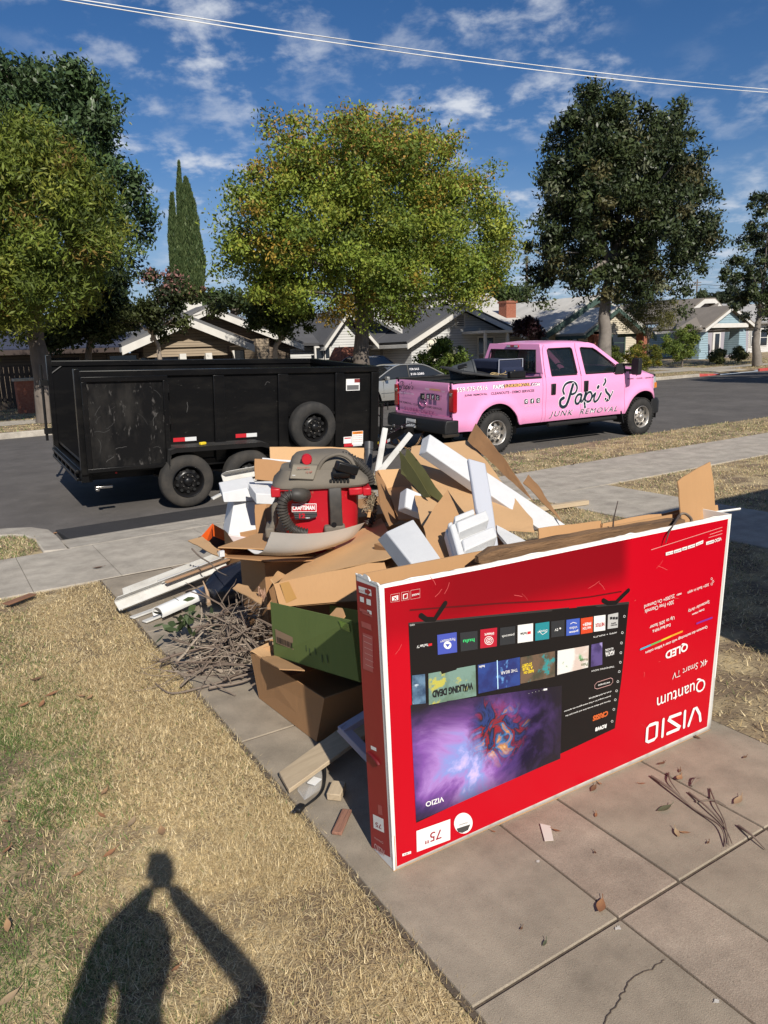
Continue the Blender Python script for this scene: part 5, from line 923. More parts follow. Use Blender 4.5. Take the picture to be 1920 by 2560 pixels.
# ---- lettering on the near side; pixels of the photograph -> truck side
def sd(px, py):
    q = KF.hit(px, py, 1, 0.0); q = KF.hit(px, py, 1, ysurf(q[0], q[2])); return q[0], q[2]
def decal(name, pts2, faces, m, off=.004, parent=None, label=None):
    b = MB(); b.add([(x, ysurf(x, z)-off, z) for x, z in pts2], faces); return b.build(name, m, parent or K, recalc=False, label=label)
def dtext(s, p0, p1, p2, m, bold=0.0, shear=0.0, space=1.0, off=.004, grow=0.0):
    v, f = text_geo(s, bold, shear, space); mn, mx = v.min(0), v.max(0); o, ex, ez = np.array(sd(*p0)), np.array(sd(*p1)), np.array(sd(*p2)); ex = ex-o; ez = ez-o; u = (v-mn)/(mx-mn); return decal('lettering', [o+ex*a+ez*c for a, c in u], f, m, off)
Z = lambda x, y: (1380+x/5.53, 840+y/5.53)
strokes = [([(165, 800), (150, 745), (185, 668), (255, 636), (320, 655), (345, 715), (322, 780), (275, 806)], 12), ([(288, 672), (258, 775), (228, 878), (195, 955), (152, 983), (115, 958), (112, 900), (134, 870), (160, 856)], 17), ([(398, 805), (355, 815), (322, 878), (330, 930), (362, 930), (392, 880), (408, 803), (398, 875), (405, 908), (440, 870)], 13), ([(440, 870), (468, 775), (455, 860), (448, 930), (454, 985)], 14), ([(455, 855), (488, 792), (530, 775), (550, 822), (530, 888), (492, 908), (462, 890)], 12), ([(550, 850), (598, 790), (578, 862), (588, 908), (632, 878), (676, 790)], 12), ([(632, 712), (640, 698)], 17), ([(732, 597), (738, 630), (712, 676)], 12), ([(740, 738), (752, 775), (792, 825), (786, 872), (752, 890), (738, 868)], 14), ([(786, 862), (812, 825), (838, 765)], 7)]
for mname, grow, off, nm in ((m_whp, 9, .003, 'lettering_outline'), (m_navyp, 0, .0055, 'lettering')):
    b = MB()
    for pts, w in strokes:
        P2 = [sd(*Z(*p)) for p in smooth_path([(*p, 0) for p in pts], 6) for p in [p[:2]]]
        P3 = [(x, ysurf(x, z)-off, z) for x, z in P2]; ribbon(b, P3, (w*1.32+grow)/5.53/FPX*13.6*1.08, (0, -1, 0))
    b.build(nm, mname, K, recalc=False)
for m_, g, off in ((m_whp, .045, .0035), (m_navyp, .0, .0055)): dtext('JUNK  REMOVAL', (1372, 1046), (1541, 1031), (1372.5, 1029), m_, bold=.0+g*.6, shear=.35, space=1.25, off=off)
C5 = lambda x, y: (1000+x/4.1475, 900+y/4.1475)
for m_, g, off in ((m_navyp, .05, .0035), (m_whp, .012, .0055)): dtext('559-575-0516', C5(585, 335), C5(905, 308), C5(585, 288), m_, bold=g, off=off)
dtext('PAPIS', C5(963, 302), C5(1075, 293), C5(963, 260), m_whp, bold=.03, off=.0055); dtext('PAPISJUNKREMOVAL.COM', C5(962, 303), C5(1448, 272), C5(962, 258), m_navyp, bold=.055, off=.0035)
dtext('JUNKREMOVAL', C5(1082, 298), C5(1352, 277), C5(1082, 254), m_goldp, bold=.02, off=.0055); dtext('.COM', C5(1360, 274), C5(1446, 268), C5(1360, 240), m_whp, bold=.02, off=.0055)
dtext('JUNK REMOVAL', C5(668, 385), C5(905, 367), C5(668, 358), m_navyp, bold=.015); dtext('CLEANOUTS - DEMO SERVICES', C5(943, 362), C5(1390, 328), C5(943, 335), m_navyp, bold=.015)
dtext('FRESNO  -  CLOVIS  -  CENTRAL VALLEY', (1568.5, 949), (1640, 944), (1568.5, 945.5), m_navyp, bold=.01)
for k, (x, y) in enumerate(((1288, 455), (1350, 450), (1412, 445))):   # social media squares
    o = np.array(sd(*C5(x, y))); ex = np.array(sd(*C5(x+38, y-4)))-o; ez = np.array(sd(*C5(x, y-48)))-o; uv = []
    for cx, cy, a0 in ((.82, .82, 0), (.18, .82, 90), (.18, .18, 180), (.82, .18, 270)):
        for j in range(4): a = radians(a0+30*j); uv.append((cx+.18*cos(a), cy+.18*sin(a)))
    decal('social_icon', [o+ex*(a*1.08-.04)+ez*(c*1.08-.04) for a, c in uv], [tuple(range(16))], m_whp, .0035); ic = decal('social_icon', [o+ex*a+ez*c for a, c in uv], [tuple(range(16))], m_navyp, .007)
    if k == 0:
        b = MB()
        for R_, c_ in ((.22, (.5, .5)), (.05, (.74, .76))): P = [o+ex*(c_[0]+R_*cos(a))+ez*(c_[1]+R_*sin(a)) for a in np.linspace(0, 2*pi, 17)]; ribbon(b, [(x, ysurf(x, z)-.011, z) for x, z in P], .008, (0, -1, 0))
        b.build('icon_mark', m_whp, K, recalc=False)
    else: dtext('fG'[k-1], tuple(C5(x+10, y-6)), tuple(C5(x+30, y-8)), tuple(C5(x+10, y-42)), m_whp, bold=.03, off=.011)
dtext('@PAPISJUNKREMOVAL', C5(1288, 484), C5(1450, 470), C5(1288, 476), m_whp, off=.0045)
# ---- lettering on the tailgate
def tgp(px, py): q = KF.hit(px, py, 0, -1.0); return q[1], q[2]
def ttext(s, p0, p1, p2, m, bold=0.0, shear=0.0, space=1.0, off=.004):
    v, f = text_geo(s, bold, shear, space); mn, mx = v.min(0), v.max(0); o, ex, ez = (np.array(tgp(*p)) for p in (p0, p1, p2)); ex = ex-o; ez = ez-o; u = (v-mn)/(mx-mn); b = MB(); b.add([(-1.0+.012*(((o+ex*a+ez*c)[1]-1.0)/.3)**2-.008-off, *(o+ex*a+ez*c)) for a, c in u], f); return b.build('lettering', m, tg, recalc=False)
C6 = lambda x, y: (960+x/5.53, 880+y/5.53)
b = MB()
for mm_, g, of in ((0, 0, .004),):
    for pts, w in strokes:
        P = []
        for p in smooth_path([(*p, 0) for p in pts], 4):
            u, v = (p[0]-105)/735, (p[1]-595)/400; q = C6(215+205*u, 385+110*u*.25+140*v); y, z = tgp(*q); P.append((-1.013, y, z))
        ribbon(b, P, w*1.3/5.53/FPX*12*.34, (-1, 0, 0))
b.build('lettering', m_navyp, tg, recalc=False)
ttext('JUNK REMOVAL', C6(195, 572), C6(425, 600), C6(195, 545), m_whp, space=1.2)
ttext('PAPIS', C6(575, 522), C6(625, 528), C6(575, 496), m_whp); ttext('JUNKREMOVAL', C6(632, 534), C6(785, 552), C6(632, 500), m_goldp, bold=.05); ttext('.COM', C6(795, 554), C6(842, 560), C6(795, 535), m_whp)
ttext('JUNK REMOVAL - CLEANOUTS - DEMO SERVICES', C6(200, 700), C6(803, 815), C6(200, 665), m_navyp, bold=.012)
ttext('SUPER DUTY', C6(285, 800), C6(700, 875), C6(285, 750), mat('deep_pink', (.5, .13, .3), .35), bold=.03, space=1.3)
for k, x in enumerate((592, 660, 725)):
    o = np.array(tgp(*C6(x, 645+k*8))); ex = np.array(tgp(*C6(x+48, 652+k*8)))-o; ez = np.array(tgp(*C6(x, 575+k*8)))-o; b = MB(); b.add([(-1.0115, *(o+ex*a+ez*c)) for a, c in ((0, 0), (1, 0), (1, 1), (0, 1))], [(0, 1, 2, 3)]); b.build('social_icon', m_navyp, tg, recalc=False)
    ttext(('o', 'f', 'G')[k], C6(x+12, 640+k*8), C6(x+36, 643+k*8), C6(x+12, 590+k*8), m_whp, bold=.03, off=.0065)
# ---- load in the bed (each a thing of its own)
def kl(p): return tuple(KF.loc+KF.R@np.array(p))
m_grass = mat('sun_faded_black', (.022, .022, .023), .6, col2=(.05, .05, .05), ns=8)
A = [WX(1054, 923, 8.2), None]
b = MB(); pp = [kl((-.62, .9, 1.60)), kl((-.45, .45, 1.50)), kl((.62, .30, 1.365)), kl((.72, .75, 1.38)), kl((.1, 1.25, 1.52))]; c0 = np.mean(pp, 0); b.slab([np.array(p)-c0 for p in pp], .045); b.build('folded_tarp_board', m_grass, bevel=.012, loc=tuple(c0), label='black flat panel lying askew across the truck bed rail', cat='panel')
b = MB(); b.b2((-.6, .3, .84), (.55, 1.5, 1.33)); 
b = MB(); b.b2((0, 0, 0), (1.15, 1.2, .5)); b.build('load_bundle', m_grass, bevel=.04, loc=kl((-.55, .35, .84)), label='black bundled load filling the rear of the truck bed', cat='bundle')
E_ = empty('trash_barrel', kl((-.02, .98, 1.40)), (0, 0, 0), label='dark grey ribbed plastic barrel lying in the truck bed', cat='barrel'); E_.rotation_euler = (1.35, .25, .9); E_.scale = (.78, .78, .78)
m_bar = mat('grey_plastic', (.045, .05, .055), .5, col2=(.07, .075, .08), ns=5); b = MB(); prof = [(.001, 0), (.25, 0), (.26, .02), (.262, .1), (.275, .11), (.275, .14), (.268, .15), (.285, .34), (.298, .35), (.298, .38), (.29, .39), (.305, .58), (.325, .60), (.325, .64), (.30, .64), (.28, .1), (.001, .08)]; b.lathe(prof, (0, 0, -.32), 'z', 28); b.build('barrel_body', m_bar, E_, smooth=35)
for a in (.3, 1.1, 2.6):
    b = MB(); b.box((.30*cos(a), .30*sin(a), .02), (.035, .11, .22), Matrix.Rotation(a, 3, 'Z')); b.build('grip_recess', m_black, E_, bevel=.01)
b = MB(); rg = np.random.default_rng(3)
for k in range(5): c = np.array(kl((.3+.12*k, .45, 1.40))); pts = [c+np.array((rg.uniform(-.15, .15), rg.uniform(-.1, .1), abs(rg.normal(0, .05)))) for _ in range(6)]; b.tube(smooth_path(pts, 4), .006, 5)
c0 = np.array(kl((.5, .45, 1.37))); b.v = [tuple(np.array(v)-c0) for v in b.v]; b.build('twine', mat('jute', (.45, .33, .16), .9), smooth=60, loc=tuple(c0), label='tangled pale twine on the black panel in the truck bed', cat='twine')
# navy upholstered cabinet/sofa side standing at the cab
m_navyf = mat('navy_fabric', (.012, .018, .045), .95, col2=(.02, .028, .06), ns=30, bump=.3, bs=200); e = empty('armchair', kl((.75, .95, .84)), KF.rot, label='navy fabric armchair stood on end behind the truck cab', cat='armchair')
b = MB(); b.b2((-.30, -.55, 0), (.26, .42, .70)); b.build('seat_frame', m_navyf, e, bevel=.05, seg=3); b = MB(); b.b2((-.34, -.5, .64), (.24, .4, .84)); b.build('armrest', m_navyf, e, bevel=.04, seg=3); b = MB(); b.hexa([(-.34, -.1, .55), (-.30, .45, .5), (-.30, .5, .0), (-.34, -.1, .0), (-.62, .1, .55), (-.6, .5, .45), (-.6, .5, 0), (-.62, .1, 0)]); b.build('backrest', m_navyf, e, bevel=.05, seg=3)
m_pip = mat('pale_piping', (.35, .36, .42), .8); b = MB(); b.tube([(-.345, -.5, .12), (-.345, -.5, .84), (.245, -.5, .845), (.25, -.5, .1)], .012, 6); b.build('piping', m_pip, e)
b = MB(); b.b2((0, 0, 0), (.38, .1, .13)); b.build('toolbox', m_black, bevel=.02, loc=kl((.32, .02, 1.36)), label='small black box resting on the truck bed rail', cat='box')
# ================================================================== CARS ACROSS THE STREET
def make_car(name, label, loc, rotz, paint, Lc=4.6, Wc=1.78, sale=False):
    e = empty(name, loc, (0, 0, rotz), label=label, cat='car', group='cars parked across the street'); R = .33; cxf, cxr = 1.40, -1.30     # local +x = nose, +y = left
    def prof(x):   # belt/hood height
        if x > .95: return .93-.20*((x-.95)/1.35)**2
        if x < -1.55: return 1.02-.12*((-1.55-x)/.75)**2
        return .93+.09*(.95-x)/2.5
    def half(x): return Wc/2*(1-.16*max(0, (abs(x)-1.5)/.8)**2)
    xs = np.linspace(-2.3, 2.3, 70)
    for s in (-1, 1):
        b = MB(); rings = []
        for x in xs:
            zb = .24+.08*max(0, (abs(x)-1.8)/.5)
            for c in (cxf, cxr):
                if abs(x-c) < R+.05: zb = max(zb, R+sqrt((R+.05)**2-(x-c)**2))
            zt = prof(x); o = []
            for z in np.linspace(zb, zt, 9): o.append((x, s*(half(x)-.05*((z-.55)/.4)**2), z))
            rings.append(o)
        b.loft(rings, False, False); b.build('side_panel', paint, e, smooth=45, recalc=False)
    b = MB(); rows = []
    for x in xs:
        if -1.85 < x < 1.05: continue
        hw_ = half(x)-.05*((prof(x)-.55)/.4)**2; rows.append((x, hw_))
    for rng in ([r for r in rows if r[0] > 0], [r for r in rows if r[0] < 0]):
        b = MB(); b.loft([[(x, y*h, prof(x)+.05*(1-y*y)) for y in np.linspace(-1, 1, 11)] for x, h in rng], False, False); b.build('hood' if rng[0][0] > 0 else 'boot', paint, e, smooth=50, recalc=False)
    for x in (-2.3, 2.3):
        b = MB(); b.b2((x-.06, -.75, .28), (x+.06, .75, prof(x)-.02)); b.build('bumper', paint, e, bevel=.05, seg=3)
    b = MB(); b.b2((-2.2, -.7, .22), (2.2, .7, .5)); b.b2((-1.8, -.78, .5), (1.1, .78, .7)); b.build('floor_pan', m_dark, e)
    def roofz(x): return 1.45-.06*((x+.3)/.8)**2
    # greenhouse: side glass, pillars, roof
    gl = [(1.15, .95), (.28, 1.38), (-.3, 1.43), (-1.0, 1.38), (-1.75, 1.03)]
    for s in (-1, 1):
        P = []
        for x, z in gl: P.append((x, s*(Wc/2-.10-.30*(z-.95)), z))
        b = MB(); b.add(P, [tuple(range(5))]); b.build('side_window', m_tint2, e, recalc=False)
        b = MB(); b.tube(smooth_path(P, 5), .028, 6); b.build('roof_pillar', paint, e, smooth=60)
        b = MB()
        for x in (-.25,): b.tube([(x, s*(Wc/2-.10), .95), (x, s*(Wc/2-.24), 1.42)], .03, 6)
        b.build('centre_pillar', m_black, e)
        b = MB(); b.box((.78, s*(Wc/2+.06), 1.0), (.12, .2, .13)); b.build('mirror', paint, e, bevel=.03, seg=3)
        for x in (.9, -.25, -1.2): b = MB(); b.tube([(x, s*(Wc/2+.002), .35), (x, s*(Wc/2-.01), .9)], .005, 4); b.build('door_seam', m_dark, e)
        for x in (.1, -.95): b = MB(); b.box((x, s*(Wc/2+.005), .83), (.2, .03, .035)); b.build('door_handle', paint, e, bevel=.01)
        b = MB(); b.tube([(-1.1, s*(Wc/2+.004), .5), (1.0, s*(Wc/2+.004), .5)], .012, 5); b.build('side_moulding', m_chrome, e)
    b = MB(); b.loft([[(x, y*(Wc/2-.24), roofz(x)-.03*y*y) for y in np.linspace(-1, 1, 9)] for x in np.linspace(-1.02, .3, 9)], False, False); b.build('roof', paint, e, smooth=60, recalc=False)
    b = MB(); b.add([(1.15, -.75, .96), (1.15, .75, .96), (.28, .62, 1.40), (.28, -.62, 1.40)], [(0, 1, 2, 3)]); b.build('windscreen', m_tint2, e); b = MB(); b.add([(-1.78, -.72, 1.03), (-1.78, .72, 1.03), (-1.0, .62, 1.40), (-1.0, -.62, 1.40)], [(0, 1, 2, 3)]); b.build('rear_window', m_tint2, e)
    for x in (cxf, cxr):
        for s in (-1, 1): wheel(e, x, s*(Wc/2-.02), R, R, .2, .21, m_steelw, m_tyre, s, lug=.3, holes=7, holer=.16, ring=.6)
    for s in (-1, 1):
        b = MB(); b.box((2.2, s*.62, .68), (.2, .28, .14)); b.build('headlight', m_lamp, e, bevel=.03, seg=3); b = MB(); b.box((-2.25, s*.66, .82), (.12, .26, .16)); b.build('tail_light', m_tail, e, bevel=.03, seg=3)
    return e
m_tint2 = mat('car_glass', (.02, .022, .024), .05, spec=.8); m_silver = mat('silver_paint', (.42, .41, .38), .3, metal=.6, coat=.4); m_darkcar = mat('black_car_paint', (.015, .017, .022), .2, coat=.5)
q = G(928, 1022, -.1); car = make_car('sedan', 'silver sedan with for sale writing on its windows behind the trailer hitch', (q[0]+1.42, q[1]+.86, -.1), pi, m_silver)
for t, z, w, dx in (('FOR SALE', 1.27, .42, .1), ('714-519 $2795', 1.09, .62, .16)):   # painted on the near rear side glass (car faces -X; its right side? near side is local +y)
    pass
yq = lambda z: 1.78/2-.10-.30*(z-.95)
for t, z, w, x in (('FOR SALE', 1.23, .40, -.32), ('310-2285', 1.06, .58, -.32)):
    text(t, m_whp, car, (x, yq(z)+.006, z), (-1, 0, 0), (0, -.287, .958), w, .075, bold=.01, off=.004)
q = WY(948, 908, 29.0); make_car('sedan', 'black sedan parked in the driveway beside the grey house', (q[0], 30.6, .18), pi/2, m_darkcar)
# ================================================================== TELEVISION CARTON (standing upside down)
def cardboard(name, c, c2):
    m = mat(name, c, .85, col2=c2, ns=3.5, lo=.3, hi=.75, bump=.12, bs=45, stretch=(1, 1, .25), spec=.2, col3=tuple(x*.93 for x in c), ns3=70, lo3=.5, hi3=.8); return m
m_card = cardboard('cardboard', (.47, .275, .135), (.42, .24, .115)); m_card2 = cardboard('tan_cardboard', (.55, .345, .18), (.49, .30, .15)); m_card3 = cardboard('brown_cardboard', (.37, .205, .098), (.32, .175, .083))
m_wcard = mat('white_card', (.78, .77, .74), .6, col2=(.68, .66, .62), ns=12, lo=.5, hi=.75, spec=.3)
m_red = None
def red_print():
    m = mat('red_gloss_print', (.48, .0015, .011), .36, spec=.3); nt = m.node_tree; N = nt.nodes; L = nt.links; b = N['Principled BSDF']
    tc = N.new('ShaderNodeTexCoord'); sp = N.new('ShaderNodeSeparateXYZ'); L.new(tc.outputs['Object'], sp.inputs[0])
    def rng(sock, a, c, lo=0., hi=1.):
        r = N.new('ShaderNodeMapRange'); r.interpolation_type = 'SMOOTHSTEP'; r.inputs[1].default_value = a; r.inputs[2].default_value = c; r.inputs[3].default_value = lo; r.inputs[4].default_value = hi; L.new(sock, r.inputs[0]); return r.outputs[0]
    def mul(a, c): q = N.new('ShaderNodeMath'); q.operation = 'MULTIPLY'; L.new(a, q.inputs[0]); L.new(c, q.inputs[1]); return q.outputs[0]
    k = mul(mul(rng(sp.outputs['Z'], .80, .93), rng(sp.outputs['X'], 2.36, 2.28)), rng(sp.outputs['X'], 1.22, 1.5, .55, 1.))
    mx = N.new('ShaderNodeMixRGB'); L.new(k, mx.inputs[0]); mx.inputs[1].default_value = (.48, .0015, .011, 1); mx.inputs[2].default_value = (.22, .002, .007, 1); L.new(mx.outputs[0], b.inputs['Base Color']); return m
m_redp = red_print(); m_reds = mat('shaded_red_print', (.33, .018, .02), .5, col2=(.28, .014, .016), ns=6)  # side red darker than the front: the side's shade is in the colour
m_blk = mat('black_gloss_print', (.012, .010, .010), .34, spec=.3)
_b0, _b1 = G(984, 2177, .003), G(1776, 1823, .003); pn = np.array((_b1[1]-_b0[1], -(_b1[0]-_b0[0]), 0.0)); pn /= np.linalg.norm(pn); pn = pn if pn[1] < 0 else -pn
def bh(px, py, off=0.0):       # photograph pixel -> point on the carton front
    d = ray(px, py); t = (_b0-CAM)@pn/(d@pn); return CAM+d*t+pn*off
cBL, cBR, cTL, cTR = _b0, _b1, bh(947, 1465), bh(1829, 1285); dep = -pn*.155
TV = empty('tv_carton', (0, 0, 0), label='large red television carton standing upside down with its top torn open', cat='carton')
sn = np.cross(cTL-cBL, dep); sn /= np.linalg.norm(sn); sn = sn if sn[0] < 0 else -sn
def sh(px, py, off=0.0):       # -> point on the carton's left side
    p0 = cBL; d = ray(px, py); t = (p0-CAM)@sn/(d@sn); return CAM+d*t+sn*off
def shell(name, a, b_, c, d, th, m, n, nx=1, nz=1, amp=0.0, label=None):
    """panel a(bl) b(br) c(tr) d(tl) with a gently uneven surface"""
    b = MB(); rows = []; rg = np.random.default_rng(len(name)+nx)
    for j in range(nz+1):
        r = []
        for i in range(nx+1):
            u, v = i/nx, j/nz; p = (a*(1-u)+b_*u)*(1-v)+(d*(1-u)+c*u)*v; w = amp*sin(pi*u)*sin(pi*v)*(1+.4*sin(7*u+3*v)); r.append(p+n*w)
        rows.append(r)
    F = [p for r in rows for p in r]; B = [p-n*th for p in F]; k = nx+1; fs = []; o = len(F)
    for j in range(nz):
        for i in range(nx): q = (j*k+i, j*k+i+1, (j+1)*k+i+1, (j+1)*k+i); fs += [q, tuple(o+t for t in reversed(q))]
    per = [i for i in range(k)]+[j*k+nx for j in range(1, nz+1)]+[nz*k+i for i in range(nx-1, -1, -1)]+[j*k for j in range(nz-1, 0, -1)]
    for i in range(len(per)): p, q = per[i], per[(i+1) % len(per)]; fs.append((p, p+o, q+o, q))
    b.add(F+B, fs); return b.build(name, m, TV, label=label)
FP = shell('front_panel', cBL, cBR, cTR, cTL, .007, m_wcard, pn)
shell('front_liner', cBL+dep*.05, cBR+dep*.05, cTR+dep*.05, cTL+dep*.05, .003, m_card, pn)
SP = shell('side_panel', cBL+dep, cBL, cTL, cTL+dep, .007, m_wcard, sn); shell('side_liner', cBL+dep-sn*.0085, cBL-sn*.0085, cTL-sn*.0085, cTL+dep-sn*.0085, .003, m_card, sn)
shell('side_panel', cBR, cBR+dep, cTR+dep, cTR, .007, m_wcard, -sn); shell('back_panel', cBR+dep, cBL+dep, cTL+dep, cTR+dep, .007, m_card, -pn)
shell('bottom_panel', cBL+dep, cBR+dep, cBR, cBL, .006, m_card, np.array((0, 0, 1.0)))
def bq(name, pts, m, off, parent=None, hit=bh): b = MB(); b.add([hit(*p, off) for p in pts], [tuple(range(len(pts)))]); return b.build(name, m, parent or FP, recalc=False)
bq('red_print', [(992, 2166), (1767, 1816), (1820, 1297), (1500, 1362), (1200, 1424), (960, 1470)], m_redp, .001)
Z6 = lambda x, y: (860+x/2.765, 1400+y/2.765); Z7 = lambda x, y: (1350+x/2.212, 1100+y/2.212); ZA = lambda x, y: (1000+x/4.1475, 1280+y/4.1475); ZB = lambda x, y: (1380+x/3.318, 1280+y/3.318); ZC = lambda x, y: (1380+x/3.318, 1560+y/3.318)
def btext(s, p0, p1, p2, m, bold=0.0, shear=0.0, space=1.0, off=.0045, hit=bh, parent=None):
    """p0: own lower-left, p1: own lower-right, p2: own upper-left, as photograph pixels"""
    v, f = text_geo(s, bold, shear, space); mn, mx = v.min(0), v.max(0); o, ex, ey = hit(*p0, off), hit(*p1, off), hit(*p2, off); u = (v-mn)/(mx-mn); b = MB(); b.add(o+np.outer(u[:, 0], ex-o)+np.outer(u[:, 1], ey-o), f); return b.build('lettering', m, parent or FP, recalc=False)
def bstroke(name, pts, w, m, off=.004, hit=bh, parent=None, n=None): b = MB(); ribbon(b, [hit(*p, off) for p in pts], w, pn if n is None else n); return b.build(name, m, parent or FP, recalc=False)
m_wt = mat('white_ink', (.80, .79, .77), .4); m_pinkw = mat('faint_pink_ink', (.75, .35, .33), .4)
bq('screen_print', [Z6(497, 1815), Z7(405, 1590), Z7(482, 895), Z6(443, 437)], m_blk, .002)
bstroke('stand_shadow_print', [Z6(455, 345), ZA(500, 985), ZA(1000, 945), ZA(1659, 908), ZB(300, 700), ZB(560, 655)], .0028, mat('maroon_ink', (.10, .004, .006), .4), .0022)
for pts in ([Z6(528, 382), Z6(565, 408), Z6(622, 408), Z6(662, 350), Z6(697, 298)], [ZB(410, 728), ZB(450, 750), ZB(515, 745), ZB(560, 700), ZB(618, 645)]): bstroke('stand_foot_print', pts, .0095, m_blk, .003)
bq('screen_edge_line', [Z6(443, 432), Z6(443, 445), Z7(482, 903), Z7(482, 890)], mat('dark_grey_ink', (.035, .03, .03), .4), .0024)  # dark grey line printed along the edge of the screen
# nebula artwork area (generic)
def nebula():
    m = mat('nebula_print', (.1, .05, .2), .36, spec=.3); nt = m.node_tree; N = nt.nodes; L = nt.links; b = N['Principled BSDF']; tc = N.new('ShaderNodeTexCoord')
    n = N.new('ShaderNodeTexNoise'); n.inputs['Scale'].default_value = 3.6; n.inputs['Detail'].default_value = 10; n.inputs['Roughness'].default_value = .62; n.inputs['Distortion'].default_value = .5; L.new(tc.outputs['Object'], n.inputs['Vector'])
    cr = N.new('ShaderNodeValToRGB'); e = cr.color_ramp.elements; e[0].position = .30; e[0].color = (.012, .008, .03, 1); e[1].position = .74; e[1].color = (.55, .45, .78, 1)
    for p, c in ((.42, (.07, .035, .16, 1)), (.52, (.20, .08, .33, 1)), (.60, (.36, .20, .52, 1)), (.67, (.22, .28, .62, 1))): q = e.new(p); q.color = c
    gd = N.new('ShaderNodeVectorMath'); gd.operation = 'DISTANCE'; L.new(tc.outputs['Object'], gd.inputs[0]); gd.inputs[1].default_value = tuple(bh(*Z6(800, 1390))); gr_ = N.new('ShaderNodeMapRange'); gr_.inputs[1].default_value = .02; gr_.inputs[2].default_value = .40; gr_.inputs[3].default_value = .13; gr_.inputs[4].default_value = -.16; L.new(gd.outputs['Value'], gr_.inputs[0]); ad_ = N.new('ShaderNodeMath'); L.new(n.outputs[0], ad_.inputs[0]); L.new(gr_.outputs[0], ad_.inputs[1]); L.new(ad_.outputs[0], cr.inputs[0]); sp = N.new('ShaderNodeSeparateXYZ'); L.new(tc.outputs['Object'], sp.inputs[0])
    r1 = N.new('ShaderNodeMapRange'); r1.inputs[1].default_value = 2.02; r1.inputs[2].default_value = 1.80; L.new(sp.outputs['X'], r1.inputs[0]); r2 = N.new('ShaderNodeMapRange'); r2.inputs[1].default_value = .62; r2.inputs[2].default_value = .45; L.new(sp.outputs['Z'], r2.inputs[0]); r3 = N.new('ShaderNodeMapRange'); r3.inputs[1].default_value = .13; r3.inputs[2].default_value = .24; L.new(sp.outputs['Z'], r3.inputs[0])
    a = N.new('ShaderNodeMath'); a.operation = 'MULTIPLY'; L.new(r1.outputs[0], a.inputs[0]); L.new(r2.outputs[0], a.inputs[1]); a2 = N.new('ShaderNodeMath'); a2.operation = 'MULTIPLY'; L.new(a.outputs[0], a2.inputs[0]); L.new(r3.outputs[0], a2.inputs[1])
    mx = N.new('ShaderNodeMixRGB'); L.new(a2.outputs[0], mx.inputs[0]); mx.inputs[1].default_value = (.022, .018, .02, 1); L.new(cr.outputs[0], mx.inputs[2])
    gd2 = N.new('ShaderNodeVectorMath'); gd2.operation = 'DISTANCE'; L.new(tc.outputs['Object'], gd2.inputs[0]); gd2.inputs[1].default_value = tuple(bh(*Z6(1030, 1190))); n2 = N.new('ShaderNodeTexNoise'); n2.inputs['Scale'].default_value = 13; n2.inputs['Detail'].default_value = 8; n2.inputs['Distortion'].default_value = 1.0; L.new(tc.outputs['Object'], n2.inputs['Vector'])
    c2_ = N.new('ShaderNodeValToRGB'); e2 = c2_.color_ramp.elements; e2[0].position = .30; e2[0].color = (.01, .008, .015, 1); e2[1].position = .72; e2[1].color = (.6, .45, .3, 1)
    for p_, k_ in ((.40, (.03, .05, .18, 1)), (.46, (.02, .02, .03, 1)), (.51, (.28, .02, .03, 1)), (.56, (.05, .04, .08, 1)), (.60, (.04, .16, .38, 1)), (.65, (.45, .18, .05, 1))): q = e2.new(p_); q.color = k_
    L.new(n2.outputs[0], c2_.inputs[0]); s_ = N.new('ShaderNodeMath'); s_.operation = 'MULTIPLY_ADD'; L.new(n.outputs[0], s_.inputs[0]); s_.inputs[1].default_value = .35; L.new(gd2.outputs['Value'], s_.inputs[2]); r4 = N.new('ShaderNodeMapRange'); r4.inputs[1].default_value = .33; r4.inputs[2].default_value = .24; L.new(s_.outputs[0], r4.inputs[0]); mx2 = N.new('ShaderNodeMixRGB'); L.new(r4.outputs[0], mx2.inputs[0]); L.new(mx.outputs[0], mx2.inputs[1]); L.new(c2_.outputs[0], mx2.inputs[2]); L.new(mx2.outputs[0], b.inputs['Base Color']); return m
m_neb = nebula(); bq('nebula_artwork', [Z6(495, 1805), Z6(1490, 1370), Z6(1490, 860), Z6(455, 1000)], m_neb, .0028)
def ink(n, c): return mat(n+'_ink', c, .35)
app = [('blue', (.06, .085, .40), [(638, 515), (772, 495), (772, 632), (640, 650)]), ('crimson', (.42, .012, .03), [(935, 478), (1050, 463), (1047, 592), (933, 607)]), ('paper', (.74, .73, .71), [(1192, 447), (1297, 433), (1295, 555), (1190, 570)]), ('teal', (.02, .22, .26), [(1313, 435), (1408, 421), (1405, 540), (1310, 553)]), ('charcoal', (.028, .03, .034), [(795, 500), (915, 485), (915, 612), (797, 628)]), ('charcoal', (.03, .03, .03), [(1070, 465), (1175, 452), (1173, 572), (1068, 587)])]
for n_, c, q in app: bq('app_tile', [Z6(*p) for p in q], ink(n_, c), .0034)
app2 = [('blue2', (.05, .10, .42), [(135, 990), (207, 980), (205, 1068), (133, 1078)]), ('orange2', (.58, .06, .02), [(213, 982), (280, 972), (277, 1058), (212, 1068)]), ('paper', (.74, .73, .71), [(286, 970), (350, 962), (347, 1047), (284, 1055)]), ('silver', (.45, .45, .44), [(364, 962), (420, 950), (417, 1032), (360, 1040)]), ('charcoal', (.03, .03, .03), [(52, 1000), (125, 990), (123, 1078), (52, 1088)])]
for n_, c, q in app2: bq('app_tile', [Z7(*p) for p in q], ink(n_, c), .0034)
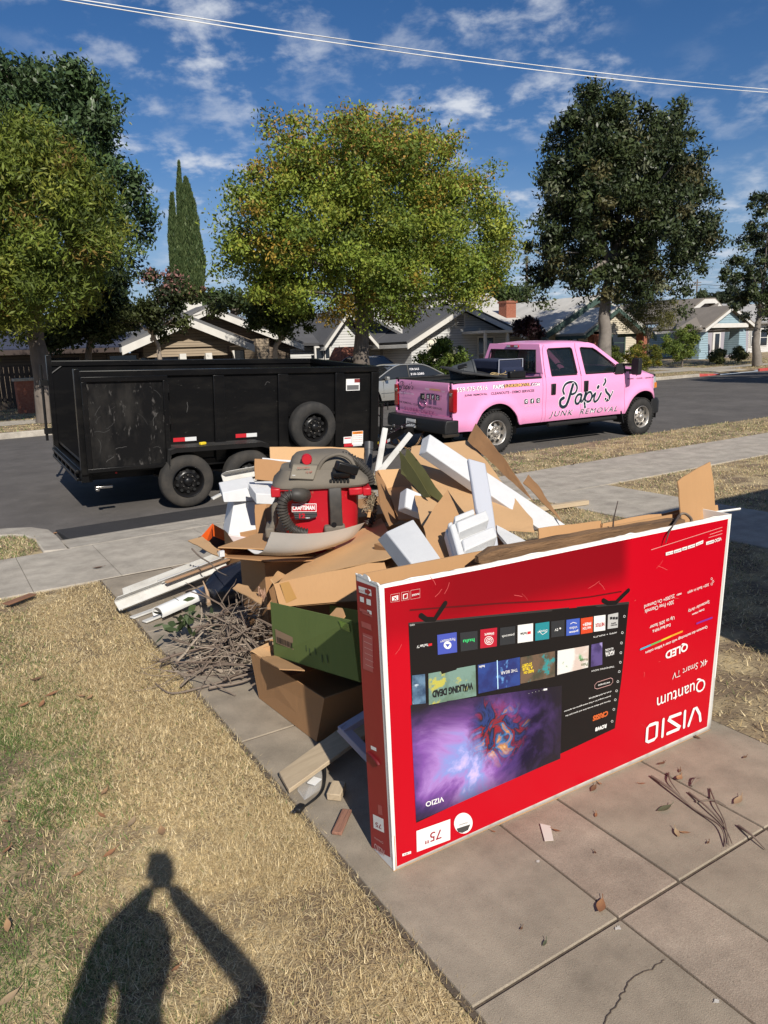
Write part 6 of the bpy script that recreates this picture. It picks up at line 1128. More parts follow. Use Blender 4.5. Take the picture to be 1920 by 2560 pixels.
def tile(mname, cols, q, Zf):
    m = mat(mname, cols[0], .35, col2=cols[1], ns=9, lo=.42, hi=.55, col3=cols[2], ns3=14, lo3=.56, hi3=.62, coat=.2); return bq('show_tile', [Zf(*p) for p in q], m, .0034)
tile('show_print_a', ((.03, .06, .12), (.2, .35, .5), (.5, .6, .7)), [(465, 795), (552, 783), (557, 985), (467, 995)], Z6)
tile('show_print_b', ((.12, .19, .14), (.22, .36, .33), (.45, .42, .08)), [(575, 780), (898, 720), (900, 930), (578, 995)], Z6)
tile('show_print_c', ((.02, .03, .14), (.03, .08, .32), (.12, .3, .62)), [(915, 720), (1205, 665), (1203, 855), (915, 915)], Z6)
tile('show_print_d', ((.06, .06, .04), (.22, .12, .08), (.03, .25, .26)), [(1208, 668), (1443, 622), (1442, 798), (1205, 848)], Z6)
tile('show_print_e', ((.7, .69, .66), (.45, .25, .17), (.1, .3, .12)), [(85, 1160), (255, 1130), (250, 1250), (82, 1293)], Z7)
tile('show_print_f', ((.05, .035, .12), (.14, .10, .3), (.3, .25, .5)), [(270, 1125), (330, 1113), (328, 1235), (265, 1248)], Z7)
bstroke('light_line', [Z6(1048, 690), Z6(1049, 880)], .002, ink('pale_blue', (.5, .75, .95)), .004)
for s, a, c, d, Zf, m_, bo in (('YouTube TV', (575, 572), (497, 588), (575, 590), Z6, m_wt, .02), ('Paramount+', (758, 532), (655, 550), (760, 553), Z6, m_wt, 0), ('hulu', (893, 535), (813, 547), (893, 560), Z6, ink('lime', (.05, .5, .16)), .03), ('iHeart', (1027, 493), (962, 503), (1027, 513), Z6, m_wt, .02), ('peacock', (1166, 498), (1080, 512), (1166, 520), Z6, m_wt, .0), ('YouTube', (1255, 490), (1208, 498), (1255, 508), Z6, ink('dkgrey', (.05, .05, .05)), .02), ('Disney+', (1392, 468), (1325, 480), (1392, 490), Z6, m_wt, 0), ('tv', (90, 1035), (70, 1040), (90, 1051), Z7, m_wt, .0), ('prime', (196, 1040), (148, 1050), (196, 1055), Z7, m_wt, .02), ('video', (192, 1022), (150, 1030), (192, 1037), Z7, m_wt, .0), ('WATCH', (268, 1022), (222, 1030), (268, 1036), Z7, m_wt, .03), ('FREE+', (268, 1000), (222, 1008), (268, 1016), Z7, m_wt, .03), ('NETFLIX', (342, 1002), (292, 1010), (342, 1022), Z7, ink('nred', (.45, .01, .02)), .02), ('RECENT', (412, 1012), (376, 1017), (412, 1019), Z7, m_ink, .02), ('APPS', (408, 1001), (380, 1006), (408, 1009), Z7, m_ink, .02),
    ('WALKING DEAD', (878, 835), (600, 895), (878, 885), Z6, m_ink, .05), ('THE', (840, 888), (818, 893), (840, 900), Z6, m_ink, .02), ('hulu', (960, 718), (922, 726), (960, 735), Z6, m_wt, .02), ('THE BEAR', (1187, 742), (1070, 765), (1187, 762), Z6, m_wt, .0), ('STORY', (1284, 700), (1215, 715), (1284, 722), Z6, m_yel, .04), ('A TRUE', (1290, 724), (1220, 738), (1290, 745), Z6, m_yel, .04), ('BASED ON', (1296, 748), (1228, 762), (1296, 768), Z6, m_yel, .04), ('Royale', (247, 1195), (205, 1203), (247, 1212), Z7, ink('olive', (.1, .14, .04)), .0), ('Palm', (247, 1222), (212, 1229), (247, 1240), Z7, ink('olive', (.1, .14, .04)), .0), ('ALL ALONG', (390, 1140), (345, 1150), (390, 1152), Z7, m_wt, .02), ('AGATHA', (395, 1155), (345, 1166), (395, 1180), Z7, m_wt, .03),
    ('APPS + INPUTS', (517, 984), (320, 1022), (517, 996), ZB, m_wt, .0), ('TRENDING NOW', (490, 1262), (300, 1302), (490, 1275), ZB, m_wt, .0), ('WATCH NOW', (455, 464), (358, 490), (455, 477), ZC, m_wt, .02), ('of evil, the ANTI-MONITOR.', (468, 540), (282, 602), (468, 553), ZC, m_wt, .01), ('Justice League for a final stand against the epitome', (465, 578), (82, 708), (465, 592), ZC, m_wt, .01), ('Heroes and villains across time and space join the', (462, 618), (93, 745), (462, 633), ZC, m_wt, .01), ('CRISIS', (447, 706), (322, 752), (443, 752), ZC, ink('crisis', (.6, .12, .03)), .05), ('ROW8', (437, 818), (345, 850), (433, 852), ZC, m_wt, .05),
    ('VIZIO', (682, 1627), (558, 1668), (684, 1662), Z6, m_wt, .02), ('VIZIO', (484, 438), (450, 443), (484, 449), Z6, m_wt, .0),
    ('Quantum', (1266, 425), (854, 582), (1262, 545), ZC, m_wt, .0), ('4K Smart TV', (1285, 283), (988, 400), (1280, 336), ZC, m_wt, -.01), ('QLED', (1116, 137), (922, 208), (1113, 215), ZC, m_wt, .03), ('Quantum dot technology with over a billion colors', (1282, 4), (750, 212), (1282, 33), ZC, m_wt, .01), ('Up to 30% faster', (1000, 850), (790, 930), (1000, 885), ZB, m_wt, .005), ('Dual Band WiFi 6', (966, 918), (815, 970), (966, 942), ZB, m_wt, .01), ('25,000+ On Demand', (1003, 672), (746, 762), (1003, 706), ZB, m_wt, .0), ('300+ Free Channels', (996, 725), (752, 805), (996, 758), ZB, m_wt, .0), ('Spectacular clarity', (1298, 722), (1115, 800), (1298, 756), ZB, m_wt, .005), ('Dolby Vision', (1254, 792), (1150, 836), (1254, 812), ZB, m_wt, .02), ('300+ Built-in apps', (1294, 580), (1115, 652), (1294, 610), ZB, m_wt, .0), ('FREE+', (1062, 665), (1020, 680), (1062, 678), ZB, m_wt, .03), ('VIZIO', (1400, 205), (1342, 226), (1398, 232), ZB, m_wt, .03)):
    btext(s, Zf(*a), Zf(*c), Zf(*d), m_, bold=bo)
bq('play_mark', [Z6(*p) for p in ((576, 575), (600, 570), (600, 586), (576, 592))], ink('youtube_red', (.6, .02, .03)), .0045); bq('play_mark', [Z6(*p) for p in ((1257, 490), (1279, 486), (1279, 504), (1257, 508))], ink('youtube_red', (.6, .02, .03)), .0045)
def disc(name, c, r, m, off, hit=bh, parent=None, sy=1.0):
    b = MB(); b.add([hit(c[0]+r*cos(a), c[1]+r*sy*sin(a), off) for a in np.linspace(0, 2*pi, 26)[:-1]], [tuple(range(25))]); return b.build(name, m, parent or FP, recalc=False)
disc('logo_disc', Z6(706, 583), 9.5, m_wt, .0045); bq('logo_peak', [Z6(690, 575), Z6(706, 598), Z6(722, 575)], ink('blue', (.06, .085, .40)), .0055)
for r_ in (3, 6.5, 10.5): bstroke('logo_ring', [(Z6(992, 552)[0]+r_*cos(a), Z6(992, 552)[1]+r_*.95*sin(a)) for a in np.linspace(0, 2*pi, 20)], .0012, m_wt, .0045)
disc('logo_disc', Z7(100, 1037), 2.2, m_wt, .0045)
bstroke('smile_mark', [Z7(155, 1012), Z7(170, 1003), Z7(188, 1008)], .0012, m_wt, .0045); bstroke('arc_mark', [Z6(1335, 485), Z6(1360, 510), Z6(1390, 490)], .001, m_wt, .0045)
for k in range(3): bq('app_dot', [Z7(*p) for p in ((374+15*k, 974), (386+15*k, 972), (386+15*k, 986), (374+15*k, 988))], m_ink, .0045)
bstroke('button_outline', [ZC(*p) for p in ((350, 472), (462, 435), (478, 445), (478, 472), (462, 492), (352, 528), (332, 520), (332, 495), (350, 472))], .0011, ink('pinkish', (.6, .35, .33)), .004)
for p in ([ZB(*q) for q in ((562, 993), (553, 1077), (546, 1157), (540, 1235), (531, 1312), (580, 858))]+[ZC(*q) for q in ((520, 465), (511, 543), (503, 618), (493, 698), (481, 798))]): bstroke('menu_icon', [(p[0]+2.6*cos(a), p[1]+2.6*sin(a)) for a in np.linspace(0, 2*pi, 9)], .0008, m_wt, .004)
for k in range(5): disc('page_dot', Z6(1262+23*k, 914-6*k), .9, ink('dot', (.3, .3, .3)), .0045)
bq('page_mark', [Z6(*p) for p in ((1362, 882), (1387, 878), (1387, 890), (1362, 894))], m_wt, .0045)
# the brand in squared letters, drawn with strokes
V = lambda u, v: tuple(np.array(ZC(1238, 668))*(1-u)*(1-v)+np.array(ZC(765, 832))*u*(1-v)+np.array(ZC(1228, 798))*(1-u)*v+np.array(ZC(762, 992))*u*v)
for pts in ([(.01, .98), (.03, .55), (.10, .06), (.14, .06), (.22, .98)], [(.30, .03), (.30, .97)], [(.60, .94), (.39, .94), (.37, .88), (.60, .14), (.58, .06), (.38, .06)], [(.69, .03), (.69, .97)], [(.80, .10), (.80, .85), (.84, .94), (.94, .94), (.98, .86), (.98, .14), (.94, .06), (.84, .06), (.80, .12)]): bstroke('brand_letter', [V(*p) for p in pts], .0078, m_wt, .0046)
seg = [(710, 1130), (800, 1093), (890, 1056), (975, 1020), (1065, 985)]
for k, c in enumerate(((.05, .35, .5), (.12, .4, .1), (.6, .5, .04), (.75, .32, .03))): bstroke('rainbow_line', [ZB(*seg[k]), ZB(*seg[k+1])], .0042, ink('rain%d' % k, c), .0044+k*1e-4)
bstroke('rainbow_line', [ZB(1190, 922), ZB(1255, 898), ZB(1320, 875)], .0042, ink('rain5', (.2, .03, .28)), .0044)
for k, (a, c) in enumerate((((937, 335), (1000, 318)), ((1006, 317), (1070, 298)), ((1076, 294), (1118, 283)), ((1123, 281), (1184, 262)), ((1190, 258), (1251, 232)), ((1275, 248), (1338, 228)))): bq('logo_label', [ZB(a[0], a[1]+25), ZB(c[0]-2, c[1]+27), ZB(*c), ZB(*a)], m_wt, .0044); btext(('Dolby', 'HDMI', 'AMD', 'HDR10', 'AirPlay', 'SMART')[k], ZB(c[0]-6, c[1]+8), ZB(a[0]+6, a[1]+8), ZB(c[0]-6, c[1]+19), m_ink, off=.0052)
bstroke('fine_print', [ZB(815, 312), ZB(1405, 125)], .0011, m_pinkw, .004); bstroke('fine_print', [ZB(1305, 186), ZB(1405, 152)], .0011, m_pinkw, .004); bstroke('fine_print', [ZB(1295, 212), ZB(1405, 178)], .0011, m_pinkw, .004)
for k in range(3): bstroke('icon_outline', [ZB(1318+12*(k % 2)+8*cos(a), 552+22*k+9*sin(a)) for a in np.linspace(0, 2*pi, 7)], .0008, m_wt, .004)
b75 = bq('size_label', [Z6(500, 2015), Z6(730, 1930), Z6(728, 1785), Z6(497, 1870)], m_wt, .0034); btext('75"', Z6(668, 1852), Z6(556, 1892), Z6(668, 1920), ink('maroon3', (.3, .01, .03)), bold=.005, off=.0046)
disc('round_label', Z6(820, 1815), 23.5, m_wt, .0034, sy=1.12); bq('round_label_band', [Z6(772, 1852), Z6(868, 1822), Z6(852, 1862), Z6(812, 1882), Z6(785, 1876)], ink('dkgrey2', (.06, .06, .06)), .0046); btext('Quantum', Z6(848, 1803), Z6(790, 1822), Z6(848, 1815), ink('dkgrey2', (.06, .06, .06)), off=.0046)
bq('part_label', [Z6(400, 2045), Z6(460, 2025), Z6(460, 2008), Z6(400, 2028)], m_wt, .0034); btext('L 300 K', Z6(450, 2014), Z6(408, 2028), Z6(450, 2024), m_ink, off=.0046)
for k, (q, s) in enumerate(((((318, 238), (380, 226), (380, 282), (318, 290)), 'X'), (((393, 222), (445, 213), (445, 270), (393, 280)), '1'), (((457, 208), (520, 197), (520, 258), (457, 270)), 'FRAGILE'))):
    bstroke('icon_outline', [Z6(*p) for p in (*q, q[0])], .0007, m_pinkw, .004)
    if k < 2: bq('icon_block', [Z6(q[3][0]+10, q[3][1]-10), Z6(q[2][0]-10, q[2][1]-8), Z6(q[1][0]-10, q[1][1]+14), Z6(q[0][0]+10, q[0][1]+14)], m_wt, .0042)
    btext(s, Z6(q[1][0]-(15 if k < 2 else 6), q[1][1]+(18 if k < 2 else 26)), Z6(q[0][0]+(15 if k < 2 else 6), q[0][1]+(18 if k < 2 else 28)), Z6(q[2][0]-(15 if k < 2 else 6), q[2][1]-(14 if k < 2 else 22)), m_redp if k < 2 else m_wt, bold=.02, off=.0055)
# left side print
sq = lambda name, pts, m, off: bq(name, [Z6(*p) for p in pts], m, off, SP, sh)
sq('red_print', [(192, 1985), (322, 2055), (222, 190), (84, 140)], m_reds, .001)
sq('arrow_label', [(108, 222), (195, 250), (190, 205), (103, 178)], m_wt, .002); b = MB(); b.add([sh(*Z6(*p), .003) for p in ((150, 200), (165, 205), (165, 195), (190, 222), (168, 245), (166, 232), (151, 226))], [tuple(range(7))]); b.build('arrow_mark', m_reds, SP, recalc=False)
btext('FRONT', Z6(108, 212), Z6(146, 222), Z6(108, 200), m_reds, hit=sh, parent=SP)
for q in (((115, 285), (142, 294), (140, 258), (113, 250)), ((160, 305), (190, 315), (188, 275), (158, 266)), ((165, 370), (195, 380), (193, 352), (163, 342))): sq('icon_block', q, m_wt, .002)
for y0_, h_, x_ in ((330, 20, 112), (352, 16, 130), (420, 40, 125), (500, 250, 135)):
    sq('print_block', [(x_, y0_+h_), (x_+70, y0_+h_+28), (x_+66, y0_+26), (x_-2, y0_)], mat('faded_red_print', (.42, .09, .085), .5), .002)
m_fade = mat('pale_red_ink', (.62, .38, .36), .5)
for k in range(6): bstroke('fine_print', [Z6(140+k*3, 520+k*40), Z6(196+k*3, 545+k*40)], .0008, m_fade, .003, sh, SP, sn)
btext('VIZIO', Z6(290, 2055), Z6(218, 2000), Z6(284, 2005), m_fade, hit=sh, parent=SP, off=.003, bold=.02); sq('size_label', [(208, 1850), (281, 1885), (276, 1790), (203, 1755)], m_wt, .002); btext('75', Z6(262, 1828), Z6(222, 1808), Z6(264, 1860), m_reds, hit=sh, parent=SP, off=.003); btext('Quantum', Z6(278, 1965), Z6(215, 1925), Z6(276, 1945), m_fade, hit=sh, parent=SP, off=.003)
sq('print_block', [(240, 1755), (270, 1765), (266, 1700), (237, 1688)], mat('faded_red_print', (.42, .09, .085), .5), .002)
b = MB(); b.tube(smooth_path([sh(*Z6(175, 1330), .004), sh(*Z6(200, 1350), .006), sh(*Z6(235, 1385), .006), sh(*Z6(250, 1415), .004)], 4), .006, 6); b.build('hand_hole', mat('dark_red_edge', (.12, .005, .008), .6), SP, smooth=60)
sq('part_label', [(190, 1305), (228, 1322), (226, 1298), (188, 1280)], m_wt, .002)
# worn top edge and scuffs of the front
rg = np.random.default_rng(31); tp = [cTL+(cTR-cTL)*t for t in np.linspace(0, 1, 60)]; b = MB()
hgt = np.clip(rg.normal(.0015, .0015, 60)+.0035*np.sin(np.linspace(0, 22, 60))**5, .0003, .007); b.loft([[q+pn*.001, q+pn*.001+np.array((0, 0, h_)), q-pn*.006+np.array((0, 0, h_*rg.uniform(.4, 1.1))), q-pn*.006] for q, h_ in zip(tp, hgt)]); b.build('torn_edge', m_wcard, FP)
tp = [cTL+dep*t for t in np.linspace(0, 1, 14)]; b = MB(); b.loft([[q+sn*.001, q+sn*.001+np.array((0, 0, h_)), q-sn*.006+np.array((0, 0, h_*.6)), q-sn*.006] for q, h_ in zip(tp, np.clip(rg.normal(.008, .006, 14), .001, .02))]); b.build('torn_edge', m_wcard, SP)
m_scuf = mat('scuffed_ink', (.62, .10, .10), .6)
for k in range(16):
    x, y = rg.uniform(1000, 1740), rg.uniform(1440, 1500) if k % 2 else rg.uniform(1500, 2000); q = bh(x, y)
    if x > 1020 and x < 1565 and y > 1540 and y < 2040 and k % 2 == 0: x = rg.uniform(1580, 1740); y = rg.uniform(1400, 1800)
    d = rg.normal(size=2)*14; bstroke('scuff', [(x, y), (x+d[0]*.5+2, y+d[1]*.5), (x+d[0], y+d[1])], float(rg.uniform(.0003, .0009)), m_scuf, .0016)
# raised flaps of the carton's rear wall
def planar(pts):
    P = np.array([WY(*p) if not isinstance(p, np.ndarray) else p for p in pts]); c = P.mean(0); n = np.linalg.svd(P-c)[2][2]
    if any(isinstance(p, np.ndarray) for p in pts): return list(P)
    Q = []
    for p in pts:
        d = ray(p[0], p[1])
        if abs(d@n) < .16: return list(P)
        Q.append(CAM+d*(((c-CAM)@n)/(d@n)))
    return Q
def card(name, label, pts, m=None, th=.006, cat='cardboard', parent=None, bend=None, n=None, warp=.010):
    P = planar(pts); c0 = np.mean(P, 0) if parent is None else np.zeros(3); b = MB(); b.slab([p-c0 for p in P], th); o = b.build(name, m or m_card, parent, loc=tuple(c0) if parent is None else None, warp=warp, smooth=35)
    return tag(o, label, cat if label and parent is None else None)
card('rear_flap', None, [(1348, 1420, 2.115), (1348, 1320, 2.14), (1500, 1303, 2.14), (1503, 1400, 2.115)], m_card, parent=TV); card('rear_flap', None, [(1503, 1400, 2.112), (1501, 1310, 2.135), (1640, 1285, 2.14), (1745, 1266, 2.15), (1790, 1262, 2.15), (1800, 1330, 2.112)], m_card, parent=TV)
fl = card('end_flap', None, [(1705, 1325, 2.02), (1689, 1203, 2.05), (1772, 1153, 2.13), (1786, 1299, 2.08)], m_card, parent=TV); fl['label'] = 'tall cardboard end flap standing up from the carton'
b = MB(); b.tube([WY(1785, 1281, 2.12), WY(1850, 1272, 2.12)], .006, 5); b.build('torn_strip', m_wcard, TV)

# the front sheet is not dead flat: bow and dent it together with what is printed on it
def _bow(o):
    me = o.data; bm = bmesh.new(); bm.from_mesh(me)
    if o.name.split('.')[0] in ('front_panel', 'red_print', 'screen_print', 'nebula_artwork', 'front_liner'):
        bmesh.ops.triangulate(bm, faces=bm.faces)
        for _ in range(5):
            ed = [e for e in bm.edges if e.calc_length() > .09]
            if not ed: break
            bmesh.ops.subdivide_edges(bm, edges=ed, cuts=1); bmesh.ops.triangulate(bm, faces=[f for f in bm.faces if len(f.verts) > 3])
    for v in bm.verts:
        u, w = (v.co.x-cBL[0])/(cBR[0]-cBL[0]), v.co.z/1.05; m_ = max(0, min(1, min(u, 1-u)*9))*max(0, min(1, min(w, 1-w)*9)); k = m_*(.009*sin(pi*u)*sin(pi*w)+.006*mnoise.noise(Vector((u*3.1, w*2.3, .4)))+.0022*mnoise.noise(Vector((u*9, w*7, 1.7)))); v.co += Vector(pn)*k
    for f in bm.faces: f.smooth = True
    bm.to_mesh(me); bm.free()
for o in [FP]+list(FP.children)+[c for c in TV.children if c.name.startswith('front_liner')]: _bow(o)
# ================================================================== JUNK PILE
m_eps = mat('white_foam', (.63, .635, .64), .8, bump=.3, bs=260, col2=(.57, .575, .585), ns=18, spec=.25); m_pe = mat('foam_sheet', (.62, .64, .70), .5, bump=.15, bs=150, spec=.3, transl=.25)
m_gut = mat('white_vinyl', (.58, .57, .54), .45, col2=(.36, .33, .28), ns=6, det=8, lo=.42, hi=.68); m_greenc = cardboard('green_cardboard', (.15, .20, .06), (.11, .155, .045)); m_olive = cardboard('olive_cardboard', (.11, .105, .04), (.07, .07, .025))
m_wood = mat('weathered_wood', (.20, .115, .058), .9, col2=(.045, .026, .015), ns=9, det=8, stretch=(.35, 4, 4), lo=.42, hi=.6, bump=1.0, bs=22); m_plank = mat('pale_plank', (.47, .37, .25), .8, col2=(.34, .26, .17), ns=10, stretch=(.3, 5, 5), lo=.4, hi=.65, bump=.3, bs=60)
m_kg = cardboard('kraft_inside', (.43, .26, .13), (.38, .22, .105))
def hexb(name, label, face, vec, m, cat, bevel=.006, group=None):
    """block: four face corners (pixel, Y) and the vector to the opposite face"""
    P = [WY(*p) if not isinstance(p, np.ndarray) else p for p in face]; v = np.array(vec, float); c0 = np.mean(P, 0)+v/2; b = MB(); b.hexa([p-c0 for p in P]+[p+v-c0 for p in P]); return b.build(name, m, label=label, cat=cat, bevel=bevel, loc=tuple(c0), group=group)
V3 = lambda a, c: WY(*c)-WY(*a)
# --- weathered timber lying in the carton mouth
L0, L1 = WY(1192, 1398, 2.0), WY(1700, 1312, 2.01); ax = (L1-L0)/np.linalg.norm(L1-L0); rg = np.random.default_rng(4); b = MB(); rings = []; c0 = (L0+L1)/2
for t in np.linspace(0, 1, 15):
    p = L0+(L1-L0)*t-c0; w, h_ = .034+rg.normal(0, .002), .034+.006*t+rg.normal(0, .002); k = .35 if t == 0 else (.85 if t == 1 else 1); w *= k; h_ *= k; rings.append([p+np.array((0, -w, -h_)), p+np.array((0, w, -h_)), p+np.array((0, w, h_*.8)), p+np.array((0, w*.3, h_)), p+np.array((0, -w*.8, h_*.9))])
b.loft(rings); b.build('old_timber', m_wood, label='weathered splintered timber lying along the top of the red carton', cat='timber', loc=tuple(c0))
b = MB(); c0 = WY(1560, 1345, 2.03)
for k in range(14): p = WY(rg.uniform(1500, 1690), rg.uniform(1322, 1352), 2.0); b.box(p-c0, (rg.uniform(.01, .035), rg.uniform(.01, .03), rg.uniform(.004, .012)), Matrix.Rotation(rg.uniform(0, 3), 3, 'Z') @ Matrix.Rotation(rg.uniform(-.6, .6), 3, 'X'))
b.build('bark_chips', mat('bark_chip', (.24, .12, .06), .9, col2=(.4, .25, .14), ns=20), label='loose bark chips on the timber at the carton mouth', cat='chips', loc=tuple(c0), kind='stuff')
def twig(name, label, pts, r, m, group=None, cat='twig'):
    P = [WY(*p) if not isinstance(p, np.ndarray) else p for p in pts]; c0 = P[0]; b = MB(); sp = smooth_path([p-c0 for p in P], 5); b.tube(sp, list(np.linspace(r, r*.35, len(sp))), 6); return b.build(name, m, label=label, cat=cat, loc=tuple(c0), smooth=60, group=group)
m_twig = mat('dry_twig', (.21, .165, .13), .9, col2=(.12, .09, .07), ns=20); m_twig2 = mat('dark_twig', (.06, .042, .035), .9)
twig('twig', 'thin upright twig poking out of the red carton', [(1533, 1330, 2.05), (1534, 1300, 2.05), (1545, 1252, 2.05)], .0045, m_twig2)
twig('twig', 'curved bent twig looping against the tall carton flap', [(1725, 1315, 1.98), (1728, 1298, 1.98), (1712, 1284, 1.98), (1697, 1290, 1.98), (1682, 1318, 1.96), (1670, 1330, 1.93)], .008, m_twig)
twig('twig', 'dark twig hanging over the red carton front edge', [(1700, 1288, 1.96), (1685, 1310, 1.94), (1672, 1332, 1.91), (1664, 1358, 1.905)], .006, m_twig2)
# --- right-hand heap: sheets and foam
card('cardboard_sheet', 'large flat cardboard sheet lying sloped beneath the long white foam bar', [(1336, 1330, 2.75), (1055, 1316, 3.0), (1020, 1180, 3.9), (1030, 1118, 4.05), (1172, 1102, 4.05), (1330, 1300, 2.85)], m_card2)
card('cardboard_flap', 'tall pointed brown cardboard flap rising in front of the truck rear wheel', [(1334, 1253, 3.05), (1172, 1102, 4.0), (1191, 1060, 4.0), (1260, 1143, 3.55)], m_card3)
card('cardboard_flap', 'dark narrow cardboard flap standing beside the lower end of the foam bar', [(1408, 1308, 2.85), (1307, 1209, 3.35), (1320, 1187, 3.35), (1352, 1226, 3.2)], m_card3)
hexb('foam_bar', 'longest white foam bar resting diagonally across the cardboard heap', [(1075, 1085, 3.6), (1415, 1312, 2.9), (1350, 1322, 2.84), (1066, 1127, 3.52)], V3((1066, 1127, 3.52), (1046, 1138, 3.60)), m_eps, 'foam')
card('cardboard_sheet', 'kraft cardboard sheet propped behind the moulded foam insert', [(1250, 1440, 2.25), (1090, 1440, 2.25), (1055, 1318, 2.62), (1117, 1226, 2.9), (1165, 1290, 2.7), (1235, 1400, 2.36)], m_card)
hexb('foam_block', 'small white foam block end between the olive flap and the kraft sheet', [(1017, 1219, 3.45), (1100, 1255, 3.3), (1072, 1292, 3.28), (1011, 1268, 3.42)], V3((1011, 1268, 3.42), (994, 1278, 3.50)), m_eps, 'foam')
hexb('foam_block', 'thick white foam beam leaning in the left end of the red carton', [(1034, 1298, 2.62), (1128, 1432, 2.2), (1058, 1446, 2.2), (965, 1330, 2.62)], (.02, .11, -.06), m_eps, 'foam')
# end cap of that beam shows; moulded insert
e = empty('foam_insert', tuple(WY(1150, 1440, 2.25)), label='moulded white foam insert with stepped slots standing in the red carton', cat='foam'); o_ = np.array(e.location)
def ins(px, py, Y): return WY(px, py, Y)-o_
iTL, iTR, iBL = WY(1114, 1322, 2.42), WY(1202, 1286, 2.44), WY(1150, 1446, 2.17); iu, iv = iTR-iTL, iBL-iTL; inn = np.cross(iu, iv); inn /= np.linalg.norm(inn); inn = inn if inn[1] < 0 else -inn
def ibox(name, u0, u1, v0, v1, d0, d1):
    P = [iTL+iu*u+iv*v-o_ for u, v in ((u0, v0), (u1, v0), (u1, v1), (u0, v1))]; b = MB(); b.hexa([p+inn*d0 for p in P]+[p+inn*d1 for p in P]); return b.build(name, m_eps, e, bevel=.007)
ibox('foam_body', 0, 1.0, 0, 1, -.05, 0)
for v0, v1, u1 in ((.0, .10, .72), (.13, .34, 1.02), (.50, .72, 1.06), (.90, 1.0, 1.0)): ibox('foam_rib', .17, u1, v0, v1, -.001, .055)
ibox('foam_edge', .0, .165, .12, 1.0, -.001, .05); ibox('foam_edge', .03, .15, .0, .10, -.001, .03)
P = [WY(1166, 1153, 2.72), WY(1211, 1166, 2.70), WY(1226, 1250, 2.52), WY(1246, 1392, 2.26), WY(1226, 1394, 2.26), WY(1186, 1282, 2.5)]; c0 = np.mean(P, 0); b = MB(); b.slab([p-c0 for p in P], .022); b.build('foam_strip', m_pe, bevel=.008, loc=tuple(c0), label='grey translucent foam strip standing upright against the long foam bar', cat='foam')
card('white_sheet', 'white triangular foam sheet behind the old timber', [(1238, 1320, 2.5), (1341, 1369, 2.3), (1335, 1376, 2.28), (1276, 1386, 2.25), (1243, 1340, 2.4)], m_eps, .012, cat='sheet')
# olive box flaps and small open box left of them
card('cardboard_flap', 'dark olive-green cardboard flap, right of the folded pair', [(1019, 1119, 3.8), (1108, 1240, 3.25), (1099, 1254, 3.22), (1003, 1185, 3.7)], m_olive)
card('cardboard_flap', 'thin olive-green cardboard flap folded edge-on, left of the pair', [(1001, 1128, 3.82), (1012, 1142, 3.75), (1080, 1243, 3.3), (1062, 1243, 3.3), (1004, 1180, 3.72)], m_olive)
ob = empty('open_box', tuple(WY(960, 1290, 3.7)), label='small open cardboard box between the vacuum and the olive flaps', cat='box'); o_ = np.array(ob.location)
for nm, q, m_ in (('back_wall', [(943, 1176, 4.35), (1010, 1172, 4.35), (1028, 1215, 4.3), (966, 1222, 4.3)], m_card2), ('side_wall', [(938, 1182, 4.32), (943, 1176, 4.35), (966, 1222, 4.3), (998, 1300, 3.7), (975, 1318, 3.55), (948, 1262, 3.9)], m_card3), ('bottom', [(966, 1222, 4.3), (1028, 1215, 4.3), (1040, 1300, 3.6), (998, 1300, 3.65)], m_card)):
    b = MB(); b.slab([p-o_ for p in planar(q)], .006); b.build(nm, m_, ob, warp=.008, smooth=35)
# --- long kraft carton in the middle
lc = empty('long_carton', tuple(WY(830, 1500, 3.5)), label='long kraft carton with open left end lying above the green box', cat='box'); o_ = np.array(lc.location); cf = [(685, 1460, 3.7), (960, 1399, 3.35), (990, 1492, 3.25), (702, 1516, 3.66)]
for nm, q, m_ in (('front_wall', cf, m_card), ('top_wall', [(685, 1460, 3.702), (720, 1436, 4.15), (953, 1296, 3.95), (1000, 1385, 3.36), (960, 1399, 3.352)], m_card2), ('end_flap', [(684, 1461, 3.705), (676, 1448, 3.75), (694, 1429, 3.95), (714, 1440, 3.98)], m_card2), ('end_flap', [(684, 1461, 3.71), (672, 1476, 3.75), (686, 1520, 3.72), (700, 1514, 3.672)], m_card3), ('bottom_wall', [(702, 1516, 3.662), (990, 1492, 3.252), (1000, 1470, 3.8), (730, 1500, 4.1)], m_card3)):
    b = MB(); b.slab([p-o_ for p in planar(q)], .006); b.build(nm, m_, lc, warp=.007, smooth=35)
bq_ = [WY(*p) for p in ((700, 1458, 3.672), (722, 1453, 3.642), (742, 1495, 3.60), (716, 1508, 3.632))]; b = MB(); b.add([p-o_+np.array((-.002, -.003, 0)) for p in bq_], [(0, 1, 2, 3)]); b.build('tape_patch', mat('brown_tape', (.40, .22, .07), .35), lc)
card('cardboard_scrap', 'torn cardboard scrap beside the twig pile', [(580, 1472, 3.9), (592, 1462, 4.0), (620, 1468, 4.0), (628, 1482, 3.9), (663, 1484, 3.75), (655, 1515, 3.6), (632, 1500, 3.7)], m_card2)
b = MB(); c0 = WY(660, 1490, 3.7); rg = np.random.default_rng(2)
for k in range(9): b.slab([WY(648+rg.uniform(-4, 22), 1470+rg.uniform(-5, 35), 3.68+rg.uniform(0, .05))-c0 for _ in range(3)], .004)
b.build('torn_paper', mat('crumpled_kraft', (.36, .22, .15), .9), label='crumpled torn kraft paper at the end of the long carton', cat='paper', loc=tuple(c0))
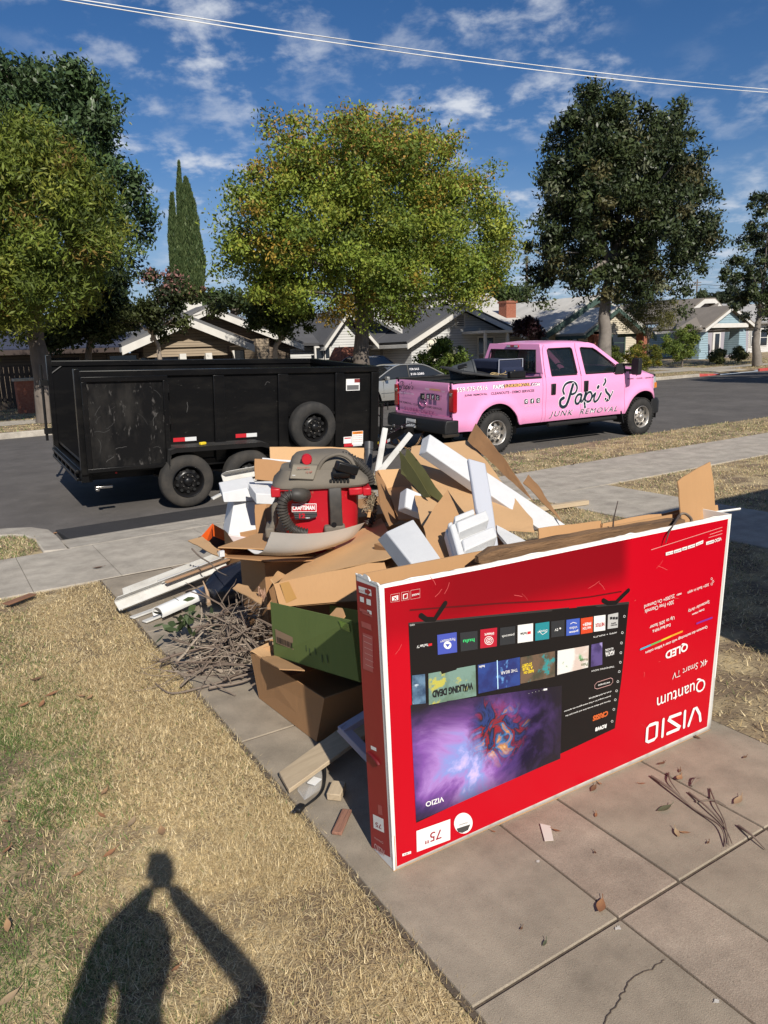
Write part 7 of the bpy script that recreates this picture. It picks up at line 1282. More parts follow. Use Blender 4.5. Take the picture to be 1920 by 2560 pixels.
# --- green carton
gc = empty('green_carton', tuple(WY(780, 1650, 3.2)), label='open green carton with a tan shipping label leaning on the brown box', cat='box'); o_ = np.array(gc.location); A, B_, C_, D_ = WY(678, 1505, 3.5), WY(881, 1551, 2.62), WY(900, 1702, 2.58), WY(688, 1638, 3.42); bk = np.array((.40, .10, -.13))
for nm, q in (('front_wall', [A, B_, C_, D_]), ('bottom_wall', [D_, C_, C_+bk, D_+bk]), ('back_wall', [A+bk, B_+bk, C_+bk, D_+bk]), ('end_wall', [B_+(0, .006, -.01), B_+bk, C_+bk, C_+(0, .006, 0)])):
    b = MB(); b.slab([p-o_ for p in q], .006); b.build(nm, m_greenc, gc)
def gpt(u, v, off=.004):
    off = off+.008
    p = (A*(1-u)+B_*u)*(1-v)+(D_*(1-u)+C_*u)*v; n = np.cross(B_-A, D_-A); n /= np.linalg.norm(n); n = n if n[0] < 0 else -n; return p+n*off-o_
b = MB(); b.add([gpt(.06, .74), gpt(.30, .78), gpt(.30, .55), gpt(.06, .48)], [(0, 1, 2, 3)]); b.build('shipping_label', mat('tan_label', (.30, .20, .12), .7), gc); b = MB(); rg = np.random.default_rng(3); x = .08
while x < .285: w = rg.uniform(.003, .009); b.add([gpt(x, .71+x*.17, .006), gpt(x+w, .71+x*.17, .006), gpt(x+w, .60+x*.2, .006), gpt(x, .60+x*.2, .006)], [(0, 1, 2, 3)]); x += w+rg.uniform(.004, .01)
b.build('barcode_print', m_ink, gc)
b = MB(); b.add([gpt(.88, .03), gpt(.985, .06), gpt(.985, .2), gpt(.9, .17)], [(0, 1, 2, 3)]); b.build('tape_patch', mat('green_tape', (.16, .28, .05), .25), gc)
b = MB()
for k, (u, v) in enumerate(((.46, .60), (.50, .66), (.57, .62), (.64, .72), (.70, .70))): b.add([gpt(u, v, .005), gpt(u+.012, v+.01, .005), gpt(u+.01, v+.14, .005), gpt(u, v+.13, .005)], [(0, 1, 2, 3)])
b.build('faded_print', mat('faint_green_ink', (.05, .085, .03), .7), gc, kind='stuff')
card('cardboard_scrap', 'rounded cardboard offcut sticking out of the green carton', [(820, 1545, 2.95), (842, 1522, 2.95), (856, 1524, 2.9), (864, 1542, 2.85), (850, 1560, 2.85)], m_card)
# --- brown box in front
bb = empty('brown_box', (1.34, 2.9, 0), label='open brown cardboard box on the driveway beside the red carton', cat='box'); o_ = np.array(bb.location); T0, T1 = WX(625, 1630, 1.30)-o_, WX(811, 1748, 1.375)-o_; Q0, Q1 = np.array((1.315, 3.5, 0))-o_, np.array((1.36, 2.905, 0))-o_; dx_ = np.array((.62, .06, 0))
for nm, q, m_ in (('side_wall', [Q0, Q1, T1, T0], m_card3), ('front_wall', [Q1, Q1+dx_, T1+dx_, T1], m_card3), ('back_wall', [Q0+dx_, Q0, T0, T0+dx_], m_card), ('side_wall', [Q1+dx_, Q0+dx_, T0+dx_, T1+dx_], m_card), ('bottom', [Q0, Q0+dx_, Q1+dx_, Q1], m_card3)):
    b = MB(); b.slab([p+np.array((0, 0, .003)) for p in q], .006); b.build(nm, m_, bb)
for q, m_ in (([(625, 1629, 3.5), (678, 1603, 3.62), (684, 1640, 3.55), (651, 1642, 3.45)], m_card2), ([(652, 1642, 3.40), (699, 1672, 3.02), (764, 1676, 2.9), (690, 1638, 3.42)], m_card)):
    b = MB(); b.slab([WY(*p)-o_ for p in q], .005); b.build('top_flap', m_, bb, warp=.008, smooth=35)
b = MB(); b.b2((.05, .08, .02), (.55, .5, .14)); b.build('packing_paper', m_kg, bb, bevel=.03)
# --- boards by the brown box
def board(name, label, a, c, w, th, m, cat='board', up=(0, 0, 1), bevel=.003):
    a, c = np.array(a, float), np.array(c, float); u = (c-a)/np.linalg.norm(c-a); s = np.cross(up, u); s /= np.linalg.norm(s); n = np.cross(u, s); mid = (a+c)/2; L = np.linalg.norm(c-a); R = Matrix((u, s, n)).transposed().to_quaternion()
    b = MB(); b.box((0, 0, 0), (L, w, th)); o = b.build(name, m, label=label, cat=cat, bevel=bevel, loc=tuple(mid)); o.rotation_mode = 'QUATERNION'; o.rotation_quaternion = R; return o
P0, P1 = G(697, 1930, .035), G(722, 1974, .035); P3, P2 = P0+(G(807, 1850, .075)-P0)*1.9, P1+(G(836, 1892, .075)-P1)*1.9; c0 = (P0+P1+P2+P3)/4; b = MB(); b.slab([P0-c0, P1-c0, P2-c0, P3-c0], .02, n=(0, 0, 1)); b.build('plank', m_plank, label='pale wood plank end resting on the driveway edge beneath the brown box', cat='plank', bevel=.003, loc=tuple(c0))
fr = empty('window_frame_trim', (1.7, 2.6, .1), label='pale lilac window trim frame leaning in the gap behind the red carton', cat='trim'); m_lil = mat('lilac_paint', (.36, .35, .44), .6)
for a, c in (((-.36, -.02, .12), (.3, .08, .22)), ((-.36, -.02, .12), (-.30, -.16, .02)), ((-.30, -.16, .02), (.3, -.04, .06))):
    a, c = np.array(a), np.array(c); u = (c-a); L = np.linalg.norm(u); u /= L; b = MB(); R = Vector(u).to_track_quat('X', 'Z').to_matrix(); b.box((a+c)/2, (L+.03, .045, .03), R); b.build('trim_bar', m_lil, fr, bevel=.003)
o = board('wood_block', 'small offcut wood block standing on the driveway left of the red carton', (1.205, 2.44, .02), (1.265, 2.50, .03), .06, .032, m_plank, 'block')
o = board('bark_slab', 'splintered reddish bark slab lying on the driveway edge', (1.11, 2.24, .010), (1.215, 2.345, .012), .04, .013, mat('red_bark', (.30, .15, .10), .9, col2=(.2, .09, .06), ns=12, stretch=(.3, 4, 4), bump=.8, bs=30), 'bark')
pb = [G(*p) for p in ((735, 1945), (790, 1905), (808, 1930), (800, 1975), (765, 2000), (742, 1985))]; c0 = np.mean(pb, 0); b = MB(); rg = np.random.default_rng(6); top = []
for r_, z in ((1.0, .002), (.8, .012), (.5, .017), (.2, .015)): top.append([(p-c0)*r_+np.array((rg.normal(0, .006), rg.normal(0, .006), z+rg.normal(0, .003))) for p in pb])
b.loft(top); o = b.build('plastic_bag', mat('clear_plastic', (.75, .75, .75), .12, alpha=.22, spec=.9), label='clear crinkled plastic bag of fittings on the driveway edge', cat='bag', smooth=25, loc=tuple(c0)); b = MB(); b.box((.01, -.03, .018), (.05, .04, .004), Matrix.Rotation(.5, 3, 'Z')); b.build('bag_contents', m_lab, o)
twig('power_cord', 'short black power cord with plug lying on the lawn edge', [G(810, 1915)+(0, 0, .06), G(812, 1945)+(0, 0, .01), G(803, 1985)+(0, 0, .008), G(770, 2015)+(0, 0, .008), G(752, 2026)+(0, 0, .01)], .009, m_blackp, cat='cord')
o_ = bpy.data.objects['power_cord']; b = MB(); g0 = G(750, 2027)-np.array(o_.location); b.box(g0+np.array((0, 0, .012)), (.045, .028, .022), Matrix.Rotation(.6, 3, 'Z')); b.build('plug', m_blackp, o_, bevel=.006); b = MB(); b.box(g0+np.array((-.028, -.014, .012)), (.02, .004, .006), Matrix.Rotation(.6, 3, 'Z')); b.box(g0+np.array((-.034, -.004, .012)), (.02, .004, .006), Matrix.Rotation(.6, 3, 'Z')); b.build('plug_pins', m_chrome, o_)
# --- gutters / downspouts
def gutter(name, label, a, c, w, h_, m=None, openup=True, roll=0.0, group='white gutter lengths on the driveway'):
    a, c = np.array(a, float), np.array(c, float); u = (c-a)/np.linalg.norm(c-a); s = np.cross((0, 0, 1), u); s /= np.linalg.norm(s); n = np.cross(u, s); s, n = s*cos(roll)+n*sin(roll), n*cos(roll)-s*sin(roll); t = .004; c0 = (a+c)/2
    out = [(-w/2, h_), (-w/2, h_*.55), (-w*.36, h_*.42), (-w*.36, .0), (w*.4, 0), (w*.5, h_*.2), (w*.5, h_)]; inn = [(w*.5-t, h_), (w*.5-t, h_*.22), (w*.4-t, t), (-w*.36+t, t), (-w*.36+t, h_*.44), (-w/2+t, h_*.58), (-w/2+t, h_)]
    ring = out+inn; b = MB(); b.loft([[p+s*x+n*z-c0 for x, z in ring] for p in (a, c)]); return b.build(name, m or m_gut, label=label, cat='gutter', loc=tuple(c0), group=group)
gutter('gutter', 'longest white aluminium gutter lying across the lawn and driveway edge', (.99, 5.36, .06), (1.95, 5.72, .12), .10, .07, roll=.9)
gutter('gutter', 'white gutter with open dark end behind the longest gutter', (1.12, 5.58, .03), (2.1, 6.0, .08), .11, .085, roll=-.1)
board('trim_board', 'white painted trim strip with chipped red edge lying on the gutters', (1.35, 5.52, .14), (2.05, 5.85, .16), .06, .015, m_gut, 'trim'); board('trim_board', 'narrow bare wood strip resting on the gutters', (1.38, 5.46, .145), (1.98, 5.72, .16), .03, .015, mat('raw_strip', (.36, .22, .13), .8), 'trim')
P = [(1.19, 5.02, .02), (1.75, 5.28, .05)]; c0 = np.mean(P, 0); b = MB(); u = (np.array(P[1])-P[0]); u /= np.linalg.norm(u); s = np.cross((0, 0, 1), u); rr = []
for p in P: rr.append([np.array(p)-c0+s*.055*cos(a)+np.array((0, 0, .045+.05*sin(a))) for a in np.linspace(-.6, 3.6, 12)]+[np.array(p)-c0+s*.049*cos(a)+np.array((0, 0, .045+.044*sin(a))) for a in np.linspace(3.6, -.6, 12)])
b.loft(rr); b.build('half_pipe', mat('glossy_white_vinyl', (.75, .75, .74), .25, coat=.3), label='glossy white rounded downspout piece beside the twig pile', cat='pipe', loc=tuple(c0), smooth=50)
for k, (a, c) in enumerate((((1.1, 5.05, .015), (1.4, 5.18, .02)), ((1.05, 5.2, .012), (1.3, 5.3, .015)))): board('scrap_strip', ('short bent trim scrap under the rounded downspout', 'short flat trim scrap between gutter and downspout')[k], a, c, .05, .012, m_gut, 'trim')
# black sack behind the gutters
c0 = np.array((1.95, 5.15, .0)); rg = np.random.default_rng(9); b = MB(); rings = []
for z, r_ in ((0, .22), (.06, .30), (.16, .30), (.24, .22), (.28, .08), (.30, .02)): rings.append([np.array((r_*1.25*cos(a)*(1+.1*sin(5*a+z*20)), r_*.8*sin(a)*(1+.12*sin(7*a+z*11)), z)) for a in np.linspace(0, 2*pi, 25)[:-1]])
b.loft(rings); b.build('black_sack', mat('black_sack_plastic', (.012, .014, .022), .25, bump=.6, bs=14, spec=.6), label='crumpled black plastic sack under the flat carton', cat='sack', smooth=60, loc=tuple(c0))
# --- big shaded box, flat carton and white sheet under the vacuum
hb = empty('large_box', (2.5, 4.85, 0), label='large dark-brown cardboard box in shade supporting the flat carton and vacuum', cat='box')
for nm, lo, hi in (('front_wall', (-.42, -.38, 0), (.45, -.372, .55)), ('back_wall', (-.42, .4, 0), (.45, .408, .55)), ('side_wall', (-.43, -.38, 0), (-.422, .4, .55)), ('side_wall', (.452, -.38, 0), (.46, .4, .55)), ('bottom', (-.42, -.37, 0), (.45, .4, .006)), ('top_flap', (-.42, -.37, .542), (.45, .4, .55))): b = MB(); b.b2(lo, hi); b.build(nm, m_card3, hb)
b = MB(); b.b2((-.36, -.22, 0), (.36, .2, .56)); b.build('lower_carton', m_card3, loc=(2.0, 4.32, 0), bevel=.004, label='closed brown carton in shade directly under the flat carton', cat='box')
fc = empty('flat_carton', tuple(WY(680, 1390, 4.0)), label='thin flat cardboard carton under the curved white sheet', cat='box'); o_ = np.array(fc.location)
FT = [(545, 1373, 4.15), (668, 1345, 4.55), (905, 1350, 4.5), (812, 1398, 3.9), (700, 1404, 3.95), (553, 1394, 4.1)]
b = MB(); b.slab([WY(x, y-2, Y)-o_ for x, y, Y in ((545, 1372, 4.15), (640, 1338, 4.6), (900, 1330, 4.6), (830, 1375, 3.95), (700, 1378, 4.0))], .006); b.build('top_panel', m_card, fc)
b = MB(); b.slab([WY(x, y, Y)-o_ for x, y, Y in ((553, 1394, 4.12), (640, 1370, 4.6), (905, 1360, 4.6), (832, 1402, 3.92), (680, 1405, 3.97))], .006); b.build('bottom_panel', m_card3, fc)
b = MB(); b.slab([WY(x, y, Y)-o_ for x, y, Y in ((545, 1372, 4.15), (553, 1394, 4.12), (640, 1370, 4.6), (640, 1338, 4.6))], .006); b.build('end_panel', m_card, fc); b = MB(); b.box(WY(554, 1384, 4.1)-o_, (.03, .02, .035)); b.build('foam_corner', m_eps, fc)
card('cardboard_flap', 'kraft flap hanging beside the orange box toward the sidewalk', [(546, 1392, 4.16), (544, 1372, 4.2), (505, 1342, 4.75), (470, 1352, 4.75)], m_card2)
# curved white sheet
WS = [WY(x, y, Y) for x, y, Y in ((618, 1372, 3.86), (640, 1385, 3.80), (660, 1374, 3.74), (678, 1330, 3.66))]; WS2 = [WY(x, y, Y) for x, y, Y in ((840, 1362, 3.95), (856, 1358, 3.9), (884, 1342, 3.85), (912, 1306, 3.8))]; c0 = np.mean(WS+WS2, 0); p1 = smooth_path(WS, 6); p2 = smooth_path(WS2, 6); b = MB(); rows = []
for t in np.linspace(0, 1, 9): rows.append([(a*(1-t)+c*t)-c0+np.array((0, 0, -.035*sin(pi*t))) for a, c in zip(p1, p2)])
k = len(rows[0]); b.loft([r+[q+np.array((.0, .006, -.004)) for q in reversed(r)] for r in rows]); b.build('bowed_sheet', mat('white_sheet_metal', (.70, .68, .66), .45, col2=(.62, .6, .57), ns=5), label='curved white sheet bowed up in front of the vacuum', cat='sheet', smooth=50, loc=tuple(c0))
# --- orange box, white foam at the left rear
of_ = G(545, 1372); oe = empty('orange_box', tuple(of_), label='small bright orange open carton on the sidewalk', cat='box'); m_or = mat('orange_card', (.72, .11, .012), .5, col2=(.62, .09, .01), ns=6)
for q in ([(502, 1342), (531, 1309), (532, 1340), (512, 1362)], [(531, 1309), (600, 1347), (585, 1362), (533, 1340)]):
    YY = of_[1]-.15; P = [WY(q[0][0], q[0][1], YY-.12), WY(q[1][0], q[1][1], YY), WY(q[2][0], q[2][1], YY+.02), WY(q[3][0], q[3][1], YY-.12)]; b = MB(); b.slab([p-of_ for p in P], .008); b.build('orange_flap', m_or, oe)
b = MB(); b.box((.08, .12, .05), (.40, .16, .1)); b.build('carton_body', mat('shaded_inside', (.05, .02, .012), .9), oe)  # near-black solid body; shade inside the carton is put into its colour
g = 'white foam blocks left of the vacuum'
hexb('foam_block', 'tall white foam block standing behind the orange box', [(571, 1336, 5.6), (585, 1256, 5.7), (655, 1252, 5.7), (655, 1350, 5.6)], (.06, .3, -.02), m_eps, 'foam', group=g)
hexb('foam_block', 'white foam block underside with pinkish moulded recesses', [(571, 1337, 5.58), (655, 1350, 5.58), (652, 1362, 5.6), (590, 1365, 5.6), (578, 1352, 5.6)][:4], (.05, .2, .0), mat('pinkish_foam', (.72, .60, .58), .8), 'foam', group=g)
hexb('foam_block', 'long white foam channel lying on top of the left foam stack', [(556, 1232, 5.65), (642, 1215, 5.75), (644, 1253, 5.7), (560, 1256, 5.6)], (.05, .22, .05), m_eps, 'foam', group=g)
hexb('foam_block', 'white foam piece tucked beside the vacuum at the foam stack end', [(640, 1234, 5.3), (690, 1236, 5.3), (684, 1262, 5.3), (641, 1260, 5.3)], (.02, .2, .05), m_eps, 'foam', group=g)
hexb('foam_block', 'thin upper white foam lid on the left foam stack', [(600, 1205, 5.9), (690, 1202, 5.9), (688, 1236, 5.6), (630, 1228, 5.6)], (.02, .05, -.05), m_eps, 'foam', group=g)
gutter('gutter', 'white gutter piece pointing at the trailer wheel above the foam', WY(556, 1198, 6.1), WY(640, 1182, 6.2), .09, .09, roll=1.2); board('trim_board', 'short white strip lying by the trailer wheel', WY(530, 1247, 6.6), WY(560, 1232, 6.6), .05, .02, m_gut, 'trim'); board('trim_board', 'thin white strip between foam lid and cardboard panel', WY(620, 1204, 6.05), WY(672, 1190, 6.1), .03, .02, m_gut, 'trim')
# support under the foam stack
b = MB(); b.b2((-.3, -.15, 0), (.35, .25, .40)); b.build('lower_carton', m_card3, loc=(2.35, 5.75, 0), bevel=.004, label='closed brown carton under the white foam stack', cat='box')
card('upright_cardboard', 'vertical cardboard strip standing left of the vacuum', [(636, 1262, 5.0), (664, 1262, 5.0), (660, 1300, 4.95), (664, 1345, 4.9), (643, 1346, 4.9), (638, 1310, 4.95)], m_card3); card('upright_cardboard', 'shaded cardboard strip right behind the vertical strip', [(664, 1262, 5.02), (684, 1262, 5.05), (676, 1340, 4.95), (660, 1345, 4.92)], m_card3)
card('upright_cardboard', 'brown rectangular cardboard panel upright left of the vacuum lid', [(636, 1146, 5.5), (728, 1156, 5.5), (702, 1206, 5.4), (690, 1206, 5.4), (636, 1200, 5.45)], m_card3); b = MB(); 
card('upright_cardboard', 'long tan cardboard panel behind the vacuum lid', [(675, 1118, 5.9), (785, 1117, 5.9), (910, 1120, 5.9), (910, 1150, 5.85), (905, 1180, 5.8), (676, 1165, 5.8)], m_card2)
card('white_sheet', 'thin white sheet edge behind the brown upright panel', [(655, 1146, 5.75), (905, 1168, 5.75), (905, 1180, 5.7), (655, 1160, 5.7)], m_eps, .01, cat='sheet')
q0, q1 = WY(922, 1106, 5.6), WY(921, 1200, 5.5); b = MB(); c0 = (q0+q1)/2; b.tube([q0-c0, q1-c0], .036, 16); b.tube([q0-c0+(0, 0, .002), q0*.8+q1*.2-c0], .041, 16); b.build('black_pipe', mat('dark_grey_pipe', (.05, .052, .055), .45), label='dark grey plastic pipe standing behind the vacuum', cat='pipe', smooth=40, loc=tuple(c0))
for k, (a, c) in enumerate((((955, 1074, 5.2), (936, 1182, 4.9)), ((1018, 1084, 5.2), (938, 1182, 4.88)))):
    A_, C2 = WY(*a), WY(*c); gutter('gutter', ('upright white gutter strip beside the dark grey pipe', 'white gutter strip leaning toward the truck hitch')[k], C2, A_, .055, .045, roll=1.9+.5*k)
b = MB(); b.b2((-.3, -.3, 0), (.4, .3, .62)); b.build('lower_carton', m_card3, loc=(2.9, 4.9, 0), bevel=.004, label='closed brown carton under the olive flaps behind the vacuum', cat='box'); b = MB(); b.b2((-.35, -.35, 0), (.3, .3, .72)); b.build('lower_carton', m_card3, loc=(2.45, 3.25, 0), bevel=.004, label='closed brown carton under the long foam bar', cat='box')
board('lumber', 'short sawn lumber piece lying across the sidewalk edge', (5.3, 6.0, .03), G(1468, 1255, .03), .07, .05, m_plank, 'lumber')
# ================================================================== SHOP VACUUM
va = radians(25.5); VFm = Frame(tuple(WY(778, 1372, 4.3)), (0, 0, -va)); VC = empty('shop_vacuum', tuple(VFm.loc), VFm.rot, label='dusty red and grey shop vacuum standing on top of the junk pile', cat='vacuum')
ZV = lambda x, y: (660+x/5.53, 1130+y/5.53)
m_vred = mat('vacuum_red', (.46, .012, .022), .38, col2=(.36, .012, .02), ns=4, lo=.4, hi=.75, col3=(.36, .10, .07), ns3=22, lo3=.64, hi3=.74, spec=.45); m_vgrey = mat('dusty_grey_plastic', (.165, .142, .112), .8, col2=(.09, .079, .066), ns=5, lo=.35, hi=.7, bump=.2, bs=150); m_vblk = mat('vacuum_black', (.04, .036, .032), .55, col2=(.10, .087, .07), ns=8, lo=.45, hi=.7)
def vp(x, y, yy): q = VFm.hit(*ZV(x, y), 1, yy); return q
def sring(cx, cy, hx_, hy_, z, n=32, e=3.2):
    r = []
    for k in range(n): a = 2*pi*k/n; c, s = cos(a), sin(a); r.append((cx+hx_*abs(c)**(2/e)*(1 if c >= 0 else -1), cy+hy_*abs(s)**(2/e)*(1 if s >= 0 else -1), z))
    return r
xl, xr = vp(215, 600, -.2)[0], vp(1335, 600, -.2)[0]; zt = vp(700, 485, -.25)[2]; cx_ = (xl+xr)/2; hw_ = (xr-xl)/2
b = MB(); b.loft([sring(cx_, 0, hw_*.86, .20, .02), sring(cx_, 0, hw_*.9, .215, .06), sring(cx_, 0, hw_*.97, .23, zt*.6), sring(cx_, 0, hw_, .24, zt-.03), sring(cx_, 0, hw_*1.03, .25, zt)]); b.build('drum', m_vred, VC, smooth=40)
fl_, fr_ = vp(95, 480, -.25)[0], vp(1480, 480, -.25)[0]; fc_, fh = (fl_+fr_)/2, (fr_-fl_)/2
b = MB(); b.loft([sring(fc_, 0, fh*.97, .262, zt-.012, e=5), sring(fc_, 0, fh, .27, zt+.0, e=5), sring(fc_, 0, fh*.985, .268, zt+.022, e=5), sring(fc_, 0, fh*.86, .25, zt+.06, e=4.5), sring(fc_-.02, .01, fh*.74, .22, zt+.10, e=4)]); b.build('lid', m_vgrey, VC, smooth=40)
zd = vp(620, 8, -.05)[2]; dl, dr = vp(345, 200, -.2)[0], vp(1290, 200, -.2)[0]; dc, dh = (dl+dr)/2, (dr-dl)/2
b = MB(); hh = zd-zt-.06; b.loft([sring(dc, .01, dh*1.04, .215, zt+.055, e=3.2), sring(dc, .01, dh*1.0, .21, zt+.06+hh*.40, e=3.2), sring(dc, .015, dh*.93, .195, zt+.06+hh*.72, e=3.0), sring(dc, .02, dh*.80, .165, zt+.06+hh*.92, e=2.8), sring(dc, .02, dh*.55, .11, zt+.06+hh, e=2.6)]); b.build('motor_housing', m_vgrey, VC, smooth=50)
# carry handle arch over the housing
b = MB(); P = [vp(*p, -.20) for p in ((720, 400), (745, 250), (830, 110), (960, 45), (1080, 40), (1200, 110), (1260, 220))]; b.tube(smooth_path(P, 5), .012, 8); b.build('handle_arch', m_vgrey, VC, smooth=60)
P = [vp(x, y, -.225-.0002*max(0, y-160)) for x, y in ((345, 375), (690, 392), (750, 175), (400, 160))]; b = MB(); b.hexa([p+np.array((0, .03, 0)) for p in P]+[p for p in P]); cp = b.build('control_panel', m_vgrey, VC, bevel=.008)
b = MB(); P = [vp(x, y, -.227-.0002*max(0, y-160)) for x, y in ((365, 360), (680, 375), (735, 195), (405, 182))]; b.add(P, [(0, 1, 2, 3)]); b.build('panel_face', mat('dusty_label', (.19, .165, .125), .7), cp)
for s, a, c, d, m_ in (('CRAFTSMAN', (455, 235), (635, 225), (458, 210), mat('faded_red_ink', (.35, .12, .09), .6)), ('12 HP', (580, 295), (668, 290), (580, 265), mat('faded_red_ink', (.35, .12, .09), .6)), ('PEAK', (392, 330), (436, 330), (392, 315), m_lab)): v, f = text_geo(s, .02); mn, mx = v.min(0), v.max(0); o, ex, ey = (vp(*p, -.262) for p in (a, c, d)); u = (v-mn)/(mx-mn); b = MB(); b.add(o+np.outer(u[:, 0], ex-o)+np.outer(u[:, 1], ey-o), f); b.build('lettering', m_, cp, recalc=False)
q = vp(590, 100, -.19); b = MB(); b.lathe([(.001, -.04), (.028, -.04), (.033, -.03), (.034, .02)], q, 'y', 16); sw_ = b.build('switch', m_vred, VC, smooth=40)
# corner blocks (red) of the drum rim and the right bracket
for x0_, x1_, y0_, y1_ in ((98, 222, 500, 630), (1175, 1360, 488, 600), (1365, 1480, 488, 605)):
    a, c = vp(x0_, y1_, -.25), vp(x1_, y0_, -.25); b = MB(); b.b2((a[0], -.262, a[2]), (c[0], -.10, c[2])); b.build('rim_block', m_vred, VC, bevel=.008)
a, c = vp(160, 545, -.25), vp(1170, 492, -.25); b = MB(); b.b2((a[0], -.258, a[2]+.004), (c[0], -.235, c[2])); b.build('drum_rim', m_vred, VC, bevel=.005)
# latch
a, c = vp(918, 1055, -.25), vp(1066, 490, -.25); b = MB(); ring = []
for z, w, dy in ((a[2], .8, 0), (a[2]+.02, 1, -.01), ((a[2]+c[2])/2, .95, -.02), (c[2]-.04, 1, -.018), (c[2]+.004, 1, -.005)): h_ = (c[0]-a[0])/2*w; m0 = (a[0]+c[0])/2; ring.append([(m0-h_, -.262+dy, z), (m0+h_, -.262+dy, z), (m0+h_, -.22, z), (m0-h_, -.22, z)])
b.loft(ring); lt = b.build('latch', m_vblk, VC, bevel=.006)
q = vp(968, 1005, -.27); b = MB(); b.lathe([(.001, -.006), (.017, -.006), (.02, .02)], q, 'y', 14); b.build('latch_pivot', m_black, lt, smooth=40)
a, c = vp(835, 1120, -.25), vp(1120, 1000, -.25); b = MB(); b.b2((a[0], -.275, a[2]), (c[0], -.1, c[2])); b.build('caster_bracket', m_vgrey, VC, bevel=.012); a, c = vp(25, 1190, -.2), vp(140, 1040, -.2); b = MB(); b.b2((a[0], -.22, a[2]), (c[0], .0, c[2])); b.build('caster_bracket', m_vgrey, VC, bevel=.012)
b = MB(); P = [vp(*p, -.18) for p in ((100, 1060), (150, 950), (150, 760), (215, 650))]; b.tube(smooth_path(P, 4), [.022]*13, 8); b.build('side_arm', m_vgrey, VC, smooth=60)
# label
def vq(name, pts, m, y, par): b = MB(); b.add([vp(*p, y) for p in pts], [tuple(range(len(pts)))]); return b.build(name, m, par, recalc=False)
lb = vq('brand_label', [(385, 830), (725, 828), (725, 712), (385, 716)], m_lab, -.2605, VC); vq('label_field', [(392, 822), (716, 820), (716, 722), (392, 725)], m_vred, -.2612, lb); vq('label_lower', [(430, 932), (640, 930), (735, 890), (735, 832), (405, 834)], m_ink, -.2605, lb)
for k in range(3): vq('label_stripe', [(415+k*6, 852+k*26), (728, 850+k*24), (728, 847+k*24), (415+k*6, 849+k*26)], mat('grey_stripe', (.2, .2, .19), .5), -.2612, lb)
for s, a, c, d, m_ in (('CRAFTSMAN', (395, 805), (700, 800), (395, 742), m_lab), ('12', (485, 918), (570, 915), (485, 850), m_vred), ('Gallon', (575, 918), (635, 915), (575, 905), m_lab)): v, f = text_geo(s, .045); mn, mx = v.min(0), v.max(0); o, ex, ey = (vp(*p, -.2622) for p in (a, c, d)); u = (v-mn)/(mx-mn); b = MB(); b.add(o+np.outer(u[:, 0], ex-o)+np.outer(u[:, 1], ey-o), f); b.build('lettering', m_, lb, recalc=False)
# hoses: corrugated
def hose(name, pts, r, parent, m):
    sp = smooth_path(pts, 14); Ls = np.cumsum([0]+[np.linalg.norm(sp[i+1]-sp[i]) for i in range(len(sp)-1)]); n = int(Ls[-1]/.0045); P = [np.array([np.interp(t, Ls, [p[k] for p in sp]) for k in range(3)]) for t in np.linspace(0, Ls[-1], n)]; b = MB(); b.tube(P, [r*(1.0 if (i//2) % 2 else .76) for i in range(n)], 14); return b.build(name, m, parent, smooth=50)
hr = .034
hose('hose', [vp(*p, y) for *p, y in ((430, 590, -.30), (330, 610, -.31), (265, 680, -.32), (250, 780, -.32), (280, 900, -.31), (350, 1020, -.30), (450, 1090, -.30), (600, 1130, -.30))], hr, VC, m_vblk)
b = MB(); P = [vp(*p, y) for *p, y in ((560, 600, -.24), (500, 600, -.29), (440, 592, -.30), (395, 596, -.30))]; b.tube(smooth_path(P, 3), [.046, .046, .046, .045, .044, .043, .042, .041, .04, .038], 16); b.build('hose_collar', m_vblk, VC, smooth=50)
hose('hose', [vp(*p, y) for *p, y in ((1060, 50, -.06), (1180, 80, -.06), (1300, 150, -.06), (1400, 250, -.06), (1455, 340, -.05), (1480, 440, -.04))], hr*.95, VC, m_vblk)
hose('hose', [vp(*p, y) for *p, y in ((1470, 560, -.1), (1500, 680, -.1), (1500, 800, -.1), (1480, 920, -.1), (1420, 1010, -.12))], hr*.95, VC, m_vblk)
a = vp(1060, 340, -.27); b = MB(); R = Matrix.Rotation(.35, 3, 'Y') @ Matrix.Rotation(.3, 3, 'Z'); q = vp(1140, 220, -.28); b.box(q, (.14, .07, .055), R); nz = b.build('nozzle_tool', m_black, VC, bevel=.008); q = vp(1065, 290, -.27); b = MB(); b.lathe([(.03, -.05), (.036, -.03), (.034, .05)], q, 'x', 14); b.build('nozzle_socket', m_black, nz, smooth=40)
b = MB(); 
for k in range(6): q = vp(925+k*48, 398, -.272); b.box(q, (.014, .01, .018))
b.build('vent_slots', m_dark, VC, kind='stuff')
b = MB(); rg = np.random.default_rng(12)
for k in range(160): q = vp(rg.normal(1480, 40), rg.uniform(560, 830), -.14+rg.normal(0, .01)); d = rg.normal(size=3)*.014; b.tube([q-d, q+d], .0016, 3)
b.build('debris_fluff', mat('dry_debris', (.3, .24, .16), .9), VC, kind='stuff')
b = MB(); b.box(vp(1455, 850, -.15), (.02, .004, .05), Matrix.Rotation(.2, 3, 'Y')); b.build('dry_leaf', mat('leaf_tan', (.45, .27, .12), .8), VC)
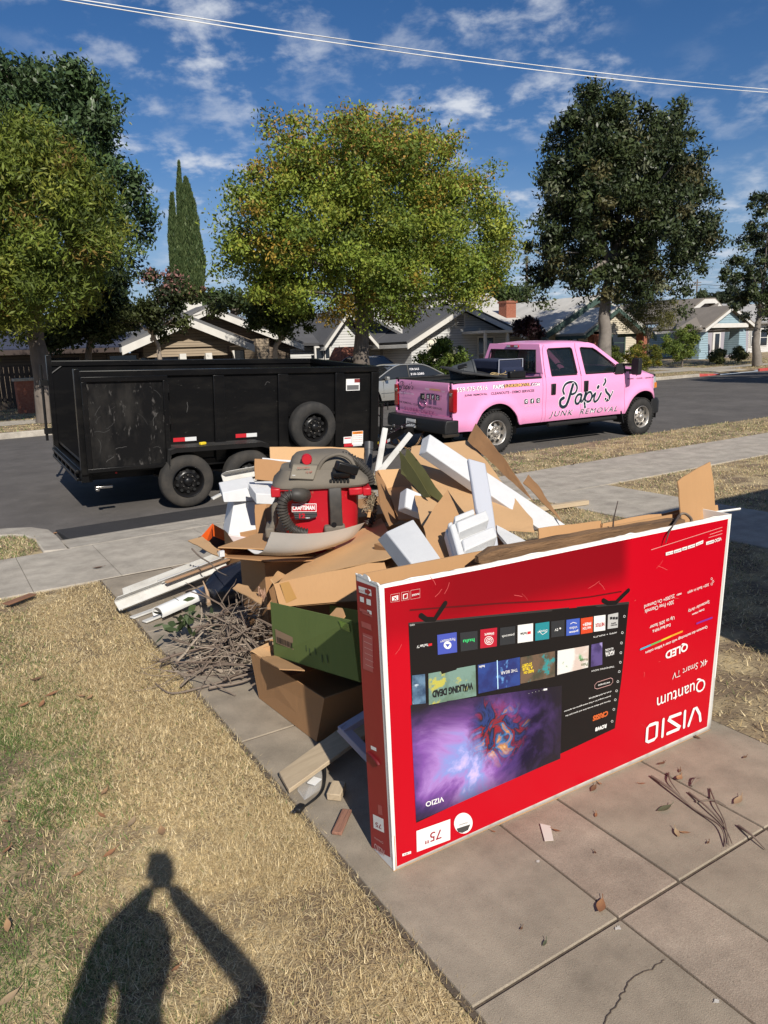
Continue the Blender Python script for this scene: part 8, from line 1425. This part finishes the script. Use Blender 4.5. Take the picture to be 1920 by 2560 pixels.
# ================================================================== TWIGS, LEAVES, CABLES, PERSON
rg = np.random.default_rng(21); bp_ = empty('brush_pile', (1.42, 4.25, 0), label='tangled heap of dry grey twigs and branches on the driveway edge', cat='brush'); o_ = np.array(bp_.location)
def sprig(b, p, d, L, r, depth=0):
    pts = [p]; q = p.copy(); dd = d.copy(); n = 6
    for k in range(n):
        dd = dd+rg.normal(size=3)*.17+np.array((0, 0, -.05)); dd /= np.linalg.norm(dd); q = q+dd*L/n; q[2] = max(q[2], .006+abs(rg.normal(0, .006))); pts.append(q.copy())
    b.tube(pts, list(np.linspace(r, r*.35, n+1)), 5)
    if depth < 2:
        for _ in range(2 if depth == 0 else 1):
            i = rg.integers(2, n); d2 = dd+rg.normal(size=3)*.7; d2 /= np.linalg.norm(d2); sprig(b, pts[i], d2, L*rg.uniform(.35, .65), r*.55, depth+1)
parts = [MB(), MB(), MB()]
for k in range(105):
    a = rg.uniform(0, 2*pi); rad = abs(rg.normal(0, .24)); c = np.array((1.42+rad*cos(a)*.75, 4.08+rad*sin(a)*1.25, 0)); h_ = max(.015, .30*math.exp(-(rad/.33)**2)*rg.random()); th = rg.uniform(0, 2*pi); L = rg.uniform(.2, .6); d = np.array((cos(th), sin(th), rg.normal(.05, .3))); d /= np.linalg.norm(d); sprig(parts[k % 3], c+np.array((0, 0, h_))-d*L*.5*np.array((1, 1, .3)), d, L, rg.uniform(.003, .0105))
for b, m_ in zip(parts, (m_twig, mat('pale_twig', (.33, .27, .21), .9), mat('brown_twig', (.15, .11, .085), .9))):
    b.v = [tuple(np.array(v)-o_) for v in b.v]; b.build('twigs', m_, bp_, smooth=60, kind='stuff')
n = 34; P = np.array((1.25, 4.55, .12))+rg.normal(size=(n, 3))*np.array((.11, .13, .06)); ax = rg.normal(size=(n, 3)); ax /= np.linalg.norm(ax, axis=1)[:, None]; nr = rg.normal(size=(n, 3))+(0, 0, 1); Vv = np.cross(nr, ax); Vv /= np.linalg.norm(Vv, axis=1)[:, None]
P[:, 2] = np.maximum(P[:, 2], .03); facecloud('withered_leaves', P-o_, ax*.045, Vv*.022, np.array([(.06, .085, .035)])*rg.uniform(.6, 1.5, (n, 1)), m_leaf, bp_, 'leaf', kind='stuff')
twig('branch', 'long thin branch with a forked tip reaching over the sidewalk', [(480, 1372, 5.6), (500, 1392, 5.4), (525, 1408, 5.2), (545, 1428, 5.0), (570, 1440, 4.8)], .008, m_twig, cat='branch'); twig('branch', 'thick peeled branch standing up from the twig pile', [(522, 1510, 4.6), (518, 1480, 4.7), (508, 1452, 4.75)], .016, mat('peeled_branch', (.40, .27, .17), .8), cat='branch')
twig('branch', 'long bare stick trailing from the twig pile onto the lawn', [G(640, 1700)+(0, 0, .05), G(520, 1722)+(0, 0, .02), G(430, 1738)+(0, 0, .012), G(388, 1712)+(0, 0, .012)], .008, m_twig, cat='branch')
twig('branch', 'thin forked stick lying beyond the twig pile on the lawn edge', [G(600, 1640)+(0, 0, .1), G(530, 1690)+(0, 0, .04), G(492, 1752)+(0, 0, .012)], .007, m_twig, cat='branch')
# twigs on the driveway right of the carton
for pts, r_, lb in (([(1628, 1944), (1680, 1985), (1740, 2030), (1800, 2075), (1815, 2122)], .006, 'longest dark twig in the small twig bundle on the driveway'), ([(1722, 1985), (1770, 2030), (1810, 2070), (1830, 2120)], .005, 'second twig crossing the bundle on the driveway slab joint'), ([(1775, 1975), (1790, 2020), (1812, 2060), (1822, 2125)], .004, 'short forked twig in the bundle on the driveway'), ([(1740, 2008), (1785, 2010), (1815, 2018)], .004, 'small crosswise twig in the driveway bundle'), ([(1846, 2068), (1880, 2100), (1914, 2128)], .006, 'single dark twig right of the driveway bundle'), ([(1672, 1936), (1676, 1962), (1700, 1990)], .005, 'upright stub twig at the far end of the driveway bundle'), ([(1728, 1968), (1738, 1955), (1752, 1948)], .005, 'short curved twig near the carton corner')):
    twig('twig', lb, [G(*p)+np.array((0, 0, .006+.012*math.sin(i*1.7)**2)) for i, p in enumerate(pts)], r_, m_twig, group='loose twigs on the driveway')
def fallen(px, py, s, c, rot, curl=.22, label=None, zz=.004):
    s = s*.72; p = G(px, py); b = MB(); N_ = 7; L = s; rows = []
    for i in range(N_):
        t = i/(N_-1); w = L*.19*sin(pi*(t*.96+.02))**1.15; zc = curl*L*.35*(2*t-1)**2; rows.append([(L*(t-.5), -w, zc+curl*w*.9), (L*(t-.5), 0, zc), (L*(t-.5), w, zc+curl*w*.9)])
    b.loft(rows, False, False); b.tube([(L*.5, 0, rows[-1][1][2]), (L*.68, L*.04, rows[-1][1][2]+.004)], .0014, 4); o = b.build('fallen_leaf', mat('dry_leaf_%d' % c, ((.30, .15, .07), (.36, .22, .11), (.15, .085, .045), (.10, .11, .06), (.36, .26, .15))[c], .7, col2=((.2, .08, .04), (.28, .15, .08), (.1, .05, .03), (.06, .07, .035), (.3, .2, .12))[c], ns=25), smooth=50, loc=(p[0], p[1], zz)); o.rotation_euler = (random.uniform(-.2, .2), random.uniform(-.2, .2), rot); return tag(o, label, 'leaf', 'dry leaves scattered on the ground')
LA, LB = 'dry curled leaf lying on the driveway concrete', 'dry brown leaf lying on the lawn grass'
for px, py, s, c, r_ in ((1484, 1974, .07, 2, .3), (1500, 1962, .04, 1, 1.2), (1502, 2270, .11, 0, .6), (1661, 2025, .10, 3, -.2), (1692, 2086, .07, 4, .9), (1712, 2085, .06, 1, 2.1), (1845, 2005, .10, 4, .2), (1392, 2080, .05, 0, 1.9), (1362, 2362, .04, 3, .4), (1654, 1912, .07, 2, .1), (1738, 1844, .08, 2, 1.7), (1698, 1948, .09, 1, .4), (1862, 1896, .04, 2, 0), (1700, 1930, .04, 2, .5), (1488, 2135, .03, 2, 1.), (1304, 2325, .025, 2, .4), (1234, 2082, .03, 0, 2.), (1606, 1962, .04, 0, 2.4), (1490, 2041, .04, 0, .7), (1770, 2110, .03, 2, .2)): fallen(px, py, s, c, r_, label=LA, zz=.006)
for px, py, s, c, r_ in ((130, 1740, .11, 0, .2), (105, 1765, .10, 0, 1.1), (60, 1767, .09, 0, .4), (205, 1745, .08, 1, 2.2), (225, 1748, .08, 1, .9), (92, 1702, .10, 2, .2), (262, 1985, .08, 1, .9), (18, 2132, .07, 0, .8), (20, 2322, .08, 1, 1.5), (275, 2140, .08, 0, .3), (405, 2085, .11, 1, 1.4), (195, 2193, .06, 0, .2), (330, 2062, .1, 4, 1.), (255, 2045, .07, 0, 2.), (22, 2505, .1, 4, .4), (50, 1915, .04, 1, .7), (440, 2430, .05, 0, .3), (15, 2060, .06, 0, 2.)): fallen(px, py, s, c, r_, label=LB, zz=.012)
fallen(245, 1421, .14, 2, .1, label='dark leaf on the sidewalk slab left of the gutters', zz=.008); fallen(1435, 1163, .18, 2, .4, .5, label='dark curled leaf on the sidewalk behind the pile', zz=.02)
o = board('bark_strip', 'long curved brown bark strip on the lawn edge by the sidewalk', tuple(G(16, 1520)+(0, 0, .03)), tuple(G(84, 1494)+(0, 0, .03)), .07, .012, mat('bark_strip', (.24, .12, .07), .9, col2=(.14, .07, .04), ns=10), 'bark')
b = MB(); P = [G(*p)+(0, 0, .006) for p in ((1350, 2062), (1376, 2068), (1384, 2104), (1362, 2106))]; c0 = np.mean(P, 0); b.slab([p-c0 for p in P][::-1], .0015); b.build('paper_scrap', mat('off_white_paper', (.62, .56, .5), .8), label='torn white paper scrap on the driveway in front of the carton', cat='paper', loc=tuple(c0))
b = MB(); c0 = G(190, 1333, -.05)
for k in range(26): p = c0+np.array((rg.normal(-.52, .10), rg.normal(.02, .07), .02)); b.box(p-c0, (.07, .05, .006), Matrix.Rotation(rg.uniform(0, 3), 3, 'Z') @ Matrix.Rotation(rg.uniform(-.7, .7), 3, 'X'))
b.build('leaf_drift', mat('orange_leaf_litter', (.40, .20, .09), .85, col2=(.25, .12, .06), ns=18), kind='stuff', loc=tuple(c0), label='small drift of dead leaves in the gutter corner', cat='leaves')
# overhead cables
for k, (a, mdl, c) in enumerate((((205, 0), (960, 113), (1920, 223)), ((156, 0), (960, 125), (1920, 231)))):
    Y0 = 15.0+.15*k; P = [WY(*a, Y0), WY(*mdl, Y0), WY(*c, Y0)]; xs_ = [p[0] for p in P]; zs_ = [p[2] for p in P]; cf_ = np.polyfit(xs_, zs_, 2); X_ = np.linspace(xs_[0]-25, xs_[-1]+25, 60); b = MB(); b.tube([(x, Y0, np.polyval(cf_, x)) for x in X_], .010, 6)
    b.build('overhead_cable', mat('pale_cable', (.72, .72, .70), .5), label=('upper pale overhead cable crossing the sky', 'lower pale overhead cable crossing the sky')[k], cat='cable', group='overhead cables', smooth=60)
up = empty('utility_pole', tuple(WY(1738, 800, 95)*np.array((1, 1, 0))+np.array((0, 0, .4))), label='distant wooden utility pole with cross arms beyond the blue house', cat='pole'); zt_ = WY(1738, 703, 95)[2]; b = MB(); b.tube([(0, 0, 0), (0, 0, zt_)], [.18, .12], 8); b.build('pole_shaft', m_bark, up, smooth=60)
for dz in (.6, 1.2): b = MB(); b.box((0, 0, zt_-dz), (2.4, .12, .14)); b.build('cross_arm', m_bark, up)
for k, dz in enumerate((.5, .55, 1.15, 3.5)): b = MB(); z_ = WY(1738, 703, 95)[2]-dz; b.tube([(up.location[0]-80+i*8, 95+.1*k, z_-.6*sin(pi*((i % 10)/10))) for i in range(21)], .02, 4); b.build('distant_wire', m_black, up.parent, label='thin dark wire strung to the distant utility pole', cat='cable', group='distant wires')
# ------------------------------------------------------------------ the person taking the picture (throws the shadow on the lawn)
def skin_mesh(name, verts, edges, radii, m, parent=None, root=0, sub=2, **k):
    me = bpy.data.meshes.new(name); me.from_pydata([tuple(map(float, v)) for v in verts], edges, []); o = bpy.data.objects.new(name, me); COL.objects.link(o)
    md = o.modifiers.new('skin', 'SKIN'); md.use_smooth_shade = True; sv = me.skin_vertices[0].data
    for i, r_ in enumerate(radii): sv[i].radius = (r_, r_) if not hasattr(r_, '__len__') else r_; sv[i].use_root = (i == root)
    s = o.modifiers.new('sub', 'SUBSURF'); s.levels = sub; s.render_levels = sub; me.materials.append(m)
    if parent is not None: o.parent = parent
    return tag(o, **k)
fw_ = np.array((sin(AZ), cos(AZ), 0)); rt = np.array((cos(AZ), -sin(AZ), 0)); upz = np.array((0, 0, 1.0))
def pt(r_, f_, z): return rt*r_+fw_*f_+upz*z
m_skin = mat('skin', (.42, .25, .17), .5); m_cloth = mat('dark_clothes', (.03, .03, .035), .9)
vb = [pt(-.04, -.30, .93), pt(-.04, -.31, 1.12), pt(-.04, -.29, 1.30), pt(-.04, -.26, 1.41), pt(-.035, -.22, 1.48), pt(-.03, -.18, 1.56), pt(-.03, -.17, 1.64), pt(-.22, -.25, 1.37), pt(-.185, -.06, 1.56), pt(-.06, -.05, 1.69), pt(-.036, -.05, 1.735), pt(.15, -.25, 1.37), pt(.28, -.10, 1.42), pt(.07, -.05, 1.67), pt(.036, -.05, 1.735), pt(-.13, -.30, .88), pt(-.14, -.28, .48), pt(-.14, -.31, .09), pt(-.14, -.17, .04), pt(.06, -.30, .88), pt(.08, -.27, .48), pt(.08, -.31, .09), pt(.08, -.17, .04)]
eb = [(0, 1), (1, 2), (2, 3), (3, 4), (4, 5), (5, 6), (2, 7), (7, 8), (8, 9), (9, 10), (2, 11), (11, 12), (12, 13), (13, 14), (0, 15), (15, 16), (16, 17), (17, 18), (0, 19), (19, 20), (20, 21), (21, 22)]
rb_ = [.15, .145, .15, .085, .06, .085, .08, .075, .05, .034, .026, .075, .052, .034, .026, .10, .075, .045, .04, .10, .075, .045, .04]
pr_ = skin_mesh('person', vb, eb, rb_, m_cloth, label='person in dark clothes holding up a phone with both hands', cat='person')
for s in (-1, 1):
    hv = [pt(.036*s, -.055, 1.745)]; he = []; hr_ = [.024]
    for k in range(4): base = len(hv); hv += [pt(.040*s, -.03, 1.755+.017*k), pt(.040*s, -.022, 1.768+.017*k), pt(.028*s, -.022, 1.782+.017*k)]; he += [(0, base), (base, base+1), (base+1, base+2)]; hr_ += [.011, .010, .009]
    base = len(hv); hv += [pt(.04*s, -.06, 1.775), pt(.025*s, -.055, 1.79)]; he += [(0, base), (base, base+1)]; hr_ += [.012, .010]; skin_mesh('hand', hv, he, hr_, m_skin, pr_, sub=1)
b = MB(); rings = []
for z, r_ in ((1.50, .07), (1.56, .10), (1.64, .105), (1.69, .085), (1.725, .03)): rings.append([pt(-.03+r_*.86*cos(a), -.18+r_*sin(a)*1.02, z) for a in np.linspace(0, 2*pi, 17)[:-1]])
b.loft(rings); b.build('hair', mat('dark_hair', (.02, .015, .012), .7), pr_, smooth=60)
b = MB(); Rm = Matrix((rt, fw_, upz)).transposed(); b.box(pt(0, -.036, 1.79), (.078, .008, .158), Rm); b.build('phone', m_black, label='black smartphone held up by the person', cat='phone', bevel=.003)
